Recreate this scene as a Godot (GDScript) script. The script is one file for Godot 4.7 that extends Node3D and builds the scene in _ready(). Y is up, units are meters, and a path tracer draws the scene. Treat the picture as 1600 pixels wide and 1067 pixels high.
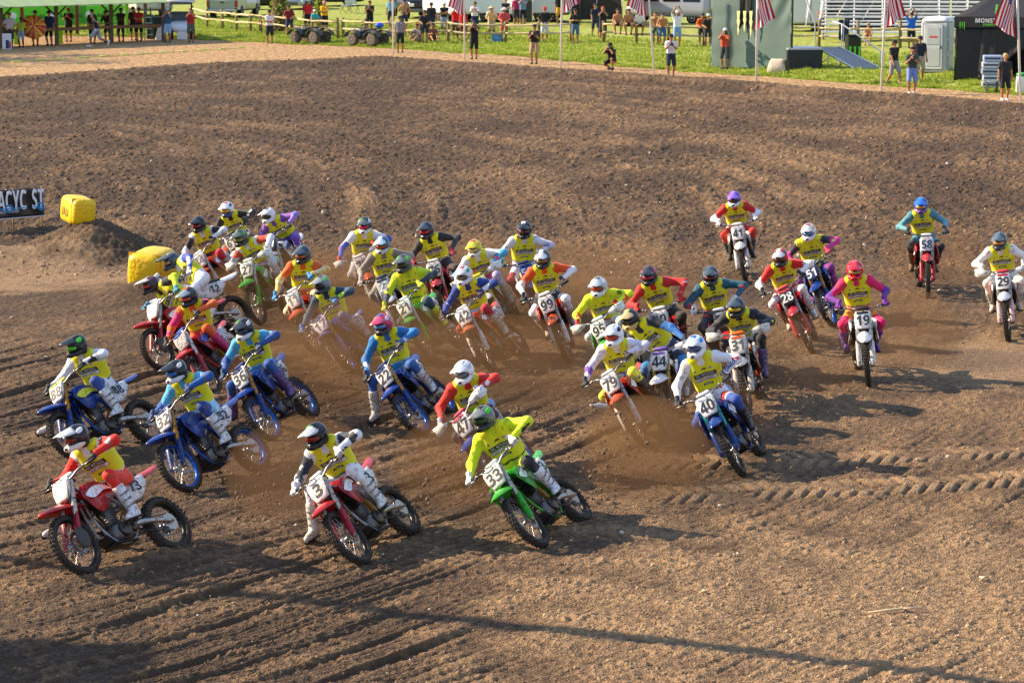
extends Node3D
# Motocross start: a pack of riders leaning into the first turn of a dirt track, spectators behind a rail fence.
# y up, metres, camera looks along -z.

var mats := {}
var meshes := {}
var used := {}
var rng := RandomNumberGenerator.new()

func _ready() -> void:
	rng.seed = 7
	var cam := Camera3D.new()
	cam.name = "camera"
	cam.fov = 14.478
	cam.near = 0.5
	cam.far = 3000.0
	cam.position = Vector3(0, 6.813, 0)
	cam.rotation_degrees = Vector3(-9.110, 0, 0)
	add_child(cam)
	cam.current = true
	var env := Environment.new()
	var sky := Sky.new()
	var sm := ProceduralSkyMaterial.new()
	sm.sky_top_color = Color("879fc4")
	sm.sky_horizon_color = Color("dde0e0")
	sm.sky_curve = 0.12
	sm.ground_bottom_color = Color("5a4a38")
	sm.ground_horizon_color = Color("b8b4a4")
	sm.sun_angle_max = 1.0
	sky.sky_material = sm
	env.background_mode = Environment.BG_SKY
	env.sky = sky
	env.background_energy_multiplier = 0.8
	env.tonemap_mode = Environment.TONE_MAPPER_LINEAR
	env.tonemap_exposure = 2.1
	env.volumetric_fog_enabled = true
	env.volumetric_fog_density = 0.0
	env.sdfgi_enabled = true
	env.ssao_enabled = true
	env.ssil_enabled = true
	var we := WorldEnvironment.new()
	we.name = "environment"
	we.environment = env
	add_child(we)
	var sun := DirectionalLight3D.new()
	sun.name = "sun"
	sun.light_energy = 1.6
	sun.light_color = Color("ffe6c4")
	sun.light_angular_distance = 0.5
	sun.shadow_enabled = true
	add_child(sun)
	sun.look_at_from_position(Vector3.ZERO, Vector3(1.68, -1.0, 0.35), Vector3.UP)
	setup_noise()
	var t0 := Time.get_ticks_msec()
	build_ground()
	print("ground ", Time.get_ticks_msec() - t0)
	build_pack()
	print("pack ", Time.get_ticks_msec() - t0)
	build_background()
	print("background ", Time.get_ticks_msec() - t0)
	build_scatter()
	print("all ", Time.get_ticks_msec() - t0)


# ---------------------------------------------------------------- naming and tagging
func numbered(called: String) -> String:
	if not used.has(called):
		used[called] = 0
		return called
	used[called] += 1
	return "%s_%03d" % [called, used[called]]

func thing(called: String, label: String, category: String, group := "", xf := Transform3D.IDENTITY) -> Node3D:
	var o := Node3D.new()
	o.name = numbered(called)
	add_child(o)
	o.transform = xf
	o.set_meta("label", label)
	o.set_meta("category", category)
	if group != "": o.set_meta("group", group)
	return o

func put(parent: Node, called: String, mesh: Mesh, m: Material, xf := Transform3D.IDENTITY) -> MeshInstance3D:
	var o := MeshInstance3D.new()
	o.name = called
	o.mesh = mesh
	o.material_override = m
	o.transform = xf
	parent.add_child(o, true)
	return o

func solo(called: String, mesh: Mesh, m: Material, label: String, category: String, group := "", xf := Transform3D.IDENTITY) -> MeshInstance3D:
	var o := put(self, numbered(called), mesh, m, xf)
	o.set_meta("label", label)
	o.set_meta("category", category)
	if group != "": o.set_meta("group", group)
	return o

func structure(called: String, mesh: Mesh, m: Material, xf := Transform3D.IDENTITY) -> MeshInstance3D:
	var o := put(self, numbered(called), mesh, m, xf)
	o.set_meta("kind", "structure")
	return o

# ---------------------------------------------------------------- materials
func mat(hex: String, rough := 0.6, metal := 0.0, extra := "") -> StandardMaterial3D:
	var key := "%s %.2f %.2f %s" % [hex, rough, metal, extra]
	if mats.has(key): return mats[key]
	var m := StandardMaterial3D.new()
	m.albedo_color = Color(hex)
	m.roughness = rough
	m.metallic = metal
	if extra.contains("coat"):
		m.metallic_specular = 0.35
		m.clearcoat_enabled = true
		m.clearcoat = 0.35
		m.clearcoat_roughness = 0.15
	if extra.contains("cloth"):
		m.rim_enabled = true
		m.rim = 0.25
		m.normal_enabled = true
		m.normal_texture = tex_cloth()
		m.normal_scale = 1.0
		m.uv1_triplanar = true
		m.uv1_scale = Vector3(3.4, 3.4, 3.4)
	if extra.contains("mud"):
		m.albedo_texture = tex_mud()
		m.uv1_triplanar = true
		m.uv1_scale = Vector3(1.7, 1.7, 1.7)
	if extra.contains("bark"):
		m.albedo_texture = tex_wood()
		m.uv1_triplanar = true
		m.uv1_scale = Vector3(1.2, 0.5, 1.2)
	if extra.contains("leaf"):
		m.backlight_enabled = true
		m.backlight = Color(hex) * 0.6
	if extra.contains("vc"):
		m.vertex_color_use_as_albedo = true
	mats[key] = m
	return m

func noise_tex(size: int, freq: float, ramp: Gradient, seed_: int, fractal := 4, normal := false, bump := 4.0) -> NoiseTexture2D:
	var n := FastNoiseLite.new()
	n.seed = seed_
	n.frequency = freq
	n.fractal_octaves = fractal
	n.noise_type = FastNoiseLite.TYPE_SIMPLEX_SMOOTH
	var t := NoiseTexture2D.new()
	t.width = size
	t.height = size
	t.seamless = true
	t.noise = n
	if ramp: t.color_ramp = ramp
	if normal:
		t.as_normal_map = true
		t.bump_strength = bump
	return t

func ramp(stops: Array) -> Gradient:
	var g := Gradient.new()
	var offs := PackedFloat32Array()
	var cols := PackedColorArray()
	for s in stops:
		offs.append(s[0])
		cols.append(Color(s[1]))
	g.offsets = offs
	g.colors = cols
	return g

func tex_mud() -> Texture2D:
	if not meshes.has("t_mud"): meshes["t_mud"] = noise_tex(256, 0.03, ramp([[0.0, "8a6a4c"], [0.3, "c9b39a"], [0.46, "ffffff"], [1.0, "ffffff"]]), 5, 5)
	return meshes["t_mud"]
func tex_cloth() -> Texture2D:
	if not meshes.has("t_cloth"): meshes["t_cloth"] = noise_tex(256, 0.012, null, 9, 3, true, 9.0)
	return meshes["t_cloth"]
func tex_wood() -> Texture2D:
	if not meshes.has("t_wood"): meshes["t_wood"] = noise_tex(256, 0.04, ramp([[0.0, "8f7f6a"], [0.5, "d8cdbb"], [1.0, "fff6e4"]]), 12, 5)
	return meshes["t_wood"]

# ---------------------------------------------------------------- mesh building
func begin(smooth := true) -> SurfaceTool:
	var st := SurfaceTool.new()
	st.begin(Mesh.PRIMITIVE_TRIANGLES)
	st.set_smooth_group(0 if smooth else -1)
	return st

func done(st: SurfaceTool) -> ArrayMesh:
	st.generate_normals()
	return st.commit()

func tri(st: SurfaceTool, a: Vector3, b: Vector3, c: Vector3) -> void:
	st.add_vertex(a)
	st.add_vertex(b)
	st.add_vertex(c)

func quad(st: SurfaceTool, a: Vector3, b: Vector3, c: Vector3, d: Vector3) -> void:
	tri(st, a, b, c)
	tri(st, a, c, d)

# rings of equal length, joined; faces outward when a ring runs counter-clockwise seen from the loft's end
func loft(st: SurfaceTool, rings: Array, caps := true, closed := true) -> void:
	var n: int = rings[0].size()
	for i in rings.size() - 1:
		var p: PackedVector3Array = rings[i]
		var q: PackedVector3Array = rings[i + 1]
		for j in (n if closed else n - 1):
			var k := (j + 1) % n
			quad(st, p[j], q[j], q[k], p[k])
	if caps:
		for e in [0, rings.size() - 1]:
			var r: PackedVector3Array = rings[e]
			var c := Vector3.ZERO
			for v in r: c += v
			c /= n
			for j in n:
				var k := (j + 1) % n
				if e == 0: tri(st, c, r[j], r[k])
				else: tri(st, c, r[k], r[j])

func ring(c: Vector3, u: Vector3, v: Vector3, ru: float, rv: float, n: int, power := 1.0) -> PackedVector3Array:
	var r := PackedVector3Array()
	for i in n:
		var a := TAU * i / n
		var x := cos(a)
		var y := sin(a)
		if power != 1.0:
			x = signf(x) * pow(absf(x), power)
			y = signf(y) * pow(absf(y), power)
		r.append(c + u * (ru * x) + v * (rv * y))
	return r

func tube(st: SurfaceTool, pts: Array, rad, n := 8, flat := 1.0, caps := true) -> void:
	var rings := []
	var prev := Vector3.ZERO
	for i in pts.size():
		var t: Vector3 = (pts[mini(i + 1, pts.size() - 1)] - pts[maxi(i - 1, 0)]).normalized()
		var u := prev
		if i == 0:
			u = t.cross(Vector3.UP)
			if u.length() < 0.1: u = t.cross(Vector3.RIGHT)
		u = (u - t * u.dot(t)).normalized()
		prev = u
		var v := t.cross(u)
		var r: float = rad[i] if rad is Array else rad
		rings.append(ring(pts[i], u, v, r, r * flat, n))
	loft(st, rings, caps)

func curve(pts: Array, per := 4) -> Array:
	var out := []
	for i in pts.size() - 1:
		var p0: Vector3 = pts[maxi(i - 1, 0)]
		var p1: Vector3 = pts[i]
		var p2: Vector3 = pts[i + 1]
		var p3: Vector3 = pts[mini(i + 2, pts.size() - 1)]
		for k in per:
			out.append(p1.cubic_interpolate(p2, p0, p3, float(k) / per))
	out.append(pts[-1])
	return out

# lathe round local y (profile: x radius, y height, listed bottom to top)
func lathe(st: SurfaceTool, prof: Array, n: int, xf := Transform3D.IDENTITY, caps := true) -> void:
	var rings := []
	for p in prof:
		rings.append(ring(xf * Vector3(0, p.y, 0), xf.basis.x, -xf.basis.z, p.x, p.x, n))
	loft(st, rings, caps)

# chamfered box
func cbox(st: SurfaceTool, xf: Transform3D, size: Vector3, b := 0.01) -> void:
	var h := size * 0.5
	b = minf(b, minf(h.x, minf(h.y, h.z)) * 0.9)
	var rings := []
	for s in [[-h.y, b], [-h.y + b, 0.0], [h.y - b, 0.0], [h.y, b]]:
		var e: float = s[1]
		var x := h.x - e
		var z := h.z - e
		var r := PackedVector3Array()
		for q in [[x, -z + b], [x, z - b], [x - b, z], [-x + b, z], [-x, z - b], [-x, -z + b], [-x + b, -z], [x - b, -z]]:
			r.append(xf * Vector3(q[0], s[0], q[1]))
		r.reverse()
		rings.append(r)
	loft(st, rings)

func at(x: float, y: float, z: float, ry := 0.0, rx := 0.0, rz := 0.0) -> Transform3D:
	return Transform3D(Basis.from_euler(Vector3(rx, ry, rz)), Vector3(x, y, z))

# flat polygon (x, y) given a thickness along z, edges chamfered a little
func prism(st: SurfaceTool, poly: PackedVector2Array, depth: float, xf := Transform3D.IDENTITY) -> void:
	if not Geometry2D.is_polygon_clockwise(poly): pass
	else:
		poly = poly.duplicate()
		poly.reverse()
	var idx := Geometry2D.triangulate_polygon(poly)
	var h := depth * 0.5
	for i in range(0, idx.size(), 3):
		var a := poly[idx[i]]
		var b := poly[idx[i + 1]]
		var c := poly[idx[i + 2]]
		if (b - a).cross(c - a) < 0.0:
			var t := b
			b = c
			c = t
		tri(st, xf * Vector3(a.x, a.y, h), xf * Vector3(c.x, c.y, h), xf * Vector3(b.x, b.y, h))
		tri(st, xf * Vector3(a.x, a.y, -h), xf * Vector3(b.x, b.y, -h), xf * Vector3(c.x, c.y, -h))
	var n := poly.size()
	for i in n:
		var a := poly[i]
		var b := poly[(i + 1) % n]
		quad(st, xf * Vector3(a.x, a.y, h), xf * Vector3(b.x, b.y, h), xf * Vector3(b.x, b.y, -h), xf * Vector3(a.x, a.y, -h))

# sheet between two edge curves with thickness along the normal
func ribbon(st: SurfaceTool, top: Array, bottom: Array, thick: float, bulge := 0.0) -> void:
	var n := top.size()
	var rings := []
	for i in n:
		var a: Vector3 = top[i]
		var b: Vector3 = bottom[i]
		var t: Vector3 = (top[mini(i + 1, n - 1)] - top[maxi(i - 1, 0)] + bottom[mini(i + 1, n - 1)] - bottom[maxi(i - 1, 0)]).normalized()
		var nn := t.cross((b - a)).normalized()
		var mid := (a + b) * 0.5 + nn * bulge
		var h := nn * thick * 0.5
		rings.append(PackedVector3Array([a + h, mid + h, b + h, b - h, mid - h, a - h]))
	loft(st, rings)

func ellipsoid(st: SurfaceTool, c: Vector3, r: Vector3, nu := 12, nv := 8, bas := Basis.IDENTITY) -> void:
	var rings := []
	for i in nv + 1:
		var a := -PI / 2 + PI * clampf(float(i) / nv, 0.015, 0.985)
		rings.append(ring(c + bas * Vector3(0, r.y * sin(a), 0), bas.x, -bas.z, r.x * cos(a), r.z * cos(a), nu))
	loft(st, rings)

func text_mesh(s: String, size: float, depth := 0.004, weight := 800) -> TextMesh:
	var key := "txt %s %.3f %d" % [s, size, weight]
	if meshes.has(key): return meshes[key]
	var f := SystemFont.new()
	f.font_names = PackedStringArray(["Droid Sans"])
	f.font_weight = weight
	var t := TextMesh.new()
	t.text = s
	t.font = f
	t.font_size = 64
	t.pixel_size = size / 46.0
	t.depth = depth
	t.curve_step = 2.0
	meshes[key] = t
	return t

# ---------------------------------------------------------------- smooth bodies from bones (surface nets)
# a bone: [a, b, radius a, radius b, id]
func nets(bones: Array, cell: float, k: float, cuts := []) -> Dictionary:
	var lo := Vector3(1e9, 1e9, 1e9)
	var hi := -lo
	for b: Array in bones:
		var r: float = maxf(b[2], b[3]) + cell * 5.0 + k * 0.3
		for p in [b[0], b[1]]:
			lo = lo.min(p - Vector3(r, r, r))
			hi = hi.max(p + Vector3(r, r, r))
	var nx := int(ceil((hi.x - lo.x) / cell)) + 1
	var ny := int(ceil((hi.y - lo.y) / cell)) + 1
	var nz := int(ceil((hi.z - lo.z) / cell)) + 1
	var nxy := nx * ny
	var f := PackedFloat32Array()
	f.resize(nxy * nz)
	f.fill(1.0)
	var owner_ := PackedByteArray()
	owner_.resize(nxy * nz)
	var band := cell * 2.2 + k * 0.3
	var cand := PackedByteArray()
	cand.resize(nxy * nz)
	var list := PackedInt32Array()
	for bi in bones.size():
		var b: Array = bones[bi]
		var a: Vector3 = b[0]
		var ab: Vector3 = b[1] - a
		var l2 := maxf(ab.length_squared(), 1e-9)
		var ra: float = b[2]
		var dr: float = b[3] - ra
		var id: int = b[4]
		var rm := maxf(b[2], b[3]) + band
		var mn: Vector3 = a.min(b[1]) - Vector3(rm, rm, rm) - lo
		var mx: Vector3 = a.max(b[1]) + Vector3(rm, rm, rm) - lo
		var x0 := maxi(0, int(mn.x / cell))
		var x1 := mini(nx - 1, int(mx.x / cell) + 1)
		var y0 := maxi(0, int(mn.y / cell))
		var y1 := mini(ny - 1, int(mx.y / cell) + 1)
		var z0 := maxi(0, int(mn.z / cell))
		var z1 := mini(nz - 1, int(mx.z / cell) + 1)
		for z in range(z0, z1 + 1):
			for y in range(y0, y1 + 1):
				var base := z * nxy + y * nx
				var p := Vector3(lo.x + x0 * cell, lo.y + y * cell, lo.z + z * cell) - a
				for x in range(x0, x1 + 1):
					var t := clampf(p.dot(ab) / l2, 0.0, 1.0)
					var d := (p - ab * t).length() - ra - dr * t
					p.x += cell
					if d < band:
						var i := base + x
						var o := f[i]
						if d < o: owner_[i] = id
						var h := k - absf(d - o)
						d = minf(d, o)
						if h > 0.0: d -= h * h * 0.25 / k
						f[i] = d
						if cand[i] == 0 and d > -band:
							cand[i] = 1
							list.append(i)
	# cutting planes: [normal, offset], the side the normal points to is removed
	if cuts.size() > 0:
		for i in list:
			@warning_ignore("integer_division")
			var p := lo + Vector3(i % nx, (i / nx) % ny, i / nxy) * cell
			for c in cuts: f[i] = maxf(f[i], p.dot(c[0]) - c[1])
	var verts := PackedVector3Array()
	var ids := PackedByteArray()
	var vid := {}
	var offs := [0, 1, nx, nx + 1, nxy, nxy + 1, nxy + nx, nxy + nx + 1]
	var edges := [[0, 1], [2, 3], [4, 5], [6, 7], [0, 2], [1, 3], [4, 6], [5, 7], [0, 4], [1, 5], [2, 6], [3, 7]]
	var cells := {}
	for i in list:
		for o in [0, 1, nx, nx + 1, nxy, nxy + 1, nxy + nx, nxy + nx + 1]:
			cells[i - o] = true
	for c: int in cells:
		var cnt := 0
		var v := [0.0, 0.0, 0.0, 0.0, 0.0, 0.0, 0.0, 0.0]
		for q in 8:
			var w := f[c + offs[q]]
			v[q] = w
			if w < 0.0: cnt += 1
		if cnt == 0 or cnt == 8: continue
		var s := Vector3.ZERO
		var m := 0
		for e in edges:
			var va: float = v[e[0]]
			var vb: float = v[e[1]]
			if (va < 0.0) != (vb < 0.0):
				var t := va / (va - vb)
				var pa := Vector3(e[0] & 1, (e[0] >> 1) & 1, e[0] >> 2)
				var pb := Vector3(e[1] & 1, (e[1] >> 1) & 1, e[1] >> 2)
				s += pa.lerp(pb, t)
				m += 1
		@warning_ignore("integer_division")
		var cp := Vector3(c % nx, (c / nx) % ny, c / nxy)
		vid[c] = verts.size()
		verts.append(lo + (cp + s / m) * cell)
		var best := 0
		for q in 8:
			if absf(v[q]) < absf(v[best]): best = q
		ids.append(owner_[c + offs[best]])
	var index := PackedInt32Array()
	for c: int in vid:
		var f0 := f[c]
		for ax in [[1, nx, nxy], [nx, nxy, 1], [nxy, 1, nx]]:
			var f1 := f[c + ax[0]]
			if (f0 < 0.0) == (f1 < 0.0): continue
			var c1: int = c - ax[1]
			var c2: int = c - ax[1] - ax[2]
			var c3: int = c - ax[2]
			if not (vid.has(c1) and vid.has(c2) and vid.has(c3)): continue
			if f0 < 0.0: index.append_array([vid[c], vid[c2], vid[c1], vid[c], vid[c3], vid[c2]])
			else: index.append_array([vid[c], vid[c1], vid[c2], vid[c], vid[c2], vid[c3]])
	return {"v": verts, "id": ids, "i": index}

func nets_mesh(d: Dictionary, cols := PackedColorArray(), uvs := PackedVector2Array()) -> ArrayMesh:
	var v: PackedVector3Array = d.v
	var idx: PackedInt32Array = d.i
	var nrm := PackedVector3Array()
	nrm.resize(v.size())
	for t in range(0, idx.size(), 3):
		var a := idx[t]
		var b := idx[t + 1]
		var c := idx[t + 2]
		var n := (v[c] - v[a]).cross(v[b] - v[a])
		nrm[a] += n
		nrm[b] += n
		nrm[c] += n
	for i in nrm.size(): nrm[i] = nrm[i].normalized()
	var arr := []
	arr.resize(Mesh.ARRAY_MAX)
	arr[Mesh.ARRAY_VERTEX] = v
	arr[Mesh.ARRAY_NORMAL] = nrm
	if cols.size() > 0: arr[Mesh.ARRAY_COLOR] = cols
	if uvs.size() > 0: arr[Mesh.ARRAY_TEX_UV] = uvs
	arr[Mesh.ARRAY_INDEX] = idx
	var m := ArrayMesh.new()
	m.add_surface_from_arrays(Mesh.PRIMITIVE_TRIANGLES, arr)
	return m

# ---------------------------------------------------------------- the ground
var n_big := FastNoiseLite.new()
var n_mid := FastNoiseLite.new()
var n_clod := FastNoiseLite.new()
var n_rut := FastNoiseLite.new()
var n_fine := FastNoiseLite.new()

func setup_noise() -> void:
	for a in [[n_big, 3, 0.12, 2], [n_mid, 4, 0.9, 2], [n_clod, 5, 6.5, 2], [n_rut, 6, 1.0, 3], [n_fine, 7, 13.0, 2]]:
		var n: FastNoiseLite = a[0]
		n.seed = a[1]
		n.frequency = a[2]
		n.fractal_octaves = a[3]
		n.noise_type = FastNoiseLite.TYPE_SIMPLEX_SMOOTH

# far edge of the tilled dirt and of the packed path behind it, as depth over x
const EDGE_X := [-60.0, -30.0, -20.8, -11.9, -6.0, 0.0, 5.35, 10.15, 14.4, 18.1, 24.0, 40.0]
const EDGE_TILL := [-100.0, -104.0, -110.0, -122.0, -126.0, -118.7, -112.7, -106.8, -100.8, -95.2, -88.0, -70.0]
const EDGE_PATH := [-150.0, -150.0, -147.0, -139.5, -134.0, -127.6, -117.6, -111.8, -105.6, -101.5, -95.0, -77.0]
func edge(t: Array, x: float) -> float:
	for i in EDGE_X.size() - 1:
		if x < EDGE_X[i + 1]:
			return lerpf(t[i], t[i + 1], clampf((x - EDGE_X[i]) / (EDGE_X[i + 1] - EDGE_X[i]), 0.0, 1.0))
	return t[-1]

func mound(x: float, z: float, cx: float, cz: float, rx: float, rz: float, h: float) -> float:
	var d := Vector2((x - cx) / rx, (z - cz) / rz).length()
	if d > 1.0: return 0.0
	var c := cos(d * PI * 0.5)
	return h * c * c * (1.15 - 0.15 * d)

# smooth shape of the land without the loose soil
func land(x: float, z: float) -> float:
	var h := n_big.get_noise_2d(x, z) * 0.05
	h += mound(x, z, -8.45, -53.6, 1.9, 2.3, 0.62)
	h += mound(x, z, -10.6, -52.0, 3.6, 2.2, 0.34)
	h += mound(x, z, -6.6, -47.6, 1.2, 1.4, 0.22)
	# low berm where the tilled dirt meets the path
	var e := edge(EDGE_TILL, x) - z
	h += 0.22 * exp(-pow((e + 2.5) / 2.2, 2.0))
	return h

func tread(x: float, z: float) -> float:
	# lug prints left by a tractor: two strips that cross the track
	if x < 1.2: return 0.0
	var out := 0.0
	for s in [[-30.95, 0.0, 0.172], [-32.85, 0.09, 0.14]]:
		var w: float = z - (s[0] - (x - 1.3) * s[2])
		if absf(w) < 0.50:
			var side := signf(w)
			var u := fposmod((x + absf(w) * 0.35 + s[1] + (0.10 if side > 0.0 else 0.0)) / 0.205, 1.0)
			var b := smoothstep(0.04, 0.18, u) * (1.0 - smoothstep(0.70, 0.84, u))
			b *= smoothstep(0.02, 0.06, absf(w)) * (1.0 - smoothstep(0.40, 0.47, absf(w)))
			b *= clampf(0.75 + 1.2 * n_mid.get_noise_2d(x * 0.8, z * 0.8), 0.0, 1.0)
			out = maxf(out, b)
			out = maxf(out, 0.02)
	return out * smoothstep(1.2, 2.4, x)

func soil(x: float, z: float) -> Array:
	# returns height and colour of the tilled dirt
	var h := land(x, z)
	var r := Vector2(x + 49.0, z + 60.0)
	var rad := r.length()
	var arc := atan2(r.y, r.x) * 58.0
	var rut := n_rut.get_noise_2d(rad * 2.1, arc * 0.055)
	var rut2 := n_rut.get_noise_2d(rad * 5.5 + 300.0, arc * 0.16)
	var mid := n_mid.get_noise_2d(x, z)
	var clod := n_clod.get_noise_2d(x, z)
	var fine := n_fine.get_noise_2d(x, z)
	var e := edge(EDGE_TILL, x)
	var far := smoothstep(-44.0, -60.0, z)
	# hard, dry patches: by the banner and on the right beyond the leaders
	var hard := smoothstep(0.0, 0.5, 1.0 - Vector2((x + 11.0) / 5.2, (z + 50.2) / 3.2).length() + mid * 0.25)
	hard = maxf(hard, 0.8 * smoothstep(0.0, 0.6, 1.0 - Vector2((x - 8.5) / 4.5, (z + 40.5) / 3.6).length() + mid * 0.35))
	var pale := 0.6 * smoothstep(0.0, 0.7, 1.0 - Vector2((x - 4.6) / 6.0, (z + 25.0) / 6.0).length() + mid * 0.35)
	hard = maxf(hard, smoothstep(e + 3.5, e - 0.5, z + mid * 1.5))
	var amp := lerpf(1.0, 0.3, hard)
	var ra := lerpf(1.0, 0.4, smoothstep(-1.5, 4.0, x)) * lerpf(1.0, 0.4, smoothstep(-38.0, -52.0, z)) * clampf(0.8 + 1.6 * n_big.get_noise_2d(x * 1.7, z * 0.7 + 40.0), 0.25, 1.4)
	var sweep := n_rut.get_noise_2d(rad * 0.75 + 500.0, arc * 0.022)
	var sw := clampf(0.7 + 1.5 * n_big.get_noise_2d(x * 0.9 + 11.0, z * 0.5), 0.15, 1.3)
	var lump := n_clod.get_noise_2d(x * 0.33 + 90.0, z * 0.2)
	var rr := 1.0 - absf(rut) * 2.4
	var groove := clampf(rr, 0.0, 1.0)
	groove *= groove
	h += amp * (ra * (0.05 * rut - 0.035 * groove + 0.016 * rut2) + 0.022 * mid + 0.04 * far * lump + 0.07 * far * sweep * sw)
	var cl := maxf(clod, -0.25)
	var cs := lerpf(0.024, 0.06, far)
	h += amp * (cs * cl * (0.7 + 0.9 * maxf(mid + 0.2, 0.0)) + 0.009 * fine)
	var tr := tread(x, z)
	if tr > 0.0: h = lerpf(h, land(x, z) - 0.02, 0.75) + 0.042 * tr
	# colours: damp turned soil, drier crumbs, pale packed dirt
	var dry := clampf(0.45 + 0.9 * mid * 0.5 + 0.55 * clod + 0.3 * fine - 0.35 * groove * ra - 0.2 * far + 0.25 * far * lump + 0.55 * far * sweep * sw + 0.4 * far * n_mid.get_noise_2d(x * 0.22 + 31.0, z * 0.16) - 0.22 * smoothstep(1.0, -5.0, x) + 0.35 * n_big.get_noise_2d(x * 2.0 + 70.0, z), 0.0, 1.0)
	var c := Color(0.082, 0.049, 0.025).lerp(Color(0.30, 0.196, 0.104), dry)
	c = c.lerp(Color(0.43, 0.30, 0.175), clampf(hard * (0.75 + 0.4 * clod), 0.0, 1.0))
	c = c.lerp(Color(0.43, 0.30, 0.172), clampf(pale * (1.0 + 0.8 * clod + 0.4 * fine), 0.0, 0.85))
	if tr > 0.0: c = c.lerp(Color(0.40, 0.285, 0.17), 0.8 * tr)
	return [h, c]

func make_track() -> ArrayMesh:
	var rows := PackedFloat32Array()
	var d := 20.5
	while d < 131.0:
		rows.append(d)
		d += 0.036 * pow(d / 28.0, 1.6)
	var cols := 780
	var verts := PackedVector3Array()
	var colors := PackedColorArray()
	var keep := PackedByteArray()
	for i in rows.size():
		d = rows[i]
		var half := d * 0.245 + 0.8
		for j in cols:
			var x := half * (2.0 * j / (cols - 1) - 1.0)
			var z := -d
			var e := edge(EDGE_TILL, x)
			if z < e - 1.5:
				verts.append(Vector3(x, -0.05, z))
				colors.append(Color(0.2, 0.14, 0.09))
				keep.append(0)
				continue
			var s := soil(x, z)
			var y: float = s[0]
			y -= 0.12 * smoothstep(e, e - 1.4, z)
			verts.append(Vector3(x, y, z))
			colors.append(s[1])
			keep.append(1)
	var idx := PackedInt32Array()
	for i in rows.size() - 1:
		for j in cols - 1:
			var a := i * cols + j
			if keep[a] + keep[a + 1] + keep[a + cols] + keep[a + cols + 1] == 0: continue
			idx.append_array([a, a + cols, a + cols + 1, a, a + cols + 1, a + 1])
	var nrm := PackedVector3Array()
	nrm.resize(verts.size())
	for i in rows.size():
		for j in cols:
			var a := i * cols + j
			var l := verts[maxi(j - 1, 0) + i * cols]
			var r := verts[mini(j + 1, cols - 1) + i * cols]
			var u := verts[j + mini(i + 1, rows.size() - 1) * cols]
			var b := verts[j + maxi(i - 1, 0) * cols]
			nrm[a] = (r - l).cross(u - b).normalized()
	var arr := []
	arr.resize(Mesh.ARRAY_MAX)
	arr[Mesh.ARRAY_VERTEX] = verts
	arr[Mesh.ARRAY_NORMAL] = nrm
	arr[Mesh.ARRAY_COLOR] = colors
	arr[Mesh.ARRAY_INDEX] = idx
	var m := ArrayMesh.new()
	m.add_surface_from_arrays(Mesh.PRIMITIVE_TRIANGLES, arr)
	return m

func soil_mat() -> StandardMaterial3D:
	var m := StandardMaterial3D.new()
	m.vertex_color_use_as_albedo = true
	m.roughness = 0.95
	m.albedo_texture = noise_tex(1024, 0.035, ramp([[0.0, "9a8a7c"], [0.4, "d6ccc0"], [0.7, "f2ece4"], [1.0, "ffffff"]]), 21, 6)
	m.uv1_triplanar = true
	m.uv1_world_triplanar = true
	m.uv1_scale = Vector3(0.55, 0.55, 0.55)
	m.normal_enabled = true
	m.normal_texture = noise_tex(1024, 0.05, null, 33, 5, true, 14.0)
	m.normal_scale = 1.0
	return m

func clod_mesh(seed_: int) -> ArrayMesh:
	var r := RandomNumberGenerator.new()
	r.seed = seed_
	var st := begin(false)
	var rings := []
	for i in 5:
		var a := -PI / 2 + PI * clampf(i / 4.0, 0.06, 0.94)
		var rg := PackedVector3Array()
		for j in 7:
			var b := TAU * j / 7
			var k := r.randf_range(0.65, 1.2)
			rg.append(Vector3(cos(a) * cos(b) * k, sin(a) * 0.7 * r.randf_range(0.8, 1.15), -cos(a) * sin(b) * k))
		rings.append(rg)
	loft(st, rings)
	return done(st)

func scatter(called: String, count: int, lo: float, hi: float, seed_: int, tint: Color, where: Callable, label: String, category: String) -> void:
	var r := RandomNumberGenerator.new()
	r.seed = seed_
	var mm := MultiMesh.new()
	mm.transform_format = MultiMesh.TRANSFORM_3D
	mm.use_colors = true
	mm.mesh = clod_mesh(seed_)
	var xs: Array[Transform3D] = []
	var cs := PackedColorArray()
	for i in count:
		var p: Vector3 = where.call(r)
		if p.y < -50.0: continue
		var s := lerpf(lo, hi, pow(r.randf(), 4.0))
		var b := Basis.from_euler(Vector3(r.randf() * TAU, r.randf() * TAU, r.randf() * TAU)).scaled(Vector3(s, s, s) * r.randf_range(0.8, 1.2))
		var c := tint
		if p.y < 50.0 and tint.a < 0.5:
			var q := soil(p.x, p.z)
			p.y = q[0] - s * 0.1
			var k := r.randf_range(0.75, 1.35)
			c = Color(q[1].r * k, q[1].g * k, q[1].b * k)
		xs.append(Transform3D(b, p))
		cs.append(c)
	mm.instance_count = xs.size()
	for i in xs.size():
		mm.set_instance_transform(i, xs[i])
		mm.set_instance_color(i, cs[i])
	var o := MultiMeshInstance3D.new()
	o.name = numbered(called)
	o.multimesh = mm
	o.material_override = mat("ffffff", 0.95, 0.0, "vc")
	o.set_meta("kind", "stuff")
	o.set_meta("label", label)
	o.set_meta("category", category)
	add_child(o)

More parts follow.
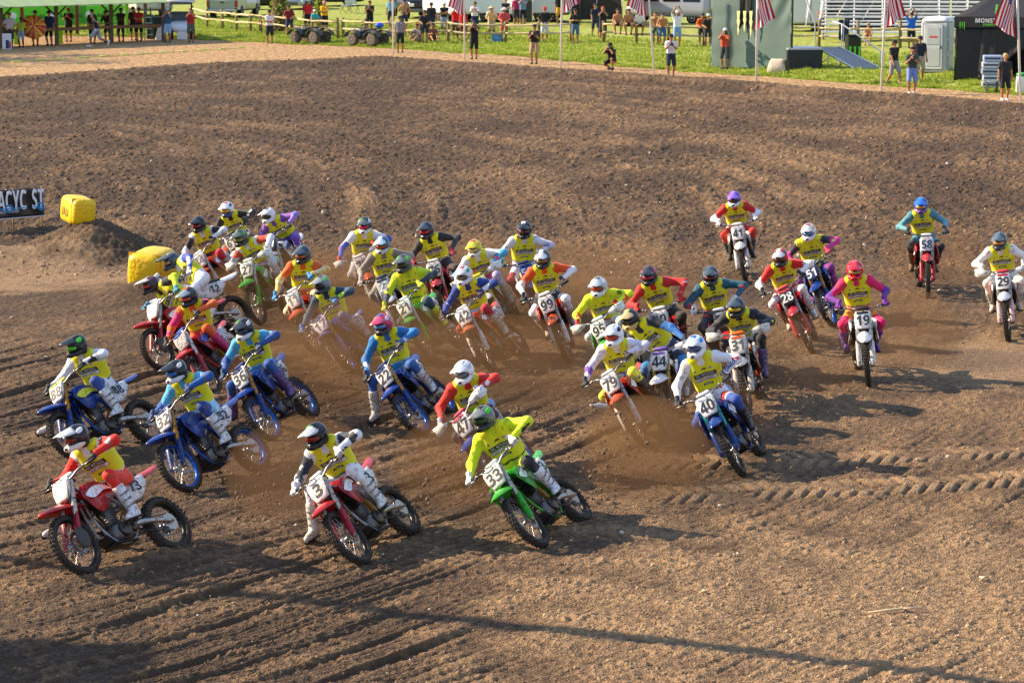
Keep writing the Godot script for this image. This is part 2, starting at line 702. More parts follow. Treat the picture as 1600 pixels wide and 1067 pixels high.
func sheet(pts: Array, y: float, n := 1) -> ArrayMesh:
	# strip between two border lines given as [near, far] pairs of (x, z)
	var st := begin()
	for i in pts.size() - 1:
		var a: Array = pts[i]
		var b: Array = pts[i + 1]
		for k in n:
			var t0 := float(k) / n
			var t1 := float(k + 1) / n
			var p0: Vector2 = a[0].lerp(a[1], t0)
			var p1: Vector2 = a[0].lerp(a[1], t1)
			var q0: Vector2 = b[0].lerp(b[1], t0)
			var q1: Vector2 = b[0].lerp(b[1], t1)
			quad(st, Vector3(p0.x, y, p0.y), Vector3(p1.x, y, p1.y), Vector3(q1.x, y, q1.y), Vector3(q0.x, y, q0.y))
	return done(st)

func build_ground() -> void:
	# grass field to the horizon
	var g := StandardMaterial3D.new()
	g.albedo_texture = noise_tex(1024, 0.02, ramp([[0.0, "56661a"], [0.35, "7a8a2a"], [0.6, "98a03c"], [1.0, "b4ac5c"]]), 41, 6)
	g.roughness = 0.95
	g.uv1_triplanar = true
	g.uv1_world_triplanar = true
	g.uv1_scale = Vector3(0.12, 0.12, 0.12)
	var st := begin()
	quad(st, Vector3(-900, -0.22, 60), Vector3(-900, -0.22, -1500), Vector3(900, -0.22, -1500), Vector3(900, -0.22, 60))
	structure("ground", done(st), g)
	# bare dirt round the modelled part of the track
	st = begin()
	quad(st, Vector3(-60, -0.18, 40), Vector3(-60, -0.18, -66), Vector3(60, -0.18, -66), Vector3(60, -0.18, 40))
	var dm := StandardMaterial3D.new()
	dm.albedo_texture = noise_tex(512, 0.03, ramp([[0.0, "5c4630"], [0.5, "785c40"], [1.0, "94754f"]]), 57, 6)
	dm.roughness = 0.95
	dm.uv1_triplanar = true
	dm.uv1_world_triplanar = true
	dm.uv1_scale = Vector3(0.3, 0.3, 0.3)
	structure("dirt_ground", done(st), dm)
	# grass verge at its real level behind the path, slightly uneven
	var gv := begin()
	var nx := 150
	var nz := 70
	var P := []
	for i in nx + 1:
		var x := -45.0 + 95.0 * i / nx
		var col := PackedVector3Array()
		for j in nz + 1:
			var z := edge(EDGE_PATH, x) + 1.2 - 105.0 * pow(j / float(nz), 1.7)
			col.append(Vector3(x, grass_y(x, z), z))
		P.append(col)
	for i in nx:
		for j in nz:
			quad(gv, P[i][j], P[i][j + 1], P[i + 1][j + 1], P[i + 1][j])
	structure("grass_field", done(gv), g)
	# packed dirt path between the track and the grass
	var pm := StandardMaterial3D.new()
	pm.albedo_texture = noise_tex(512, 0.02, ramp([[0.0, "7c5c3a"], [0.4, "9c7a52"], [0.7, "b49468"], [1.0, "cdb48a"]]), 51, 6)
	pm.roughness = 0.95
	pm.uv1_triplanar = true
	pm.uv1_world_triplanar = true
	pm.uv1_scale = Vector3(0.2, 0.2, 0.2)
	pm.normal_enabled = true
	pm.normal_texture = noise_tex(512, 0.04, null, 52, 5, true, 8.0)
	var strip := []
	for i in 121:
		var x := -46.0 + 92.0 * i / 120.0
		var w := n_mid.get_noise_2d(x * 0.5, 7.0) * 1.2 + n_mid.get_noise_2d(x * 2.0, 17.0) * 0.5
		strip.append([Vector2(x, edge(EDGE_TILL, x) + 1.5), Vector2(x, edge(EDGE_PATH, x) + w)])
	structure("path", sheet(strip, 0.03, 4), pm)
	structure("dirt_track", make_track(), soil_mat())

func grass_y(x: float, z: float) -> float:
	var e := edge(EDGE_PATH, x) - z
	return 0.0 + 0.16 * smoothstep(0.0, 4.0, e) + n_big.get_noise_2d(x * 1.5, z * 1.5) * 0.12 * smoothstep(0.0, 4.0, e)

func build_scatter() -> void:
	var near := func(r: RandomNumberGenerator) -> Vector3:
		var d := 20.5 / pow(r.randf_range(0.25, 1.0), 0.9)
		var x := r.randf_range(-1, 1) * (d * 0.23 + 0.5)
		return Vector3(x, land(x, -d) + n_mid.get_noise_2d(x, -d) * 0.02 + 0.008, -d)
	var far := func(r: RandomNumberGenerator) -> Vector3:
		var d := r.randf_range(50, 126)
		var x := r.randf_range(-1, 1) * (d * 0.22)
		if -d < edge(EDGE_TILL, x) + 0.3: return Vector3(0, -99, 0)
		return Vector3(x, land(x, -d) + 0.02, -d)
	var own := Color(0, 0, 0, 0)
	scatter("dirt_clods", 36000, 0.004, 0.030, 101, own, near, "loose crumbs and clods lying all over the near dirt", "dirt")
	scatter("dirt_clods", 60000, 0.010, 0.060, 103, own, far, "clods of the tilled dirt in the distance", "dirt")
	scatter("pale_stones", 130, 0.008, 0.03, 105, Color(0.62, 0.54, 0.42), near, "small pale stones and chips on the near dirt", "stones")
	scatter("pale_stones", 350, 0.015, 0.05, 106, Color(0.62, 0.52, 0.4), far, "small pale stones dotted over the far tilled dirt", "stones")
	build_grass()
	build_roost()

# clods thrown up by the rear wheels, and the dust behind them
func build_roost() -> void:
	var air: Array[Vector3] = []
	var r := RandomNumberGenerator.new()
	r.seed = 900
	for q in PACK:
		var amount: int = ROOST.get(q.n if q.n != "" else q.side, 45)
		var xf := pack_xf(q)
		for i in amount:
			var back := pow(r.randf(), 0.8) * 2.6
			var p := Vector3(r.randfn() * (0.08 + 0.16 * back), 0.15 + absf(r.randfn()) * (0.15 + 0.32 * back) * exp(-back * 0.25), 0.95 + back)
			var w := Transform3D(Basis(Vector3.UP, PI - deg_to_rad(q.a)), xf.origin) * p
			if w.y > 0.02: air.append(w)
	var it := [0]
	var next := func(_r: RandomNumberGenerator) -> Vector3:
		it[0] += 1
		return air[it[0] - 1] if it[0] <= air.size() else Vector3(0, -99, 0)
	scatter("flying_dirt", air.size(), 0.004, 0.030, 901, Color(0.16, 0.10, 0.065), next, "brown dirt crumbs thrown up behind the rear wheels", "dirt")
	for d in DUST:
		var f := FogVolume.new()
		f.name = numbered("dust_cloud")
		f.shape = RenderingServer.FOG_VOLUME_SHAPE_ELLIPSOID
		f.size = d[1]
		f.position = d[0]
		var m := FogMaterial.new()
		m.density = d[2]
		m.albedo = Color(0.60, 0.46, 0.315)
		m.edge_fade = 0.8
		f.material = m
		f.set_meta("kind", "stuff")
		f.set_meta("label", "brown dust hanging behind the bikes")
		f.set_meta("category", "dust")
		add_child(f)

const ROOST := {"73": 260, "3": 260, "33": 280, "40": 260, "32": 160, "36": 220, "17": 200, "22": 260, "21": 120, "42": 120, "79": 120, "19": 120, "47": 160}
# centre, size, density
const DUST := [
	[Vector3(-2.5, 0.3, -31.1), Vector3(1.8, 1.1, 3.6), 0.32], [Vector3(-0.55, 0.3, -31.4), Vector3(1.8, 1.1, 3.4), 0.30], [Vector3(1.6, 0.35, -31.9), Vector3(1.6, 1.3, 3.0), 0.43],
	[Vector3(-2.2, 0.45, -38.2), Vector3(3.4, 1.7, 3.6), 0.24], [Vector3(-0.2, 0.4, -37.6), Vector3(3.2, 1.5, 3.2), 0.24], [Vector3(-3.2, 0.4, -45.0), Vector3(4.4, 1.6, 4.4), 0.20],
	[Vector3(-0.6, 0.4, -46.6), Vector3(6.6, 1.6, 5.0), 0.12], [Vector3(0.6, 0.4, -42.8), Vector3(3.6, 1.4, 3.4), 0.17], [Vector3(6.1, 0.4, -41.0), Vector3(1.8, 1.3, 2.4), 0.36],
	[Vector3(7.9, 0.4, -49.8), Vector3(2.0, 1.4, 2.4), 0.20], [Vector3(3.9, 0.4, -38.6), Vector3(2.4, 1.3, 2.6), 0.19], [Vector3(9.0, 0.4, -45.2), Vector3(2.0, 1.2, 2.4), 0.23],
	[Vector3(-3.0, 0.4, -36.4), Vector3(2.0, 1.4, 3.0), 0.24], [Vector3(2.4, 0.35, -34.2), Vector3(2.0, 1.1, 2.2), 0.17], [Vector3(1.9, 0.4, -47.5), Vector3(4.4, 1.3, 4.4), 0.07],
]

func build_grass() -> void:
	for k in 3:
		var r := RandomNumberGenerator.new()
		r.seed = 300 + k
		var st := begin(false)
		for i in 7:
			var a := r.randf() * TAU
			var o := Vector3(cos(a), 0, sin(a)) * r.randf() * 0.05
			var t := o + Vector3(cos(a) * 0.05, r.randf_range(0.07, 0.14), sin(a) * 0.05)
			var w := Vector3(-sin(a), 0, cos(a)) * 0.012
			tri(st, o - w, t, o + w)
		var mm := MultiMesh.new()
		mm.transform_format = MultiMesh.TRANSFORM_3D
		mm.mesh = done(st)
		mm.instance_count = 26000
		for i in mm.instance_count:
			var x := r.randf_range(-30, 32)
			var d := 26.0 * pow(r.randf(), 1.7)
			var z := edge(EDGE_PATH, x) - 0.1 - d + n_mid.get_noise_2d(x * 0.5, 7.0) * 1.2 + n_mid.get_noise_2d(x * 2.0, 17.0) * 0.5
			var s := r.randf_range(0.5, 1.25) * clampf(0.85 + n_mid.get_noise_2d(x, z), 0.4, 1.5)
			mm.set_instance_transform(i, Transform3D(Basis(Vector3.UP, r.randf() * TAU).scaled(Vector3.ONE * s), Vector3(x, grass_y(x, z), z)))
		var o := MultiMeshInstance3D.new()
		o.name = numbered("grass")
		o.multimesh = mm
		o.material_override = mat(["8fa626", "7a9420", "a8ac48"][k], 0.8, 0.0, "leaf")
		o.set_meta("kind", "stuff")
		o.set_meta("label", ["bright green", "mid green", "dry yellowish"][k] + " grass blades on the verge behind the path")
		o.set_meta("category", "grass")
		add_child(o)

# ---------------------------------------------------------------- motorcycles (forward -z, right +x, origin on the ground midway between the axles)
const STEER_AT := Vector3(0, 0.98, -0.42)
const STEER_AX := Vector3(0, 0.891, 0.454)
const GRIP := Vector3(0.35, 1.13, -0.29)

func wheel_meshes() -> void:
	for w in [["f", 0.345, 0.042, 44], ["r", 0.335, 0.058, 36]]:
		var R: float = w[1]
		var tw: float = w[2]
		var rr := R - 0.062 if w[0] == "f" else R - 0.082
		var turn := Transform3D(Basis(Vector3(0, 0, 1), PI / 2), Vector3.ZERO)   # lathe axis y -> x
		var st := begin()
		var prof := []
		for i in 13:
			var a := PI * i / 12.0 - PI / 2
			prof.append(Vector2(rr + (R - 0.014 - rr) * pow(cos(a), 0.6), sin(a) * tw))
		prof.append(Vector2(rr - 0.004, tw * 0.7))
		prof.append(Vector2(rr - 0.004, -tw * 0.7))
		prof.append(prof[0])
		lathe(st, prof, 40, turn, false)
		st.set_smooth_group(-1)
		var n: int = w[3]
		for i in n:
			var a := TAU * i / n
			var rows: Array = [[0.0, 0.34], [-0.72, 0.3], [0.72, 0.3]] if i % 2 == 0 else [[-0.36, 0.3], [0.36, 0.3], [-0.95, 0.22], [0.95, 0.22]]
			for q in rows:
				var th: float = q[0] * 0.95
				var rad := rr + (R - 0.014 - rr) * pow(cos(th * 1.05), 0.6)
				var b := Basis(Vector3(1, 0, 0), a) * Basis(Vector3(0, 0, 1), -th * 0.9)
				var c := Basis(Vector3(1, 0, 0), a) * Vector3(sin(th * 1.05) * tw, rad + 0.002, 0)
				cbox(st, Transform3D(b, c), Vector3(tw * q[1] * 1.25, 0.026, TAU * R / n * 0.62), 0.004)
		meshes["tyre_" + w[0]] = done(st)
		st = begin()
		var rp := [Vector2(rr - 0.024, -tw * 0.5), Vector2(rr + 0.006, -tw * 0.72), Vector2(rr + 0.010, -tw * 0.66), Vector2(rr - 0.004, -tw * 0.5), Vector2(rr - 0.012, 0), Vector2(rr - 0.004, tw * 0.5), Vector2(rr + 0.010, tw * 0.66), Vector2(rr + 0.006, tw * 0.72), Vector2(rr - 0.024, tw * 0.5), Vector2(rr - 0.028, 0), Vector2(rr - 0.024, -tw * 0.5)]
		lathe(st, rp, 40, turn, false)
		meshes["rim_" + w[0]] = done(st)
		st = begin()
		lathe(st, [Vector2(0.012, -0.075), Vector2(0.04, -0.07), Vector2(0.042, -0.05), Vector2(0.022, -0.035), Vector2(0.022, 0.035), Vector2(0.042, 0.05), Vector2(0.04, 0.07), Vector2(0.012, 0.075)], 16, turn)
		meshes["hub_" + w[0]] = done(st)
		st = begin()
		for i in 32:
			var a := TAU * i / 32
			var sx := 0.05 if i % 2 == 0 else -0.05
			var a2 := a + (0.32 if (i / 2) % 2 == 0 else -0.32)
			tube(st, [Vector3(sx, cos(a2) * 0.04, sin(a2) * 0.04), Vector3(sx * 0.1, cos(a) * (rr - 0.02), sin(a) * (rr - 0.02))], 0.0022, 4, 1.0, false)
		meshes["spokes_" + w[0]] = done(st)
		st = begin(false)
		var dr := 0.13 if w[0] == "f" else 0.118
		var outer := []
		for i in 28:
			var a := TAU * i / 28
			var k := dr * (1.0 if i % 2 == 0 else 0.94)
			outer.append(Vector2(cos(a) * k, sin(a) * k))
		for i in 28:
			var a: Vector2 = outer[i]
			var b: Vector2 = outer[(i + 1) % 28]
			for s: float in [1.0, -1.0]:
				var x: float = 0.0015 * s
				quad(st, Vector3(x, a.y, a.x), Vector3(x, a.y * 0.7, a.x * 0.7), Vector3(x, b.y * 0.7, b.x * 0.7), Vector3(x, b.y, b.x))
		for i in 4:
			var a := TAU * i / 4 + 0.3
			tube(st, [Vector3(0, cos(a) * 0.035, sin(a) * 0.035), Vector3(0, cos(a + 0.3) * dr * 0.75, sin(a + 0.3) * dr * 0.75)], 0.007, 5, 0.4)
		meshes["disc_" + w[0]] = done(st)
	var st := begin(false)
	var teeth := PackedVector2Array()
	for i in 96:
		var a := TAU * i / 96
		var k := 0.108 if i % 2 == 0 else 0.099
		teeth.append(Vector2(cos(a) * k, sin(a) * k))
	prism(st, teeth, 0.007, Transform3D(Basis(Vector3(0, 1, 0), PI / 2), Vector3.ZERO))
	meshes["sprocket"] = done(st)

func bike_meshes() -> void:
	wheel_meshes()
	var st := begin()
	# main frame: twin spars, cradle, subframe
	for s: float in [-1.0, 1.0]:
		tube(st, curve([Vector3(0.03 * s, 0.93, -0.38), Vector3(0.10 * s, 0.84, -0.22), Vector3(0.115 * s, 0.68, 0.02), Vector3(0.105 * s, 0.48, 0.17), Vector3(0.09 * s, 0.34, 0.16)]), 0.03, 8, 0.6)
		tube(st, curve([Vector3(0.03 * s, 0.80, -0.36), Vector3(0.045 * s, 0.50, -0.33), Vector3(0.075 * s, 0.25, -0.20), Vector3(0.085 * s, 0.23, 0.05), Vector3(0.09 * s, 0.34, 0.17)]), 0.017, 7)
		tube(st, [Vector3(0.085 * s, 0.74, 0.05), Vector3(0.075 * s, 0.86, 0.35), Vector3(0.06 * s, 0.90, 0.62)], 0.011, 6)
		tube(st, [Vector3(0.09 * s, 0.50, 0.17), Vector3(0.07 * s, 0.84, 0.5)], 0.011, 6)
	tube(st, [STEER_AT + STEER_AX * 0.03, STEER_AT - STEER_AX * 0.19], 0.032, 10)
	meshes["frame"] = done(st)
	st = begin()
	cbox(st, at(0, 0.36, 0.0), Vector3(0.20, 0.20, 0.36), 0.04)
	cbox(st, at(0, 0.55, -0.10, 0, -0.12), Vector3(0.15, 0.20, 0.17), 0.02)
	for i in 5: cbox(st, at(0, 0.47 + i * 0.032, -0.095, 0, -0.12), Vector3(0.165, 0.012, 0.185), 0.004)
	cbox(st, at(0, 0.685, -0.11, 0, -0.12), Vector3(0.14, 0.09, 0.20), 0.025)
	tube(st, [Vector3(0, 0.60, 0.0), Vector3(0, 0.63, 0.14)], 0.035, 10)
	meshes["engine"] = done(st)
	st = begin()
	var tx := Transform3D(Basis(Vector3(0, 0, 1), -PI / 2), Vector3(0.10, 0.36, 0.03))
	lathe(st, [Vector2(0.10, 0.0), Vector2(0.098, 0.025), Vector2(0.085, 0.038), Vector2(0.02, 0.042)], 20, tx)
	lathe(st, [Vector2(0.05, 0.0), Vector2(0.05, 0.02), Vector2(0.04, 0.03)], 14, Transform3D(tx.basis, Vector3(0.10, 0.42, -0.13)))
	meshes["engine_cover_1"] = done(st)
	st = begin()
	tx = Transform3D(Basis(Vector3(0, 0, 1), PI / 2), Vector3(-0.10, 0.36, -0.03))
	lathe(st, [Vector2(0.085, 0.0), Vector2(0.083, 0.03), Vector2(0.07, 0.042), Vector2(0.02, 0.045)], 20, tx)
	lathe(st, [Vector2(0.055, 0.0), Vector2(0.05, 0.03)], 14, Transform3D(tx.basis, Vector3(-0.10, 0.36, 0.12)))
	meshes["engine_cover_-1"] = done(st)
	st = begin()
	tube(st, curve([Vector3(0.03, 0.66, -0.19), Vector3(0.07, 0.58, -0.30), Vector3(0.13, 0.48, -0.27), Vector3(0.145, 0.47, -0.05), Vector3(0.13, 0.60, 0.16), Vector3(0.12, 0.70, 0.32)]), 0.021, 10)
	meshes["exhaust_header"] = done(st)
	st = begin()
	tube(st, [Vector3(0.12, 0.69, 0.30), Vector3(0.125, 0.71, 0.36), Vector3(0.13, 0.76, 0.72), Vector3(0.13, 0.765, 0.76)], [0.024, 0.045, 0.045, 0.028], 12, 1.25)
	meshes["silencer"] = done(st)
	st = begin(false)
	for s: float in [-1.0, 1.0]:
		cbox(st, at(0.115 * s, 0.69, -0.335, 0.25 * s, -0.25), Vector3(0.11, 0.27, 0.03), 0.006)
		for i in 12: cbox(st, at(0.118 * s, 0.58 + i * 0.021, -0.36 + (i - 5) * 0.0054, 0.25 * s, -0.6), Vector3(0.125, 0.003, 0.022), 0.001)
	meshes["radiator"] = done(st)
	# shroud and tank cover, one side each
	for s: float in [-1.0, 1.0]:
		st = begin()
		var top := curve([Vector3(0.175 * s, 0.90, -0.47), Vector3(0.20 * s, 0.92, -0.36), Vector3(0.165 * s, 0.93, -0.18), Vector3(0.11 * s, 0.88, 0.02), Vector3(0.10 * s, 0.83, 0.16)], 3)
		var bot := curve([Vector3(0.195 * s, 0.78, -0.50), Vector3(0.225 * s, 0.60, -0.42), Vector3(0.195 * s, 0.58, -0.27), Vector3(0.135 * s, 0.72, -0.03), Vector3(0.108 * s, 0.76, 0.14)], 3)
		if s < 0: ribbon(st, top, bot, 0.006, 0.014)
		else: ribbon(st, bot, top, 0.006, 0.014)
		meshes["shroud_%d" % int(s)] = done(st)
		st = begin(false)
		var ga := curve([Vector3(0.212 * s, 0.80, -0.46), Vector3(0.212 * s, 0.86, -0.34), Vector3(0.165 * s, 0.885, -0.12), Vector3(0.115 * s, 0.85, 0.06)], 3)
		var gb := curve([Vector3(0.218 * s, 0.76, -0.46), Vector3(0.224 * s, 0.74, -0.36), Vector3(0.172 * s, 0.82, -0.13), Vector3(0.118 * s, 0.83, 0.06)], 3)
		if s < 0: ribbon(st, ga, gb, 0.003, 0.016)
		else: ribbon(st, gb, ga, 0.003, 0.016)
		meshes["shroud_graphic_%d" % int(s)] = done(st)
		st = begin()
		top = [Vector3(0.085 * s, 0.88, 0.12), Vector3(0.115 * s, 0.885, 0.28), Vector3(0.125 * s, 0.90, 0.44), Vector3(0.11 * s, 0.925, 0.62)]
		bot = [Vector3(0.10 * s, 0.70, 0.14), Vector3(0.14 * s, 0.63, 0.28), Vector3(0.15 * s, 0.68, 0.46), Vector3(0.12 * s, 0.84, 0.64)]
		if s < 0: ribbon(st, top, bot, 0.006, 0.01)
		else: ribbon(st, bot, top, 0.006, 0.01)
		meshes["side_plate_%d" % int(s)] = done(st)
		# fork leg: outer tube, stanchion guard, foot
		st = begin()
		tube(st, [Vector3(0.095 * s, 1.03, -0.445), Vector3(0.095 * s, 0.62, -0.633)], 0.0285, 12)
		meshes["fork_tube_%d" % int(s)] = done(st)
		st = begin()
		tube(st, [Vector3(0.095 * s, 0.63, -0.628), Vector3(0.095 * s, 0.40, -0.733)], 0.023, 10)
		cbox(st, at(0.095 * s, 0.355, -0.745), Vector3(0.045, 0.10, 0.06), 0.012)
		meshes["fork_slider_%d" % int(s)] = done(st)
		st = begin()
		var gr := []
		for i in 6:
			var t := i / 5.0
			var c := Vector3(0.098 * s, 0.665, -0.615).lerp(Vector3(0.10 * s, 0.345, -0.765), t)
			var wd := 0.034 + 0.006 * sin(t * PI) + (0.006 if i == 5 else 0.0)
			var rg := PackedVector3Array()
			for q in 9:
				var a := PI * 1.25 * (q / 8.0) - PI * 0.125
				rg.append(c + Vector3(cos(a) * wd, -sin(a) * 0.012, -sin(a) * wd * 0.95))
			for q in 9:
				var a := PI * 1.25 * ((8 - q) / 8.0) - PI * 0.125
				rg.append(c + Vector3(cos(a) * (wd - 0.004), -sin(a) * 0.012, -sin(a) * (wd - 0.004) * 0.95))
			rg.reverse()
			gr.append(rg)
		gr.reverse()
		loft(st, gr)
		meshes["fork_guard_%d" % int(s)] = done(st)
		st = begin()
		cbox(st, at(0.205 * s, 0.395, 0.10), Vector3(0.10, 0.02, 0.055), 0.005)
		tube(st, [Vector3(0.10 * s, 0.38, 0.11), Vector3(0.17 * s, 0.39, 0.10)], 0.012, 6)
		meshes["footpeg_%d" % int(s)] = done(st)
		st = begin()
		tube(st, [Vector3(0.285 * s, 1.117, -0.312), Vector3(0.405 * s, 1.137, -0.272)], [0.0175, 0.0165], 10)
		tube(st, [Vector3(0.282 * s, 1.117, -0.312), Vector3(0.288 * s, 1.117, -0.311)], 0.026, 10)
		meshes["grip_%d" % int(s)] = done(st)
		st = begin()
		tube(st, [Vector3(0.255 * s, 1.112, -0.335), Vector3(0.28 * s, 1.10, -0.36), Vector3(0.40 * s, 1.115, -0.345)], [0.011, 0.007, 0.006], 6)
		cbox(st, at(0.24 * s, 1.115, -0.33), Vector3(0.04, 0.035, 0.04), 0.008)
		meshes["lever_%d" % int(s)] = done(st)
		st = begin()
		top = curve([Vector3(0.20 * s, 1.13, -0.42), Vector3(0.30 * s, 1.17, -0.43), Vector3(0.40 * s, 1.18, -0.39), Vector3(0.45 * s, 1.17, -0.31)], 3)
		bot = curve([Vector3(0.20 * s, 1.09, -0.42), Vector3(0.30 * s, 1.06, -0.44), Vector3(0.41 * s, 1.05, -0.41), Vector3(0.455 * s, 1.08, -0.32)], 3)
		if s < 0: ribbon(st, top, bot, 0.005, 0.015)
		else: ribbon(st, bot, top, 0.005, 0.015)
		meshes["hand_guard_%d" % int(s)] = done(st)
	st = begin()
	var tkr := []
	for q in [[-0.30, 0.90, 0.07, 0.04], [-0.26, 0.89, 0.11, 0.07], [-0.15, 0.87, 0.115, 0.085], [-0.02, 0.84, 0.105, 0.08], [0.06, 0.82, 0.09, 0.06]]: tkr.append(ring(Vector3(0, q[1], q[0]), Vector3(1, 0, 0), Vector3(0, 1, 0), q[2], q[3], 14, 0.7))
	loft(st, tkr)
	meshes["tank"] = done(st)
	st = begin()
	var sr := []
	for q in [[-0.20, 0.965, 0.055, 0.05], [-0.12, 0.96, 0.075, 0.07], [0.05, 0.945, 0.09, 0.08], [0.22, 0.935, 0.105, 0.075], [0.40, 0.945, 0.11, 0.055], [0.56, 0.965, 0.09, 0.03], [0.60, 0.966, 0.07, 0.015]]:
		sr.append(ring(Vector3(0, q[1] - q[3], q[0]), Vector3(1, 0, 0), Vector3(0, 1, 0), q[2], q[3], 14, 0.6))
	loft(st, sr)
	meshes["seat"] = done(st)
	# fenders: arched shells
	for fd in [["front_fender", [[-0.30, 0.735, 0.075, 0.02], [-0.42, 0.765, 0.10, 0.035], [-0.58, 0.80, 0.11, 0.045], [-0.74, 0.805, 0.105, 0.045], [-0.90, 0.785, 0.09, 0.035], [-1.02, 0.755, 0.06, 0.02], [-1.07, 0.735, 0.025, 0.008]]],
			["rear_fender", [[0.34, 0.90, 0.075, 0.02], [0.50, 0.93, 0.10, 0.03], [0.66, 0.955, 0.105, 0.04], [0.82, 0.985, 0.095, 0.04], [0.96, 1.015, 0.07, 0.025], [1.02, 1.03, 0.035, 0.01]]]]:
		st = begin()
		var rings := []
		for q in fd[1]:
			var rg := PackedVector3Array()
			for i in 9:
				var u := i / 4.0 - 1.0
				rg.append(Vector3(u * q[2], q[1] - q[3] * u * u * (1.0 + 0.6 * u * u) + (0.008 if i == 4 else 0.0), q[0]))
			for i in 9:
				var u := 1.0 - i / 4.0
				rg.append(Vector3(u * q[2], q[1] - 0.006 - q[3] * u * u * (1.0 + 0.6 * u * u), q[0]))
			if fd[0] == "rear_fender": rg.reverse()
			rings.append(rg)
		loft(st, rings)
		meshes[fd[0]] = done(st)
	# front number plate: shield with a bent edge
	st = begin()
	var pl := PackedVector2Array([Vector2(-0.10, 0.13), Vector2(0.10, 0.13), Vector2(0.125, 0.08), Vector2(0.118, -0.03), Vector2(0.085, -0.13), Vector2(-0.085, -0.13), Vector2(-0.118, -0.03), Vector2(-0.125, 0.08)])
	var rings2 := []
	for q in [[0.90, 0.035], [1.0, 0.012], [1.0, 0.004], [0.95, -0.006], [0.5, -0.012]]:
		var rg := PackedVector3Array()
		for p in pl: rg.append(Vector3(p.x * q[0], p.y * q[0], q[1]))
		rings2.append(rg)
	loft(st, rings2)
	meshes["front_plate"] = done(st)
	st = begin(false)
	cbox(st, at(0, 0.102, -0.013), Vector3(0.17, 0.035, 0.004), 0.001)
	meshes["plate_band"] = done(st)
	st = begin()
	for s: float in [-1.0, 1.0]:
		tube(st, curve([Vector3(0, 1.06, -0.405), Vector3(0.09 * s, 1.06, -0.40), Vector3(0.17 * s, 1.10, -0.365), Vector3(0.26 * s, 1.113, -0.32), Vector3(0.40 * s, 1.136, -0.274)]), 0.0125, 8)
	tube(st, [Vector3(-0.15, 1.105, -0.37), Vector3(0.15, 1.105, -0.37)], 0.008, 8)
	meshes["handlebar"] = done(st)
	st = begin()
	cbox(st, at(0, 1.105, -0.372), Vector3(0.19, 0.05, 0.05), 0.016)
	meshes["bar_pad"] = done(st)
	st = begin()
	cbox(st, at(0, 1.02, -0.43, 0, 0.43), Vector3(0.25, 0.03, 0.085), 0.012)
	cbox(st, at(0, 0.80, -0.525, 0, 0.43), Vector3(0.25, 0.035, 0.09), 0.012)
	meshes["triple_clamp"] = done(st)
	st = begin()
	for s: float in [-1.0, 1.0]:
		tube(st, curve([Vector3(0.075 * s, 0.40, 0.16), Vector3(0.10 * s, 0.385, 0.40), Vector3(0.095 * s, 0.335, 0.76)]), [0.035, 0.036, 0.036, 0.034, 0.032, 0.03, 0.028, 0.026, 0.024], 8, 1.0)
	cbox(st, at(0, 0.40, 0.24), Vector3(0.16, 0.06, 0.12), 0.015)
	meshes["swingarm"] = done(st)
	st = begin()
	tube(st, [Vector3(0, 0.36, 0.28), Vector3(0, 0.78, 0.18)], 0.028, 8)
	for i in 9: lathe(st, [Vector2(0.044, -0.006), Vector2(0.046, 0.0), Vector2(0.044, 0.006)], 12, at(0, 0.45 + i * 0.028, 0.26 - i * 0.0068))
	meshes["shock"] = done(st)
	st = begin()
	var ch := []
	for i in 21: ch.append(Vector3(-0.068, 0.39 + 0.035 * sin(PI * i / 20.0 + PI / 2), 0.12 - 0.035 * cos(PI * i / 20.0 + PI / 2) * 0.0))
	tube(st, [Vector3(-0.068, 0.43, 0.12), Vector3(-0.068, 0.437, 0.74)], 0.007, 5)
	tube(st, [Vector3(-0.068, 0.33, 0.12), Vector3(-0.068, 0.237, 0.74)], 0.007, 5)
	cbox(st, at(-0.072, 0.25, 0.62), Vector3(0.03, 0.07, 0.10), 0.01)
	meshes["chain"] = done(st)
	st = begin()
	cbox(st, at(0, 0.225, -0.08, 0, 0.05), Vector3(0.24, 0.025, 0.36), 0.01)
	cbox(st, at(0, 0.29, -0.275, 0, 0.8), Vector3(0.20, 0.02, 0.16), 0.01)
	meshes["skid_plate"] = done(st)
	st = begin()
	ellipsoid(st, Vector3.ZERO, Vector3(0.022, 0.125, 0.105), 16, 8)
	meshes["disc_guard"] = done(st)
	st = begin()
	tube(st, curve([Vector3(-0.08, 1.05, -0.44), Vector3(-0.14, 1.0, -0.58), Vector3(-0.10, 0.80, -0.62), Vector3(-0.09, 0.5, -0.70)]), 0.005, 5)
	tube(st, curve([Vector3(0.20, 1.11, -0.36), Vector3(0.10, 1.12, -0.52), Vector3(-0.06, 1.05, -0.52), Vector3(-0.12, 0.8, -0.40)]), 0.005, 5)
	meshes["cables"] = done(st)

func steered(deg: float) -> Transform3D:
	var b := Basis(STEER_AX.normalized(), deg_to_rad(deg))
	return Transform3D(b, STEER_AT - b * STEER_AT)

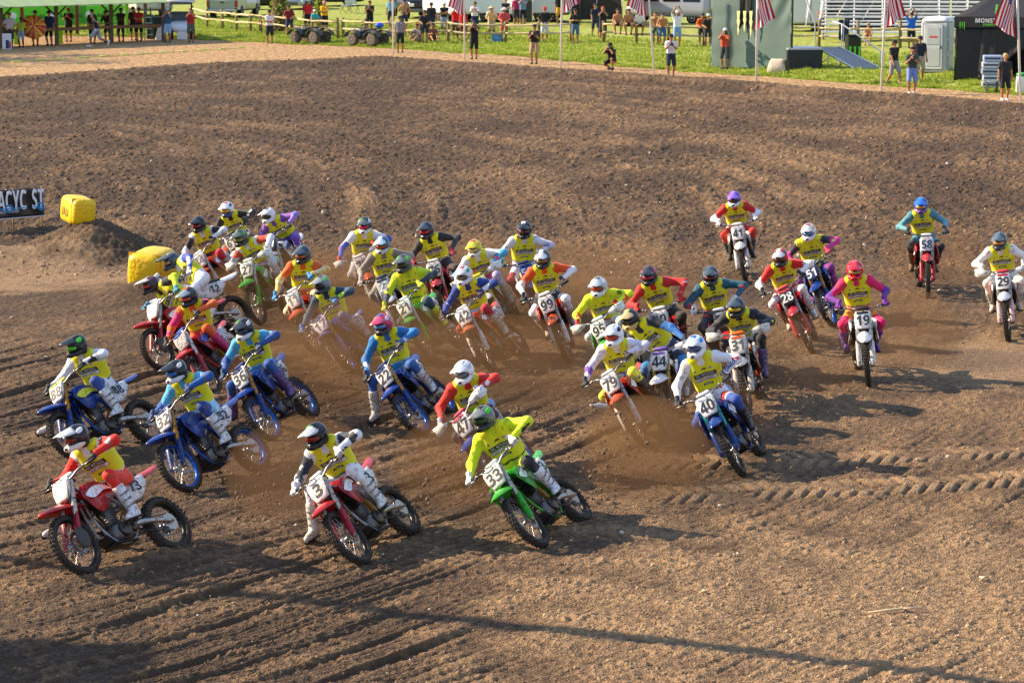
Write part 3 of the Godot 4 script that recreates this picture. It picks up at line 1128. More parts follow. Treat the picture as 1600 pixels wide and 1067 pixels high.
# c: main, fender, plate, digits, frame, guard, fork, rim, graphic, seat ; n: number text
func make_bike(n: String, side_n: String, c: Dictionary, xf: Transform3D, steer: float, label: String, guards: bool, cover: bool) -> Node3D:
	var o := thing("motorcycle", label, "motorcycle", "motocross bikes racing in the pack", xf)
	var S := steered(steer)
	var plastic := mat(c.main, 0.35, 0.0, "mud coat")
	var fender := mat(c.fender, 0.35, 0.0, "mud coat")
	var alloy := mat("b4b6b8", 0.35, 0.85, "mud")
	var dark := mat("1c1c1d", 0.55, 0.0, "mud")
	var steel := mat("8d8a86", 0.35, 0.8, "mud")
	var digits := mat(c.digits, 0.5)
	var plate := mat(c.plate, 0.4, 0.0, "mud")
	var guard := mat(c.guard, 0.4, 0.0, "mud")
	put(o, "frame", meshes.frame, mat(c.frame, 0.4, 0.4, "mud"))
	var e := put(o, "engine", meshes.engine, mat("6f6d6a", 0.45, 0.6, "mud"))
	for s: int in [-1, 1]: put(e, "engine_cover", meshes["engine_cover_%d" % s], mat("55504a", 0.4, 0.6, "mud"))
	var hd := put(o, "exhaust", meshes.silencer, mat("9c9a97", 0.35, 0.8, "mud"))
	put(hd, "header_pipe", meshes.exhaust_header, mat("8a7d6c", 0.35, 0.85, "mud"))
	put(o, "radiator", meshes.radiator, dark)
	put(o, "tank", meshes.tank, plastic)
	put(o, "seat", meshes.seat, mat(c.seat, 0.85))
	for s: int in [-1, 1]:
		var sh := put(o, "radiator_shroud", meshes["shroud_%d" % s], plastic)
		put(sh, "graphic", meshes["shroud_graphic_%d" % s], mat(c.graphic, 0.4, 0.0, "mud"))
		var sp := put(o, "side_number_plate", meshes["side_plate_%d" % s], plate)
		if side_n != "":
			var q := Transform3D(Basis(Vector3(0, 1, 0), PI / 2 * s + 0.06 * s) * Basis(Vector3(1, 0, 0), -0.16), Vector3(0.158 * s, 0.79, 0.37))
			put(sp, "number", text_mesh(side_n, 0.125 if side_n.length() > 1 else 0.15), digits, q)
		put(o, "footpeg", meshes["footpeg_%d" % s], steel)
		var ft := put(o, "fork_leg", meshes["fork_tube_%d" % s], mat(c.fork, 0.3, 0.6, "mud"), S)
		put(ft, "slider", meshes["fork_slider_%d" % s], steel)
		put(ft, "fork_guard", meshes["fork_guard_%d" % s], guard)
	put(o, "front_fender", meshes.front_fender, fender, S)
	put(o, "rear_fender", meshes.rear_fender, plastic)
	var np := put(o, "number_plate", meshes.front_plate, plate, S * Transform3D(Basis(Vector3(1, 0, 0), 0.42), Vector3(0, 0.965, -0.55)))
	put(np, "header_band", meshes.plate_band, mat(c.graphic, 0.5))
	if n != "":
		put(np, "number", text_mesh(n, 0.145), digits, Transform3D(Basis(Vector3(0, 1, 0), PI).scaled(Vector3(0.92 if n.length() > 1 else 1.1, 1.0, 1.0)), Vector3(0, -0.015, -0.014)))
	var hb := put(o, "handlebar", meshes.handlebar, mat("77797c", 0.35, 0.8), S)
	put(hb, "bar_pad", meshes.bar_pad, mat(c.graphic, 0.7))
	put(hb, "cables", meshes.cables, dark)
	for s: int in [-1, 1]:
		put(hb, "grip", meshes["grip_%d" % s], mat("1a1a1a", 0.8))
		put(hb, "lever", meshes["lever_%d" % s], steel)
		if guards: put(o, "hand_guard", meshes["hand_guard_%d" % s], mat(c.plate, 0.45, 0.0, "mud"), S)
	put(o, "triple_clamp", meshes.triple_clamp, mat("2a2a2c", 0.4, 0.5), S)
	for w in ["f", "r"]:
		var wx := (S * at(0, 0.345, -0.74)) if w == "f" else at(0, 0.335, 0.74)
		var wh := put(o, "front_wheel" if w == "f" else "rear_wheel", meshes["rim_" + w], mat(c.rim, 0.35, 0.6, "mud"), wx)
		put(wh, "tyre", meshes["tyre_" + w], mat("3a332c", 0.9, 0.0, "mud"))
		put(wh, "hub", meshes["hub_" + w], alloy)
		put(wh, "spokes", meshes["spokes_" + w], mat("c9c9c9", 0.3, 0.9))
		put(wh, "brake_disc", meshes["disc_" + w], steel, at(-0.066 if w == "f" else 0.066, 0, 0))
		if w == "r": put(wh, "sprocket", meshes.sprocket, mat("b9b4a8", 0.4, 0.8), at(-0.068, 0, 0))
	if cover: put(o, "disc_guard", meshes.disc_guard, mat("3a3733", 0.5, 0.0, "mud"), S * at(-0.128, 0.37, -0.72))
	put(o, "swingarm", meshes.swingarm, alloy)
	put(o, "shock", meshes.shock, mat("b8862c", 0.4, 0.3))
	put(o, "chain", meshes.chain, mat("4b443c", 0.5, 0.6))
	put(o, "skid_plate", meshes.skid_plate, dark)
	return o

# ---------------------------------------------------------------- riders
const GLYPHS := {"A": "01110100011000111111100011000110001", "C": "01111100001000010000100001000001111", "H": "10001100011000111111100011000110001", "I": "11111001000010000100001000010011111", "M": "10001110111010110101100011000110001", "N": "10001110011010110011100011000110001", "O": "01110100011000110001100011000101110", "P": "11110100011000111110100001000010000", "R": "11110100011000111110101001001010001", "S": "01111100001000001110000010000111110", "T": "11111001000010000100001000010000100", "X": "10001100010101000100010101000110001", " ": "00000000000000000000000000000000000"}
func write_text(im: Image, s: String, x0: int, y0: int, px: int, py: int, c: Color) -> void:
	var x := x0
	for ch in s:
		var g: String = GLYPHS[ch]
		for r in 7:
			for k in 5:
				if g[r * 5 + k] == "1": im.fill_rect(Rect2i(x + k * px, y0 + r * py, px, py), c)
		x += 6 * px

func vest_mat() -> StandardMaterial3D:
	if mats.has("vest"): return mats["vest"]
	var im := Image.create(512, 256, false, Image.FORMAT_RGB8)
	var yellow := Color("dcd60e")
	im.fill(yellow)
	var black := Color("16161a")
	im.fill_rect(Rect2i(36, 104, 184, 36), black)
	write_text(im, "PRO MOTOCROSS", 50, 112, 2, 3, Color("e8e8e8"))
	im.fill_rect(Rect2i(36, 143, 184, 30), Color("4a4650"))
	im.fill_rect(Rect2i(40, 146, 176, 24), Color("d9d4dc"))
	write_text(im, "CHAMPIONSHIP", 47, 149, 2, 3, Color("3a2030"))
	im.fill_rect(Rect2i(88, 196, 80, 16), black)
	im.fill_rect(Rect2i(98, 202, 60, 4), Color("d8d8d8"))
	# small sponsor squiggle, round badge and flag patch on the chest
	im.fill_rect(Rect2i(104, 76, 44, 6), black)
	im.fill_rect(Rect2i(116, 70, 34, 6), black)
	im.fill_rect(Rect2i(50, 70, 14, 14), Color("3f5e7e"))
	im.fill_rect(Rect2i(176, 68, 28, 16), Color("d8d8d8"))
	for i in 4: im.fill_rect(Rect2i(176, 68 + i * 4, 28, 2), Color("b8243a"))
	im.fill_rect(Rect2i(176, 68, 12, 8), Color("2a3a7e"))
	for i in 5: im.fill_rect(Rect2i(206, 10 + i * 7, 18, 3), Color("2f6a2a"))
	im.generate_mipmaps()
	var m := StandardMaterial3D.new()
	m.albedo_texture = ImageTexture.create_from_image(im)
	m.roughness = 0.75
	m.rim_enabled = true
	m.rim = 0.2
	mats["vest"] = m
	return m

func glove_meshes() -> void:
	for s: float in [-1.0, 1.0]:
		# bar along x, knuckles to -z, wrist to +z
		var b := []
		for i in 4:
			var x: float = (-0.034 + i * 0.0225) * s
			var r := 0.0098 if i > 0 else 0.0088
			if i == 3: r = 0.0098
			b.append([Vector3(x, 0.026, 0.012), Vector3(x, 0.024, -0.018 - 0.003 * (i % 2)), 0.011, r, 1])
			b.append([Vector3(x, 0.024, -0.018 - 0.003 * (i % 2)), Vector3(x, -0.004, -0.031), r, r * 0.95, 1])
			b.append([Vector3(x, -0.004, -0.031), Vector3(x, -0.025, -0.012), r * 0.95, r * 0.85, 1])
		b.append([Vector3(-0.028 * s, 0.018, 0.032), Vector3(0.028 * s, 0.018, 0.032), 0.018, 0.017, 1])
		b.append([Vector3(-0.02 * s, 0.022, 0.02), Vector3(0.02 * s, 0.022, 0.02), 0.014, 0.014, 1])
		b.append([Vector3(0, 0.02, 0.04), Vector3(0, 0.03, 0.10), 0.027, 0.033, 1])
		# thumb leaves the inner side of the palm and closes under the bar
		b.append([Vector3(-0.03 * s, 0.010, 0.036), Vector3(-0.05 * s, -0.012, 0.018), 0.014, 0.012, 1])
		b.append([Vector3(-0.05 * s, -0.012, 0.018), Vector3(-0.046 * s, -0.028, -0.004), 0.011, 0.009, 1])
		meshes["glove_%d" % int(s)] = nets_mesh(nets(b, 0.0055, 0.008))

func helmet_meshes() -> void:
	var b := [[Vector3(0, 0.03, 0.03), Vector3(0, 0.03, -0.005), 0.128, 0.122, 1], [Vector3(-0.02, 0.01, 0.02), Vector3(0.02, 0.01, 0.02), 0.122, 0.122, 1],
		[Vector3(-0.055, -0.06, 0.05), Vector3(0.055, -0.06, 0.05), 0.07, 0.07, 1], [Vector3(0, 0.06, 0.06), Vector3(0, -0.02, 0.085), 0.09, 0.075, 1]]
	meshes["shell"] = nets_mesh(nets(b, 0.012, 0.03))
	b = []
	for s: float in [-1.0, 1.0]:
		b.append([Vector3(0.085 * s, -0.055, 0.02), Vector3(0.075 * s, -0.095, -0.07), 0.044, 0.036, 1])
		b.append([Vector3(0.075 * s, -0.095, -0.07), Vector3(0.028 * s, -0.105, -0.145), 0.036, 0.034, 1])
	b.append([Vector3(-0.03, -0.108, -0.145), Vector3(0.03, -0.108, -0.145), 0.036, 0.036, 1])
	b.append([Vector3(0, -0.085, -0.155), Vector3(0, -0.12, -0.135), 0.028, 0.03, 1])
	meshes["chin_bar"] = nets_mesh(nets(b, 0.010, 0.02))
	var st := begin()
	cbox(st, at(0, -0.102, -0.186), Vector3(0.05, 0.03, 0.012), 0.006)
	meshes["vent"] = done(st)
	# visor: arched plate with a raised centre
	st = begin()
	var rings := []
	for q in [[-0.06, 0.135, 0.10, 0.05], [-0.11, 0.125, 0.112, 0.055], [-0.17, 0.112, 0.110, 0.045], [-0.24, 0.095, 0.098, 0.03], [-0.29, 0.078, 0.075, 0.016]]:
		var rg := PackedVector3Array()
		for i in 9:
			var u := i / 4.0 - 1.0
			rg.append(Vector3(u * q[2], q[1] - q[3] * u * u + (0.007 if absf(u) < 0.4 else 0.0), q[0]))
		for i in 9:
			var u := 1.0 - i / 4.0
			rg.append(Vector3(u * q[2], q[1] - 0.006 - q[3] * u * u, q[0]))
		rings.append(rg)
	loft(st, rings)
	meshes["visor"] = done(st)
	# goggles: frame and lens wrap round the eye port, strap round the shell
	for g in [["goggle_frame", 0.139, 0.045, 0.92, 0.0], ["goggle_lens", 0.146, 0.033, 0.78, 0.0]]:
		st = begin()
		rings = []
		for i in 13:
			var a: float = (i / 12.0 - 0.5) * 2.0 * g[3]
			var hh: float = g[2] * (1.0 - 0.35 * pow(absf(i / 6.0 - 1.0), 3.0)) * (0.86 if i == 6 else 1.0)
			var rad: float = g[1] - 0.012 * absf(i / 6.0 - 1.0)
			var p := Vector3(sin(a) * rad, -0.012, -cos(a) * rad * 1.02 + 0.004)
			var o := Vector3(sin(a), 0, -cos(a))
			rings.append(PackedVector3Array([p + Vector3(0, hh, 0) - o * 0.01, p + Vector3(0, hh * 0.8, 0) + o * 0.004, p + o * 0.008 , p - Vector3(0, hh * 0.8, 0) + o * 0.004, p - Vector3(0, hh, 0) - o * 0.01, p - o * 0.03]))
		loft(st, rings)
		meshes[g[0]] = done(st)
	st = begin()
	rings = []
	for i in 17:
		var a := 0.85 + (TAU - 1.7) * i / 16.0
		var p := Vector3(sin(a) * 0.134, 0.0, -cos(a) * 0.142 + 0.018)
		var o := Vector3(sin(a), 0, -cos(a))
		rings.append(PackedVector3Array([p + Vector3(0, 0.02, 0) + o * 0.003, p - Vector3(0, 0.02, 0) + o * 0.003, p - Vector3(0, 0.02, 0) - o * 0.01, p + Vector3(0, 0.02, 0) - o * 0.01]))
	loft(st, rings)
	meshes["goggle_strap"] = done(st)
	# painted bands on the shell, laid just proud of it
	st = begin()
	shell_patch(st, [-0.30, 0.30], 0.25, 2.3, 10)
	meshes["crown_band"] = done(st)
	st = begin()
	shell_patch(st, [0.75, 1.25], 0.45, 1.9, 8)
	meshes["side_panel_1"] = done(st)
	st = begin()
	shell_patch(st, [-1.25, -0.75], 0.45, 1.9, 8)
	meshes["side_panel_-1"] = done(st)
	st = begin()
	for q in [[0.26, 0.33], [0.42, 0.49], [0.58, 0.65]]:
		shell_patch(st, q, 0.70, 1.45, 7)
	meshes["claw_mark"] = done(st)

# patch on the crown: across-angle range, from front (t0) to back (t1)
func shell_patch(st: SurfaceTool, across: Array, t0: float, t1: float, n: int) -> void:
	var rings := []
	for i in n + 1:
		var t := lerpf(t0, t1, float(i) / n)
		var rg := PackedVector3Array()
		var out := PackedVector3Array()
		for k in 5:
			var u := lerpf(across[0], across[1], k / 4.0) + 0.03 * sin(i * 2.3)
			var d := Vector3(sin(u), cos(u) * sin(t), -cos(u) * cos(t))
			rg.append(Vector3(0, 0.03, 0.012) + d * Vector3(0.1355, 0.1305, 0.1395))
			out.append(Vector3(0, 0.03, 0.012) + d * 0.12)
		out.reverse()
		rg.append_array(out)
		rings.append(rg)
	loft(st, rings)

func ik(a: Vector3, b: Vector3, l1: float, l2: float, pole: Vector3) -> Vector3:
	var d := b - a
	var l := minf(d.length(), (l1 + l2) * 0.995)
	var dir := d.normalized()
	var x := (l1 * l1 - l2 * l2 + l * l) / (2.0 * l)
	var h := sqrt(maxf(l1 * l1 - x * x, 0.0))
	var p := (pole - dir * pole.dot(dir)).normalized()
	return a + dir * x + p * h

func lin(hex: String) -> Color:
	return Color(hex).srgb_to_linear()

func hash3(p: Vector3) -> float:
	return n_mid.get_noise_3d(p.x * 9.0, p.y * 9.0, p.z * 9.0)

# q: pose in the bike's frame {hip, head, rf, lf}; c: clothing colours
func make_rider(xf: Transform3D, steer: float, q: Dictionary, c: Dictionary, label: String, cell: float) -> Node3D:
	var o := thing("person", label, "rider", "riders of the motocross bikes", xf)
	var S := steered(steer)
	var inv := xf.basis.inverse()
	var up := inv * Vector3.UP
	var hip: Vector3 = q.hip
	var head: Vector3 = q.head
	var spine := (head - hip).normalized()
	var lat := Vector3(1, 0, 0)
	lat = (lat - spine * lat.dot(spine)).normalized()
	var fwd := spine.cross(lat) * -1.0
	if fwd.z > 0: fwd = -fwd
	var neck := head - spine * 0.15 + fwd * -0.03
	var chest := hip.lerp(neck, 0.68) - fwd * 0.03
	var waist := hip.lerp(neck, 0.32) - fwd * 0.05
	var bones := []
	for s: float in [-1.0, 1.0]:
		bones.append([hip + lat * 0.075 * s, waist + lat * 0.075 * s, 0.112, 0.098, 1])
		bones.append([waist + lat * 0.075 * s, chest + lat * 0.095 * s, 0.098, 0.115, 1])
		bones.append([chest + lat * 0.085 * s, neck - spine * 0.05 + lat * 0.05 * s, 0.112, 0.07, 1])
	var torso := bones.duplicate(true)
	bones.append([neck - spine * 0.06, neck + spine * 0.05, 0.075, 0.06, 1])
	var wrists := []
	for s: float in [-1.0, 1.0]:
		var k := 0 if s < 0 else 10
		var sh := neck - spine * 0.075 + lat * 0.185 * s - fwd * 0.01
		var g: Vector3 = S * (GRIP * Vector3(s, 1, 1))
		var back: Vector3 = ((sh - g).normalized() + S.basis * Vector3(0, 0.1, 0.5)).normalized()
		var wr := g + back * 0.085 + Vector3(0, 0.02, 0)
		var el := ik(sh, wr, 0.30, 0.27, (lat * s + up * 0.15 + Vector3(0, 0, 0.3)) if s < 0 and up.y < 0.975 else (lat * s * 0.9 + Vector3(0, -0.45, 0.5)))
		bones.append([neck - spine * 0.06 + lat * 0.07 * s, sh, 0.075, 0.073, 1])
		bones.append([sh, el, 0.068, 0.054, 2 + k])
		bones.append([el, wr, 0.053, 0.036, 3 + k])
		wrists.append([s, g, wr, el])
	for s: float in [-1.0, 1.0]:
		var k := 0 if s < 0 else 10
		var foot: Vector3 = Vector3(0.20 * s, 0.415, 0.08)
		var out := false
		if s > 0 and q.has("rf"):
			foot = q.rf
			out = true
		if s < 0 and q.has("lf"):
			foot = q.lf
			out = true
		var hj := hip + lat * 0.095 * s - spine * 0.03
		var ank := foot + Vector3(0, 0.095, 0.035)
		var reach := ank - hj
		if reach.length() > 0.88:
			ank = hj + reach.normalized() * 0.88
			foot = ank - Vector3(0, 0.095, 0.035)
		var kn := ik(hj, ank, 0.44, 0.45, Vector3(0.42 * s, 0.3, -1.0))
		bones.append([hj, kn, 0.100, 0.062, 5 + k])
		bones.append([kn, kn.lerp(ank, 0.55), 0.062, 0.054, 6 + k])
		# boot
		var toe_dir := Vector3(0.18 * s, -0.12, -1.0)
		if out: toe_dir = inv * (xf.basis * Vector3(0, 0, -1.0) * Vector3(1, 0, 1)).normalized() + Vector3(0.15, 0, 0)
		toe_dir = toe_dir.normalized()
		var shin := (kn - ank).normalized()
		var sole := (-shin + toe_dir * shin.dot(toe_dir)).normalized() if out else Vector3(0, -1, 0)
		var bb := [[kn.lerp(ank, 0.40), ank, 0.070, 0.055, 1], [ank, ank + sole * 0.05 - toe_dir * 0.035, 0.055, 0.042, 1], [ank + sole * 0.045 - toe_dir * 0.03, ank + sole * 0.055 + toe_dir * 0.17, 0.045, 0.036, 1], [ank + sole * 0.015, ank + sole * 0.045 + toe_dir * 0.12, 0.05, 0.04, 1]]
		var bt := put(o, "boot", nets_mesh(nets(bb, 0.013, 0.02)), mat(c.boot, 0.5, 0.0, "mud"))
		var side := toe_dir.cross(sole).normalized()
		var st := begin()
		var sb := Basis(side, -sole, -toe_dir)
		if sb.determinant() < 0: sb = Basis(-side, -sole, -toe_dir)
		cbox(st, Transform3D(sb, ank + sole * 0.088 + toe_dir * 0.07), Vector3(0.085, 0.02, 0.29), 0.008)
		put(bt, "sole", done(st), mat("2a2622", 0.8, 0.0, "mud"))
		var outw := (Vector3(s, 0, 0) - shin * shin.x * s).normalized()
		var fr := outw.cross(shin).normalized()
		for i in 3:
			var t := 0.54 + i * 0.16
			var rr := lerpf(0.0725, 0.0565, (t - 0.40) / 0.60)
			var cc := kn.lerp(ank, t)
			st = begin(false)
			var rings := []
			for e in 7:
				var a := (e / 6.0 - 0.5) * 2.6
				var dd := outw * cos(a) + fr * sin(a)
				rings.append(PackedVector3Array([cc + dd * (rr + 0.004) + shin * 0.008, cc + dd * (rr + 0.004) - shin * 0.008, cc + dd * (rr - 0.008) - shin * 0.008, cc + dd * (rr - 0.008) + shin * 0.008]))
			loft(st, rings)
			cbox(st, Transform3D(Basis(fr, shin, outw).orthonormalized(), cc + outw * (rr + 0.005)), Vector3(0.035, 0.026, 0.012), 0.003)
			put(bt, "buckle_strap", done(st), mat(c.boot2, 0.5))
	var d := nets(bones, cell, 0.045)
	var v: PackedVector3Array = d.v
	var ids: PackedByteArray = d.id
	var bone_of := {}
	for b: Array in bones:
		if b[4] != 1: bone_of[b[4]] = b
	var cj := lin(c.j)
	var cs1 := lin(c.s1)
	var cs2 := lin(c.s2)
	var cp1 := lin(c.p1)
	var cp2 := lin(c.p2)
	var ca := lin(c.acc)
	var mud := Color(0.17, 0.11, 0.07)
	var cols := PackedColorArray()
	for i in v.size():
		var id := ids[i]
		var p := v[i]
		var col := cj
		if id == 1:
			if (p - hip).dot(spine) < 0.10: col = cp1
			elif (p - hip).dot(spine) < 0.125: col = ca
		else:
			var b: Array = bone_of[id]
			var ab: Vector3 = b[1] - b[0]
			var t: float = (p - b[0]).dot(ab) / ab.length_squared()
			var gn := n_mid.get_noise_3d(p.x * 4.5 + id, p.y * 4.5, p.z * 4.5 + c.j.hash() % 50)
			match id % 10:
				2: col = cs1 if t < 0.72 + 0.5 * gn else cs2
				3: col = cs2 if gn < 0.3 or t > 0.85 else ca
				5:
					col = cp1 if t < 0.66 else cp2
					if gn > 0.34 and t < 0.6: col = ca
				6: col = cp2
		var w := clampf((hash3(p) - 0.22) * 1.6 + clampf(0.75 - p.y, 0.0, 0.25), 0.0, 0.45)
		cols.append(col.lerp(mud, w))
	put(o, "body", nets_mesh(d, cols), mat("ffffff", 0.75, 0.0, "vc cloth"))
	# race vest over the jersey
	var vb := []
	for b in torso: vb.append([b[0], b[1], b[2] + 0.014, b[3] + 0.014, 1])
	for s: float in [-1.0, 1.0]: vb.append([chest + lat * 0.085 * s + spine * 0.02, neck - spine * 0.035 + lat * 0.095 * s, 0.118, 0.082, 1])
	var vd := nets(vb, maxf(cell, 0.013), 0.03, [[-spine, (hip + spine * 0.115).dot(-spine)], [spine, (neck + spine * 0.03).dot(spine)]])
	var uvs := PackedVector2Array()
	for p: Vector3 in vd.v:
		var r := p - (hip + spine * 0.115)
		var u := -r.dot(lat) / 0.40 + 0.5
		var w := 1.0 - r.dot(spine) / 0.42
		var front := r.dot(fwd) > 0.0
		uvs.append(Vector2(clampf(u, 0.02, 0.98) * 0.5 if front else 0.75, clampf(w, 0.01, 0.99)))
	put(o, "vest", nets_mesh(vd, PackedColorArray(), uvs), vest_mat())
	# gloves on the grips
	for w in wrists:
		var s: float = w[0]
		var bx: Vector3 = S.basis * Vector3(0.94, 0.16 * s, 0.31 * s).normalized()
		var bz: Vector3 = (w[2] - w[1]).normalized()
		bz = (bz - bx * bz.dot(bx)).normalized()
		var by := bz.cross(bx)
		put(o, "glove", meshes["glove_%d" % int(s)], mat(c.glove, 0.7, 0.0, "mud"), Transform3D(Basis(bx, by, bz), w[1] - by * 0.0))
	if c.has("text"):
		# lettering along the left sleeve, on its upper front
		var b: Array = bone_of[3 if c.on == "fore" else 2]
		var ax: Vector3 = (b[1] - b[0]).normalized()
		var nn: Vector3 = inv * Vector3(-0.25, 0.45, 1.0)
		nn = (nn - ax * nn.dot(ax)).normalized()
		var flip := 1.0 if (xf.basis * ax).x > 0.0 else -1.0
		var tb := Basis(ax * flip, nn.cross(ax * flip), nn)
		put(o, "sleeve_lettering", text_mesh(c.text, 0.055, 0.006), mat(c.ink, 0.6), Transform3D(tb, b[0].lerp(b[1], 0.5) + nn * (0.5 * (b[2] + b[3]) + 0.004)))
	# helmet looks where the bike goes, kept half upright
	var look := (inv * ((xf.basis * Vector3(0, 0, -1)).rotated(Vector3.UP, deg_to_rad(q.get("turn", -8.0))) + Vector3(0, -0.10, 0))).normalized()
	var hu := (up * 0.75 + spine * 0.35 + Vector3(0, 0.25, 0)).normalized()
	var hx := look.cross(hu).normalized()
	hu = hx.cross(look).normalized()
	var hm := put(o, "helmet", meshes.shell, mat(c.h, 0.25, 0.0, "coat"), Transform3D(Basis(hx, hu, -look).scaled(Vector3.ONE * 0.9), head))
	put(hm, "chin_bar", meshes.chin_bar, mat(c.chin, 0.3, 0.0, "coat"))
	put(hm, "vent", meshes.vent, mat("1b1b1c", 0.7))
	put(hm, "visor", meshes.visor, mat(c.visor, 0.3, 0.0, "coat"))
	put(hm, "crown_band", meshes.crown_band, mat(c.h2, 0.3, 0.0, "coat"))
	for s: int in [-1, 1]: put(hm, "side_panel", meshes["side_panel_%d" % s], mat(c.h3, 0.3, 0.0, "coat"))
	if c.claw: put(hm, "claw_mark", meshes.claw_mark, mat("5fd02a", 0.4))
	put(hm, "goggle_frame", meshes.goggle_frame, mat(c.gog, 0.5))
	put(hm, "goggle_lens", meshes.goggle_lens, mat(c.lens, 0.06, 0.35))
	put(hm, "goggle_strap", meshes.goggle_strap, mat(c.gog, 0.7))
	return o

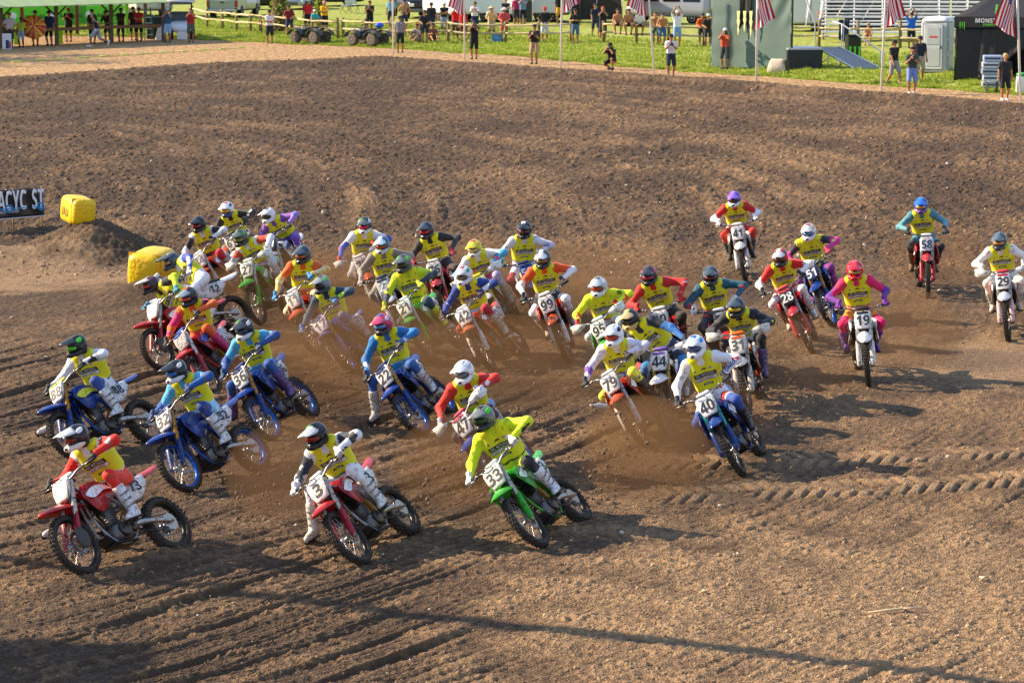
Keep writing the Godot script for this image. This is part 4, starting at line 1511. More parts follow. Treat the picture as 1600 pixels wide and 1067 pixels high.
# the pack: place on the ground, heading (0 = towards the camera, positive = to its left), lean, steering, pose, colours
const PACK := [
	{"n": "", "side": "73", "x": -3.98, "z": -27.68, "a": 30.2, "lean": 35.7, "steer": 3.4, "pitch": 2.9, "pose": {"hip": Vector3(0.027, 0.944, 0.356), "head": Vector3(-0.092, 1.483, -0.041), "rf": Vector3(0.978, 0.816, 0.261)}, "cell": 0.015, "flags": "cover", "bike": "red bike with white side number 73 and blank white front plate, nearest at far left", "rider": "red and white gear with black helmet on the red bike numbered 73",
		"b": {"main": "ac1118", "fender": "b21218", "plate": "e8e6e4", "digits": "15171a", "frame": "9a9a9c", "guard": "a51429", "fork": "c8c4bc", "rim": "1c1c1e", "graphic": "f0eef0", "seat": "1a1a1c"},
		"c": {"j": "e8e4e6", "s1": "e02010", "s2": "e02010", "p1": "e8380e", "p2": "e02410", "acc": "e8e8ea", "boot": "dcdce0", "boot2": "77777a", "glove": "23241f", "h": "23272c", "h2": "2f3a40", "h3": "e4e6ea", "visor": "cdd3d6", "chin": "d8d4c8", "lens": "7a2412", "gog": "1c1c20", "claw": true}},
	{"n": "3", "side": "3", "x": -1.30, "z": -28.48, "a": 17.9, "lean": 41.9, "steer": 0.8, "pitch": 0.5, "pose": {"hip": Vector3(0.034, 0.958, 0.351), "head": Vector3(-0.159, 1.473, -0.054), "rf": Vector3(0.581, 0.628, -0.051)}, "cell": 0.015, "flags": "", "bike": "red bike with front number 3 kicking up dirt in the foreground", "rider": "white trousers and black helmet on the red bike numbered 3",
		"b": {"main": "ac1118", "fender": "b21218", "plate": "e8e6e4", "digits": "15171a", "frame": "9a9a9c", "guard": "a51429", "fork": "b8b4ac", "rim": "1c1c1e", "graphic": "e8e6e8", "seat": "1a1a1c"},
		"c": {"j": "d8dce4", "s1": "20303e", "s2": "e2e4ea", "p1": "e8e8ee", "p2": "e8e8ee", "acc": "1e2c38", "boot": "d8d6d0", "boot2": "77777a", "glove": "e6e6ea", "h": "15181a", "h2": "0f1512", "h3": "22282c", "visor": "c4c8c6", "chin": "16181a", "lens": "8a2a20", "gog": "1c1c20", "claw": true, "on": "up", "ink": "c8d4dc"}},
	{"n": "33", "side": "33", "x": 0.62, "z": -29.07, "a": 17.3, "lean": 44.8, "steer": 2.1, "pitch": 2.9, "pose": {"hip": Vector3(0.014, 0.979, 0.237), "head": Vector3(-0.170, 1.581, -0.052)}, "cell": 0.015, "flags": "", "bike": "bright green bike with front number 33 leaning hard in the foreground", "rider": "fluorescent yellow gear on the green bike numbered 33",
		"b": {"main": "2d9e18", "fender": "33a81b", "plate": "e4ebe2", "digits": "16181a", "frame": "45a028", "guard": "30a51b", "fork": "b4b2ae", "rim": "1d1d1f", "graphic": "e8f2e2", "seat": "17181a"},
		"c": {"j": "d6ea0c", "s1": "d8ee10", "s2": "d8ee10", "p1": "d2ea0e", "p2": "20242a", "acc": "14171a", "boot": "dcdee4", "boot2": "77777a", "glove": "e8e8ec", "h": "6a6e6c", "h2": "202422", "h3": "3fc81c", "visor": "7c807e", "chin": "2a2e2c", "lens": "30502a", "gog": "1c1c20", "claw": true}},
	{"n": "19", "side": "19", "x": 5.18, "z": -39.07, "a": 1.9, "lean": 3.4, "steer": -5.7, "pitch": -0.3, "pose": {"hip": Vector3(-0.003, 0.996, 0.197), "head": Vector3(0.060, 1.628, -0.093)}, "cell": 0.015, "flags": "", "bike": "white bike with black number 19 coming straight on, right of centre", "rider": "pink, purple and orange gear with red helmet on the white bike numbered 19",
		"b": {"main": "e2e4e6", "fender": "e6e8ea", "plate": "e4e6e8", "digits": "22242a", "frame": "d8dade", "guard": "e0e2e4", "fork": "d6d8dc", "rim": "1c1c1e", "graphic": "23262c", "seat": "24262c"},
		"c": {"j": "e0145e", "s1": "e0145e", "s2": "5a1a88", "p1": "f08a0a", "p2": "e0145e", "acc": "7a1c90", "boot": "5a2a90", "boot2": "8a50b0", "glove": "7a2a98", "h": "d81c2c", "h2": "e8505a", "h3": "c01020", "visor": "d8202e", "chin": "d41626", "lens": "b08a50", "gog": "1c1c20", "claw": false}},
	{"n": "29", "side": "29", "x": 8.11, "z": -43.36, "a": 10.1, "lean": 6.0, "steer": -3.2, "pitch": 0.5, "pose": {"hip": Vector3(-0.009, 0.980, 0.264), "head": Vector3(0.024, 1.564, -0.106)}, "cell": 0.015, "flags": "guards", "bike": "white bike with number 29 at the right edge of the photo", "rider": "off-white gear and slate helmet on the white bike numbered 29",
		"b": {"main": "e2e4e6", "fender": "e6e8ea", "plate": "e4e6e8", "digits": "22242a", "frame": "3c4048", "guard": "d8b8bc", "fork": "a8a8ac", "rim": "1c1c1e", "graphic": "c83048", "seat": "24262c"},
		"c": {"j": "e8e2e0", "s1": "ece6e2", "s2": "ece6e2", "p1": "ece8e4", "p2": "e6dcd4", "acc": "c8a070", "boot": "cfc6ba", "boot2": "77777a", "glove": "d8d4d0", "h": "4a5866", "h2": "5c6c7a", "h3": "384450", "visor": "56646e", "chin": "3c4248", "lens": "c88a50", "gog": "1c1c20", "claw": false}},
	{"n": "40", "side": "40", "x": 3.03, "z": -32.88, "a": 12.5, "lean": 33.3, "steer": 5.8, "pitch": 2.4, "pose": {"hip": Vector3(0.000, 1.011, 0.158), "head": Vector3(-0.176, 1.650, -0.080)}, "cell": 0.015, "flags": "", "bike": "blue bike with number 40, its front wheel in loose dirt", "rider": "white gear with blue and white helmet on the blue bike numbered 40",
		"b": {"main": "0a3687", "fender": "0b3a90", "plate": "e6e8ec", "digits": "14161c", "frame": "1448a4", "guard": "0c3781", "fork": "2a9aa8", "rim": "1d1d20", "graphic": "e4e8f0", "seat": "16306a"},
		"c": {"j": "e6e6ea", "s1": "e6e6ea", "s2": "e4e4ea", "p1": "e2e4ec", "p2": "2a4a9c", "acc": "c8202c", "boot": "2a2c30", "boot2": "77777a", "glove": "2a2a2e", "h": "e4e8ee", "h2": "1e6fd0", "h3": "2f8ae0", "visor": "e0e4ea", "chin": "e4e6ec", "lens": "4a5a8a", "gog": "1c1c20", "claw": false, "text": "ONEAL", "on": "fore", "ink": "1c3a80"}},
	{"n": "22", "side": "22", "x": -0.95, "z": -35.58, "a": 12.9, "lean": 40.4, "steer": -9.0, "pitch": 0.5, "pose": {"hip": Vector3(0.014, 0.984, 0.228), "head": Vector3(-0.263, 1.549, -0.067), "rf": Vector3(0.580, 0.598, -0.140)}, "cell": 0.015, "flags": "", "bike": "blue bike with number 22 sliding in the middle of the pack", "rider": "light blue gear, right boot out, on the blue bike numbered 22",
		"b": {"main": "0a3687", "fender": "0b3a90", "plate": "e6e8ec", "digits": "14161c", "frame": "1448a4", "guard": "0c3781", "fork": "b08038", "rim": "1558b8", "graphic": "0a2f70", "seat": "16306a"},
		"c": {"j": "1573b8", "s1": "1573b8", "s2": "1573b8", "p1": "1a86c0", "p2": "2c5aa0", "acc": "d8e0ea", "boot": "c8c6c4", "boot2": "77777a", "glove": "24303c", "h": "c03058", "h2": "2e5a9a", "h3": "d8c8d8", "visor": "c8486c", "chin": "3a3036", "lens": "5a90c8", "gog": "1c1c20", "claw": false}},
	{"n": "41", "side": "41", "x": 4.36, "z": -49.87, "a": 3.1, "lean": 8.5, "steer": -4.1, "pitch": -0.0, "pose": {"hip": Vector3(-0.005, 0.976, 0.290), "head": Vector3(-0.005, 1.543, -0.103)}, "cell": 0.019, "flags": "", "bike": "orange and white bike with number 41, highest of the pack behind the right group", "rider": "red gear with purple helmet on the orange bike numbered 41",
		"b": {"main": "e6e2de", "fender": "e8e4e2", "plate": "e6e4e2", "digits": "202226", "frame": "e2500f", "guard": "d8d8da", "fork": "a8a8aa", "rim": "1d1d1f", "graphic": "f0ece8", "seat": "1c1c1e"},
		"c": {"j": "c8201c", "s1": "c41c1a", "s2": "e0e0e6", "p1": "d0281a", "p2": "d0281a", "acc": "e6e6ea", "boot": "4a4a4c", "boot2": "77777a", "glove": "d8d8dc", "h": "7a4ac8", "h2": "a080e0", "h3": "5a34a8", "visor": "8c60d8", "chin": "dcdae0", "lens": "4a3424", "gog": "1c1c20", "claw": false}},
	{"n": "58", "side": "58", "x": 7.43, "z": -48.07, "a": 2.7, "lean": 0.0, "steer": -5.5, "pitch": -0.3, "pose": {"hip": Vector3(-0.009, 0.987, 0.233), "head": Vector3(0.084, 1.597, -0.086)}, "cell": 0.019, "flags": "", "bike": "red bike with pale number 58 alone at the upper right", "rider": "teal gear with blue helmet on the red bike numbered 58",
		"b": {"main": "a51420", "fender": "af1b29", "plate": "d0d6dc", "digits": "1e2e4a", "frame": "b01c28", "guard": "a82231", "fork": "acaaac", "rim": "1e1e20", "graphic": "e8e4e4", "seat": "1c1a1c"},
		"c": {"j": "4a8a9a", "s1": "4a8a9a", "s2": "5a98a4", "p1": "3f7c8c", "p2": "1e2226", "acc": "8ab4c0", "boot": "7a5c40", "boot2": "77777a", "glove": "3a3a40", "h": "1f5fc8", "h2": "3a86e8", "h3": "1a48a0", "visor": "2468d0", "chin": "7a4a98", "lens": "c8a060", "gog": "1c1c20", "claw": false}},
	{"n": "28", "side": "28", "x": 4.80, "z": -42.02, "a": 7.2, "lean": 27.2, "steer": 0.9, "pitch": 0.3, "pose": {"hip": Vector3(0.023, 0.973, 0.309), "head": Vector3(-0.143, 1.518, -0.075)}, "cell": 0.019, "flags": "", "bike": "red bike with white number 28 on a dark plate", "rider": "red and white gear with a red-striped helmet on the red bike numbered 28",
		"b": {"main": "af161d", "fender": "af1b29", "plate": "2a2c32", "digits": "ecece8", "frame": "b01c28", "guard": "b92937", "fork": "acaaac", "rim": "1e1e20", "graphic": "d04048", "seat": "1c1a1c"},
		"c": {"j": "d01c1a", "s1": "d81e18", "s2": "e4e2e4", "p1": "d41a20", "p2": "e6e2e6", "acc": "e6e6e8", "boot": "d8d4d0", "boot2": "77777a", "glove": "2a2a2e", "h": "d01c22", "h2": "d8d8dc", "h3": "3a3a3e", "visor": "c8ccd0", "chin": "2a2a2c", "lens": "5a3a2a", "gog": "1c1c20", "claw": false, "on": "up", "ink": "e8e8ea"}},
	{"n": "51", "side": "51", "x": 5.47, "z": -44.89, "a": 9.2, "lean": 22.5, "steer": -10.3, "pitch": -0.6, "pose": {"hip": Vector3(0.010, 0.983, 0.236), "head": Vector3(-0.139, 1.570, -0.101)}, "cell": 0.019, "flags": "", "bike": "blue bike with white number 51 on a blue plate", "rider": "yellow, pink and navy gear on the blue bike numbered 51",
		"b": {"main": "0a3687", "fender": "0b3a90", "plate": "2a3a6a", "digits": "e8e8ee", "frame": "1448a4", "guard": "0c3781", "fork": "b08038", "rim": "1558b8", "graphic": "d8dce6", "seat": "16306a"},
		"c": {"j": "d8d020", "s1": "282a3c", "s2": "d02c90", "p1": "20265a", "p2": "7a2a80", "acc": "e8e020", "boot": "a04088", "boot2": "77777a", "glove": "d83060", "h": "d8d4da", "h2": "c04a40", "h3": "d0b040", "visor": "d4d0d8", "chin": "d8d8e0", "lens": "5080b0", "gog": "1c1c20", "claw": false}},
	{"n": "31", "side": "31", "x": 3.40, "z": -36.87, "a": 10.8, "lean": 11.7, "steer": 1.0, "pitch": 2.3, "pose": {"hip": Vector3(0.003, 0.964, 0.401), "head": Vector3(-0.003, 1.438, -0.091)}, "cell": 0.015, "flags": "guards", "bike": "muddy white bike with grey number 31 and white hand guards", "rider": "black and yellow gear with dark helmet on the white bike numbered 31",
		"b": {"main": "d8d6d0", "fender": "dcdad4", "plate": "d4d2cc", "digits": "4a4c50", "frame": "e2500f", "guard": "c4c0ba", "fork": "a8a8aa", "rim": "1d1d1f", "graphic": "e2601a", "seat": "1c1c1e"},
		"c": {"j": "1c2430", "s1": "20262e", "s2": "1e2836", "p1": "dcdce6", "p2": "1a1c20", "acc": "d8e020", "boot": "5a4a78", "boot2": "77777a", "glove": "20242c", "h": "3e4a54", "h2": "52606a", "h3": "2c343c", "visor": "46525c", "chin": "1e2022", "lens": "c8b040", "gog": "1c1c20", "claw": false}},
	{"n": "79", "side": "79", "x": 1.99, "z": -34.73, "a": 16.2, "lean": 37.5, "steer": 5.8, "pitch": 1.4, "pose": {"hip": Vector3(0.051, 0.970, 0.309), "head": Vector3(-0.272, 1.467, -0.037)}, "cell": 0.015, "flags": "", "bike": "orange bike with number 79 in front of the white bike 44", "rider": "white gear with purple cuffs and white helmet on the orange bike numbered 79",
		"b": {"main": "c7440c", "fender": "c94d0f", "plate": "e6e4e2", "digits": "202226", "frame": "e2500f", "guard": "dcdcdc", "fork": "a8a8aa", "rim": "1d1d1f", "graphic": "f0ece8", "seat": "1c1c1e"},
		"c": {"j": "e4e0ec", "s1": "e2dfec", "s2": "d8d4ea", "p1": "e6e4ea", "p2": "e0e040", "acc": "6a3ab0", "boot": "5a5048", "boot2": "77777a", "glove": "1e1e22", "h": "e8eaee", "h2": "e0e2e6", "h3": "1c1c20", "visor": "e4e6ea", "chin": "e6e8ec", "lens": "b04030", "gog": "1c1c20", "claw": false}},
	{"n": "44", "side": "44", "x": 2.17, "z": -35.44, "a": 10.8, "lean": 7.1, "steer": -5.5, "pitch": 2.5, "pose": {"hip": Vector3(-0.011, 1.017, 0.172), "head": Vector3(0.417, 1.505, -0.099)}, "cell": 0.015, "flags": "guards", "bike": "white bike with number 44 and gold forks, behind the orange bike 79", "rider": "black and blue gear with gold helmet on the white bike numbered 44",
		"b": {"main": "e4e6e8", "fender": "e8e8ea", "plate": "e2e4e8", "digits": "2a2c34", "frame": "8c8e92", "guard": "1e222c", "fork": "b89a40", "rim": "1e1e22", "graphic": "6a50b0", "seat": "202226"},
		"c": {"j": "1e2a40", "s1": "1c2433", "s2": "2a70b8", "p1": "20304a", "p2": "2080c0", "acc": "e4e6ea", "boot": "d0d0d4", "boot2": "77777a", "glove": "1e2430", "h": "1c1e22", "h2": "c8b070", "h3": "2a2c30", "visor": "c8b078", "chin": "b89a58", "lens": "2a2a30", "gog": "1c1c20", "claw": false, "on": "up", "ink": "dfe6ee"}},
	{"n": "95", "side": "95", "x": 1.80, "z": -38.72, "a": 11.0, "lean": 26.8, "steer": -4.9, "pitch": 1.0, "pose": {"hip": Vector3(0.024, 0.970, 0.304), "head": Vector3(-0.160, 1.509, -0.081)}, "cell": 0.019, "flags": "guards", "bike": "green bike with its plate half hidden behind the rider on bike 79", "rider": "fluorescent yellow jersey numbered 95 and grey helmet, red gloves",
		"b": {"main": "2d9e18", "fender": "33a81b", "plate": "e4ebe2", "digits": "16181a", "frame": "45a028", "guard": "30a51b", "fork": "b4b2ae", "rim": "1d1d1f", "graphic": "e8f2e2", "seat": "17181a"},
		"c": {"j": "d8ec14", "s1": "d8ec14", "s2": "d8ec14", "p1": "dcdce2", "p2": "d8dce0", "acc": "e03a10", "boot": "b0b0ac", "boot2": "77777a", "glove": "c81c20", "h": "b8bec4", "h2": "5a646c", "h3": "e4e6ea", "visor": "c4cacf", "chin": "d0d4d8", "lens": "a84020", "gog": "1c1c20", "claw": false, "text": "95", "on": "up", "ink": "1a1c14"}},
	{"n": "90", "side": "90", "x": 2.44, "z": -39.27, "a": 5.8, "lean": 12.9, "steer": -4.4, "pitch": 0.6, "pose": {"hip": Vector3(-0.012, 0.982, 0.261), "head": Vector3(0.069, 1.571, -0.093)}, "cell": 0.019, "flags": "", "bike": "red bike with number 90 behind the white bike 44", "rider": "red jersey and black trousers on the red bike numbered 90",
		"b": {"main": "a51420", "fender": "af1b29", "plate": "dcdad8", "digits": "1c1e22", "frame": "b01c28", "guard": "a82231", "fork": "acaaac", "rim": "1e1e20", "graphic": "e8e4e4", "seat": "1c1a1c"},
		"c": {"j": "c81c1c", "s1": "c4181c", "s2": "c8201e", "p1": "22242a", "p2": "2a2426", "acc": "e6e6ea", "boot": "8a3a34", "boot2": "77777a", "glove": "c01c20", "h": "3a2c34", "h2": "50363e", "h3": "b02a48", "visor": "2c2a30", "chin": "2a262a", "lens": "a02c48", "gog": "1c1c20", "claw": false}},
	{"n": "", "side": "", "x": 3.35, "z": -39.27, "a": -0.2, "lean": 17.4, "steer": 13.5, "pitch": 1.2, "pose": {"hip": Vector3(0.012, 0.987, 0.261), "head": Vector3(-0.046, 1.577, -0.096)}, "cell": 0.019, "flags": "", "bike": "red bike hidden behind the rider on bike 31, only bars and wheel edge showing", "rider": "teal jersey and dark helmet behind the rider on bike 31",
		"b": {"main": "a51420", "fender": "af1b29", "plate": "2a2c30", "digits": "1c1e22", "frame": "b01c28", "guard": "a82231", "fork": "acaaac", "rim": "1e1e20", "graphic": "e8e4e4", "seat": "1c1a1c"},
		"c": {"j": "12566c", "s1": "12566c", "s2": "12566c", "p1": "2a2c34", "p2": "3a3c44", "acc": "c02028", "boot": "8a8a8c", "boot2": "77777a", "glove": "d4d4da", "h": "38444e", "h2": "4a5862", "h3": "2a343c", "visor": "404c56", "chin": "2a2e32", "lens": "5a2a30", "gog": "1c1c20", "claw": false}},
	{"n": "99", "side": "99", "x": 0.93, "z": -41.11, "a": 2.4, "lean": 22.3, "steer": -4.4, "pitch": -0.3, "pose": {"hip": Vector3(0.011, 0.985, 0.235), "head": Vector3(-0.154, 1.579, -0.084)}, "cell": 0.019, "flags": "", "bike": "orange bike with number 99 in the centre of the pack", "rider": "orange and white jersey on the orange bike numbered 99",
		"b": {"main": "c7440c", "fender": "c94d0f", "plate": "e6e4e2", "digits": "202226", "frame": "e2500f", "guard": "dcdcdc", "fork": "a8a8aa", "rim": "1d1d1f", "graphic": "f0ece8", "seat": "1c1c1e"},
		"c": {"j": "e8500f", "s1": "ea5212", "s2": "e4e4e8", "p1": "20242c", "p2": "e2e2e8", "acc": "e0e0e4", "boot": "c4bcb4", "boot2": "77777a", "glove": "22242a", "h": "3c464c", "h2": "d8dce0", "h3": "2c3438", "visor": "c8ccd0", "chin": "2a2c2e", "lens": "8a6a40", "gog": "1c1c20", "claw": false}},
	{"n": "42", "side": "42", "x": -0.01, "z": -40.30, "a": 17.3, "lean": 37.9, "steer": 10.3, "pitch": 1.6, "pose": {"hip": Vector3(0.044, 0.969, 0.291), "head": Vector3(-0.217, 1.513, -0.036)}, "cell": 0.019, "flags": "", "bike": "orange bike with number 42 left of the orange bike 99", "rider": "navy jersey and white helmet with red band on the orange bike numbered 42",
		"b": {"main": "c7440c", "fender": "cc6824", "plate": "e6e4e2", "digits": "202226", "frame": "e2500f", "guard": "dcdcdc", "fork": "a8a8aa", "rim": "1d1d1f", "graphic": "f0ece8", "seat": "1c1c1e"},
		"c": {"j": "1c3f90", "s1": "1a3c8c", "s2": "1a3c8c", "p1": "e0e0e6", "p2": "c02430", "acc": "d8dce6", "boot": "b8b0a4", "boot2": "77777a", "glove": "3a2a3a", "h": "d8d8dc", "h2": "b82430", "h3": "1f8f80", "visor": "dcdce0", "chin": "d8d8dc", "lens": "6a6450", "gog": "1c1c20", "claw": false, "on": "fore", "ink": "e6e8f0"}},
	{"n": "21", "side": "21", "x": -0.97, "z": -41.29, "a": 14.6, "lean": 36.1, "steer": 5.4, "pitch": 0.9, "pose": {"hip": Vector3(0.023, 0.986, 0.218), "head": Vector3(-0.233, 1.573, -0.051)}, "cell": 0.019, "flags": "", "bike": "green bike with number 21 near the centre", "rider": "lime and navy gear with grey helmet on the green bike numbered 21",
		"b": {"main": "2d9e18", "fender": "33a81b", "plate": "e4ebe2", "digits": "16181a", "frame": "45a028", "guard": "30a51b", "fork": "b4b2ae", "rim": "1d1d1f", "graphic": "e8f2e2", "seat": "17181a"},
		"c": {"j": "cfe018", "s1": "cfe41a", "s2": "1e3a50", "p1": "d4e818", "p2": "22405a", "acc": "1e4058", "boot": "c8d424", "boot2": "77777a", "glove": "c8d820", "h": "5a6462", "h2": "3a4442", "h3": "5fc020", "visor": "6a7472", "chin": "3a4240", "lens": "4a4a30", "gog": "1c1c20", "claw": true}},
	{"n": "76", "side": "76", "x": -0.94, "z": -44.95, "a": 8.2, "lean": 17.9, "steer": 6.1, "pitch": 1.5, "pose": {"hip": Vector3(0.002, 0.990, 0.206), "head": Vector3(0.011, 1.611, -0.108)}, "cell": 0.019, "flags": "", "bike": "red bike with number 76 behind the green bike 21", "rider": "charcoal gear and black helmet on the red bike numbered 76",
		"b": {"main": "a51420", "fender": "af1b29", "plate": "dcdad8", "digits": "1c1e22", "frame": "b01c28", "guard": "a82231", "fork": "acaaac", "rim": "1e1e20", "graphic": "d8d8d8", "seat": "1c1a1c"},
		"c": {"j": "24262c", "s1": "26282e", "s2": "2c3038", "p1": "2a2c32", "p2": "3a2c2c", "acc": "40444c", "boot": "5a4a40", "boot2": "77777a", "glove": "b83a50", "h": "2c343c", "h2": "3a444c", "h3": "1e2428", "visor": "343e46", "chin": "2a2c30", "lens": "b02c40", "gog": "1c1c20", "claw": false}},
	{"n": "75", "side": "75", "x": -2.11, "z": -46.32, "a": 2.0, "lean": 28.5, "steer": 7.9, "pitch": 0.7, "pose": {"hip": Vector3(0.039, 0.988, 0.250), "head": Vector3(-0.309, 1.502, -0.055)}, "cell": 0.019, "flags": "orange_guards", "bike": "white and orange bike with number 75 at the back left of centre", "rider": "white jersey with blue cuffs on the bike numbered 75",
		"b": {"main": "e6e2de", "fender": "c94d0f", "plate": "e6e4e2", "digits": "202226", "frame": "e2500f", "guard": "e4e4e4", "fork": "a8a8aa", "rim": "1d1d1f", "graphic": "f0ece8", "seat": "1c1c1e"},
		"c": {"j": "e4e4ec", "s1": "e6e6ee", "s2": "2a5ac0", "p1": "dcdce4", "p2": "c8c8d0", "acc": "e0601a", "boot": "9a8a80", "boot2": "77777a", "glove": "d84a20", "h": "3a4440", "h2": "22282a", "h3": "d8dcde", "visor": "5a6260", "chin": "d4d4d6", "lens": "c02c50", "gog": "1c1c20", "claw": true}},
	{"n": "23", "side": "23", "x": -1.62, "z": -43.40, "a": 3.6, "lean": 25.7, "steer": 5.7, "pitch": 0.8, "pose": {"hip": Vector3(0.022, 0.979, 0.271), "head": Vector3(-0.193, 1.549, -0.053)}, "cell": 0.019, "flags": "", "bike": "dusty white bike with number 23 behind the green bike 21", "rider": "dusty grey-brown gear with blue and white helmet on the bike numbered 23",
		"b": {"main": "b8b4b0", "fender": "e6e8ea", "plate": "b4b4b2", "digits": "e8e8ea", "frame": "3c4048", "guard": "e0e2e4", "fork": "a8a8ac", "rim": "1c1c1e", "graphic": "2a3658", "seat": "24262c"},
		"c": {"j": "8a8074", "s1": "857a70", "s2": "9a8e80", "p1": "a09688", "p2": "8c8276", "acc": "6a6058", "boot": "9a9086", "boot2": "77777a", "glove": "b0a89e", "h": "3a6a8a", "h2": "c8d4de", "h3": "2a4a62", "visor": "c8d8e4", "chin": "b8bcc0", "lens": "a04a30", "gog": "1c1c20", "claw": false}},
	{"n": "52", "side": "52", "x": 0.53, "z": -44.61, "a": -0.7, "lean": 18.6, "steer": 13.0, "pitch": 0.7, "pose": {"hip": Vector3(0.017, 0.996, 0.228), "head": Vector3(-0.190, 1.585, -0.078)}, "cell": 0.019, "flags": "", "bike": "blue and white bike with number 52 at the back right of centre", "rider": "pale grey jersey and black helmet on the bike numbered 52",
		"b": {"main": "d8dce6", "fender": "314d97", "plate": "2a4a98", "digits": "e8ecf2", "frame": "1448a4", "guard": "0c3781", "fork": "b08038", "rim": "1558b8", "graphic": "0a2f70", "seat": "16306a"},
		"c": {"j": "d4d4de", "s1": "d8d8e2", "s2": "c8c8d8", "p1": "d0d4dc", "p2": "a02c38", "acc": "5a3a90", "boot": "b8b4ae", "boot2": "77777a", "glove": "4a8a90", "h": "16181c", "h2": "e4e4e6", "h3": "22242a", "visor": "1c1e22", "chin": "1a1c20", "lens": "6a3a3a", "gog": "1c1c20", "claw": false}},
	{"n": "", "side": "", "x": 0.03, "z": -43.71, "a": 7.4, "lean": 30.8, "steer": 11.0, "pitch": 0.1, "pose": {"hip": Vector3(0.030, 0.967, 0.351), "head": Vector3(-0.137, 1.497, -0.048)}, "cell": 0.019, "flags": "guards", "bike": "white bike behind the rider on bike 42, with yellow fork tubes", "rider": "white jersey, pink trousers and yellow helmet behind the rider on bike 42",
		"b": {"main": "e2e4e6", "fender": "e6e8ea", "plate": "e4e6e8", "digits": "22242a", "frame": "3c4048", "guard": "e0e2e4", "fork": "c8cc40", "rim": "1c1c1e", "graphic": "d8dc30", "seat": "24262c"},
		"c": {"j": "e0e0e6", "s1": "e4e4ea", "s2": "30a8d0", "p1": "e81c78", "p2": "b8b0e0", "acc": "e02880", "boot": "b0a8a0", "boot2": "77777a", "glove": "d8e0ec", "h": "d8d028", "h2": "e03c50", "h3": "e8b020", "visor": "d8c82c", "chin": "d4ccc0", "lens": "c8b090", "gog": "1c1c20", "claw": false}},
	{"n": "17", "side": "17", "x": -2.04, "z": -40.33, "a": 20.0, "lean": 48.5, "steer": 12.6, "pitch": 1.2, "pose": {"hip": Vector3(0.065, 0.969, 0.268), "head": Vector3(-0.282, 1.485, -0.020)}, "cell": 0.019, "flags": "", "bike": "purple-blue bike with number 17 throwing up dirt", "rider": "dark teal and lime jersey with grey helmet on the purple-blue bike numbered 17",
		"b": {"main": "3f3d97", "fender": "4d449a", "plate": "d8d4e4", "digits": "14161c", "frame": "1448a4", "guard": "8a80a8", "fork": "b08038", "rim": "1558b8", "graphic": "0a2f70", "seat": "16306a"},
		"c": {"j": "1e4258", "s1": "1c4056", "s2": "28506a", "p1": "4a4a78", "p2": "6a6a90", "acc": "b0d818", "boot": "a49c98", "boot2": "77777a", "glove": "2a70b8", "h": "7a8486", "h2": "3a4446", "h3": "5ac828", "visor": "98a0a2", "chin": "33383a", "lens": "3a3430", "gog": "1c1c20", "claw": true}},
	{"n": "11", "side": "11", "x": -2.84, "z": -41.85, "a": 10.3, "lean": 29.1, "steer": -4.4, "pitch": 0.5, "pose": {"hip": Vector3(0.026, 0.986, 0.219), "head": Vector3(-0.325, 1.521, -0.051)}, "cell": 0.019, "flags": "", "bike": "orange bike with faded number 11 left of centre", "rider": "orange jersey with yellow sleeves and blue gloves on the orange bike numbered 11",
		"b": {"main": "c7440c", "fender": "c94d0f", "plate": "d8d0ca", "digits": "6a6864", "frame": "e2500f", "guard": "dcdcdc", "fork": "a8a8aa", "rim": "1d1d1f", "graphic": "f0ece8", "seat": "1c1c1e"},
		"c": {"j": "e8640e", "s1": "e8661a", "s2": "e8c070", "p1": "e87a20", "p2": "d8c8a0", "acc": "e8d8b0", "boot": "c8bca8", "boot2": "77777a", "glove": "2a88c8", "h": "3a4a56", "h2": "56666f", "h3": "2c3840", "visor": "445460", "chin": "2a2a2c", "lens": "a05a40", "gog": "1c1c20", "claw": false}},
	{"n": "27", "side": "27", "x": -4.00, "z": -45.05, "a": 13.2, "lean": 19.4, "steer": -3.0, "pitch": 1.2, "pose": {"hip": Vector3(-0.025, 0.964, 0.339), "head": Vector3(0.110, 1.497, -0.069)}, "cell": 0.019, "flags": "guards", "bike": "green bike with number 27 in the left group", "rider": "white jersey with red shoulders on the green bike numbered 27",
		"b": {"main": "2d9e18", "fender": "33a81b", "plate": "e4ebe2", "digits": "16181a", "frame": "45a028", "guard": "30a51b", "fork": "b4b2ae", "rim": "1d1d1f", "graphic": "e8f2e2", "seat": "17181a"},
		"c": {"j": "dcdce2", "s1": "c83a20", "s2": "dcdde6", "p1": "d8d8e0", "p2": "d4d4dc", "acc": "d8481c", "boot": "a8a49c", "boot2": "77777a", "glove": "a8a8ac", "h": "48524c", "h2": "2c3430", "h3": "3f9a2a", "visor": "5a645e", "chin": "2c302e", "lens": "8a8a40", "gog": "1c1c20", "claw": true}},
	{"n": "87", "side": "87", "x": -3.87, "z": -48.64, "a": 15.4, "lean": 22.2, "steer": -3.9, "pitch": 2.2, "pose": {"hip": Vector3(-0.020, 0.964, 0.359), "head": Vector3(0.041, 1.478, -0.088)}, "cell": 0.019, "flags": "", "bike": "white bike with white number 87 on a dark plate", "rider": "purple jersey and white helmet on the bike numbered 87",
		"b": {"main": "e2e4e6", "fender": "e6e8ea", "plate": "2c3a4a", "digits": "f0f0f2", "frame": "3c4048", "guard": "b0b0b0", "fork": "a8a8ac", "rim": "1c1c1e", "graphic": "2a3658", "seat": "24262c"},
